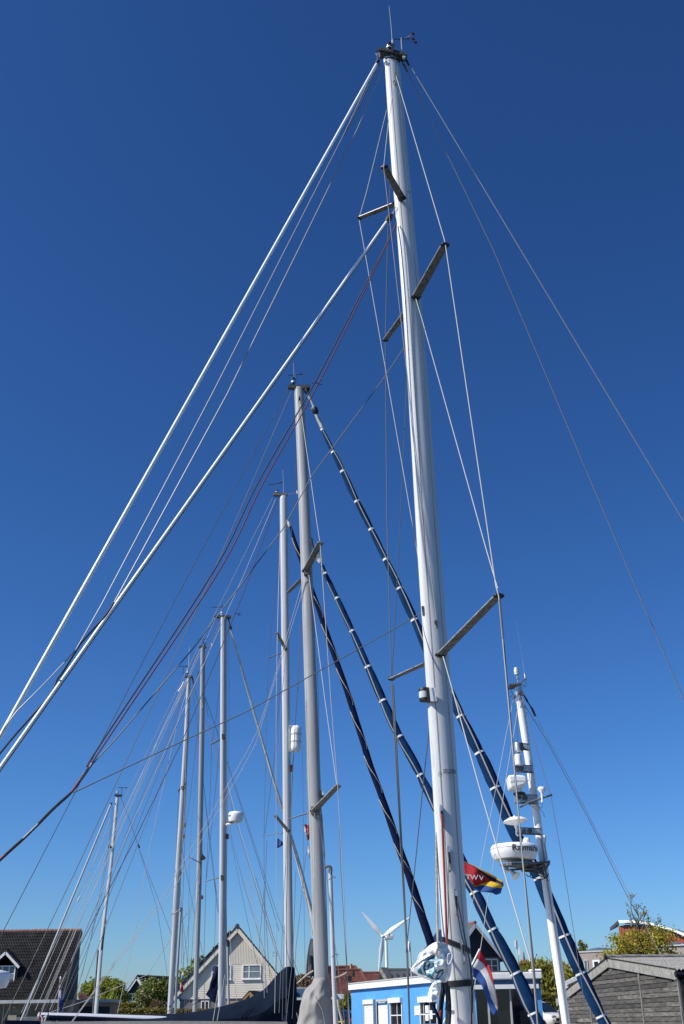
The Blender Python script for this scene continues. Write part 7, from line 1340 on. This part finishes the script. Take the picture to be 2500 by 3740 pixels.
hedge('hedge', 'brownish hedge under the pennants before the cream house', 640, 830, 3692, 92, 3800, ['leaf_brown', 'leaf_hedge', 'leaf_olive', 'leaf_red'], [2, 2, 2, 2])
hedge('hedge', 'dark green hedge behind the dark car left of the office', 1205, 1290, 3660, 108, 2600, ['leaf_green', 'leaf_dark', 'leaf_hedge'], [2, 2, 1])
tree('lime_tree', 'fresh green tree between tiled house and short white mast', 'tree', 128, [(325, 3620, 25, 28), (350, 3610, 25, 30), (315, 3640, 25, 20)], 2600, .2, ['leaf_lime', 'leaf_green', 'leaf_yellow_dark'], [3, 2, 1], trunk=.15)
tree('lime_tree', 'fresh green tree just right of the short white mast', 'tree', 126, [(390, 3605, 30, 30), (395, 3640, 35, 25), (375, 3590, 15, 16)], 2600, .2, ['leaf_lime', 'leaf_green', 'leaf_yellow_dark'], [3, 2, 1], trunk=.15)
tree('lime_tree', 'round green tree left of the small navy gable', 'tree', 124, [(430, 3615, 25, 28), (440, 3645, 30, 25), (425, 3595, 15, 15)], 2400, .2, ['leaf_lime', 'leaf_green', 'leaf_olive'], [3, 2, 1], trunk=.15)
tree('flowering_bush', 'large green bush with white blossom before the navy gabled house', 'bush', 104, [(555, 3625, 50, 38), (590, 3620, 35, 35), (520, 3655, 35, 30), (600, 3660, 30, 30), (560, 3590, 25, 16)], 5200, .15, ['leaf_green', 'leaf_dark', 'leaf_olive', 'blossom'], [5, 3, 2, .8], trunk=.1)
tree('bare_bush', 'dark brown round bush behind the hedge on the left', 'bush', 97, [(572, 3680, 24, 22)], 1500, .10, ['leaf_brown', 'leaf_dark'], [2, 1], trunk=.05)
tree('roadside_tree', 'green tree peeping over the left slope of the cream house', 'tree', 122, [(745, 3505, 18, 16), (725, 3530, 25, 25), (690, 3560, 30, 25), (665, 3590, 25, 25), (700, 3600, 30, 25)], 2600, .18, ['leaf_green', 'leaf_lime', 'leaf_dark'], [3, 2, 1], trunk=.14)
tree('copper_shrub', 'brown-leaved shrub between navy boom cover and grey sail cover', 'shrub', 116, [(1098, 3590, 18, 25), (1125, 3592, 20, 20), (1110, 3575, 12, 16)], 1900, .16, ['leaf_brown', 'leaf_red', 'blossom', 'leaf_dark'], [3, 2, .8, 1], trunk=.08)
tree('yellow_bush', 'small yellow-green bush left of the blue office corner', 'bush', 104, [(1270, 3650, 14, 22), (1262, 3668, 16, 16)], 900, .14, ['leaf_yellow_dark', 'leaf_hedge', 'leaf_lime'], [2, 2, 1], trunk=.05)
# television aerial on a chimney behind the boom cover
t = Thing('roof_aerial', 'thin television aerial on a pole beyond the cream house', 'aerial', V((P(1008, 3600, 125).x, 125, GZ))); a_, b_ = P(1007, 3600, 125), P(1008, 3478, 125); t.part('pole', Geo().tube([V((a_.x, 125, GZ)), V((b_.x, 125, b_.z))], .09, 8), 'trim_grey')
for dy in (0, 6, 14): p_ = P(1008, 3478 + dy, 125); t.part('cross_bar', Geo().tube([p_ - V((.35, 0, 0)), p_ + V((.3, 0, .05))], .025, 5), 'wire_dull')

# ================================================================== cars
mat('car_white', (.72, .72, .71), .25, coat=.6); mat('car_dark', (.012, .016, .03), .22, coat=.6); mat('tyre', (.018, .018, .018), .85); mat('plate_yellow', (.70, .46, .02), .5); mat('lamp_red', (.35, .01, .02), .25, coat=.5); mat('car_glass', (.012, .018, .028), .06, spec=.8)
def car(label, px, py_roof, D, yaw, paint, h=1.68, rear=False):
    roof = P(px, py_roof, D); base = V((roof.x, D, roof.z - h)); t_ = Thing('parked_car', label, 'car', base); ca, sa = math.cos(yaw), math.sin(yaw)
    def W(x, y, z_): return base + V((x * ca - y * sa, x * sa + y * ca, z_ * h / 1.68))          # x forward, y left
    prof = [(-2.25, .45, .95, .80), (-2.2, .35, 1.02, .86), (-1.6, .22, 1.04, .90), (-.6, .22, 1.04, .92), (.7, .22, 1.03, .92), (1.3, .24, 1.00, .91), (1.9, .28, .93, .88), (2.2, .38, .80, .80), (2.3, .45, .68, .70)]
    rows_ = [[W(x, s_ * hw * k, z_) for s_, k, z_ in ((-1, .85, zb), (-1, 1, zb + .15), (-1, 1.0, zt - .15), (-1, .93, zt), (0, 1, zt + .05), (1, .93, zt), (1, 1.0, zt - .15), (1, 1, zb + .15), (1, .85, zb))] for x, zb, zt, hw in prof]
    g_ = Geo(); g_.grid(rows_); n = 9; g_.f.append(tuple(range(n))); g_.f.append(tuple(range((len(prof) - 1) * n, len(prof) * n))); t_.part('body', g_, paint, smooth=50)
    cab = [(-2.1, 1.0, .80, .80), (-1.75, 1.48, .68, .70), (-1.3, 1.62, .62, .66), (-.2, 1.68, .62, .66), (.3, 1.62, .62, .66), (1.35, .99, .80, .78)]
    rows_ = [[W(x, s_ * (hw if z_ > 1.01 else .86), z_) for s_, z_ in ((-1, .98), (-1, zt), (-.5, zt + .03), (.5, zt + .03), (1, zt), (1, .98))] for x, zt, hw, _ in cab]
    g_ = Geo(); g_.grid(rows_); t_.part('cabin', g_, paint, smooth=40)
    for nm, pts in (('windscreen', [(1.30, -.70, 1.03), (1.30, .70, 1.03), (.40, .58, 1.58), (.40, -.58, 1.58)]), ('rear_window', [(-2.08, .68, 1.06), (-2.08, -.68, 1.06), (-1.72, -.58, 1.50), (-1.72, .58, 1.50)])):
        up_ = .03; g_ = Geo(); g_.add([W(x + (.03 if x > 0 else -.06), y, z_ + up_) for x, y, z_ in pts], [(0, 1, 2, 3)]); t_.part(nm, g_, 'car_glass', smooth=0)
    for s_ in (-1, 1):
        g_ = Geo(); g_.add([W(x, s_ * y, z_) for x, y, z_ in ((1.15, .885, 1.04), (-1.85, .885, 1.04), (-1.6, .74, 1.46), (-.2, .70, 1.60), (.30, .71, 1.55))], [(0, 1, 2, 3, 4)]); t_.part('side_window', g_, 'car_glass', smooth=0)
        c_ = W(2.12, s_ * .62, .80); f_ = W(1, 0, 0) - W(0, 0, 0); lf_ = W(0, 1, 0) - W(0, 0, 0); g_ = Geo(); g_.box(c_, f_ * .12, lf_ * .17, V((0, 0, .06))); t_.part('headlight', g_, 'lens_clear', smooth=0)
        g_ = Geo(); g_.box(W(-2.2, s_ * .74, .90), f_ * .07, lf_ * .10, V((0, 0, .13))); t_.part('tail_light', g_, 'lamp_red', smooth=0); g_ = Geo(); g_.box(W(1.0, s_ * .99, 1.08), f_ * .10, lf_ * .09, V((0, 0, .07))); t_.part('mirror', g_, paint, smooth=0)
        for x in (-1.35, 1.4): wc_ = W(x, s_ * .82, .34); wh_ = t_.part('wheel', Geo().lathe(wc_, lf_ * s_, [(.26, -.1), (.34, -.08), (.34, .08), (.28, .1)], 20), 'tyre'); t_.part('rim', Geo().lathe(wc_, lf_ * s_, [(.22, .08), (.2, .11), (.05, .12)], 14), 'stainless', wh_)
    f_ = W(1, 0, 0) - W(0, 0, 0); lf_ = W(0, 1, 0) - W(0, 0, 0); g_ = Geo(); g_.box(W(2.24, 0, .62), f_ * .07, lf_ * .52, V((0, 0, .10))); t_.part('grille', g_, 'black_gloss', smooth=0); g_ = Geo(); g_.box(W(2.26, 0, .40), f_ * .06, lf_ * .55, V((0, 0, .05))); t_.part('air_intake', g_, 'black_gloss', smooth=0)
    for x in (2.34, -2.29): g_ = Geo(); g_.box(W(x, 0, .50 if x > 0 else .80), f_ * .015, lf_ * .26, V((0, 0, .055))); t_.part('licence_plate', g_, 'plate_yellow', smooth=0)
    return t_
car('white sport utility car parked between the blue office and the wooden shed', 1962, 3657, 84, math.radians(-56), 'car_white', h=1.9)
car('dark blue car seen from behind, left of the blue office', 1262, 3690, 97, math.radians(82), 'car_dark', h=1.6)
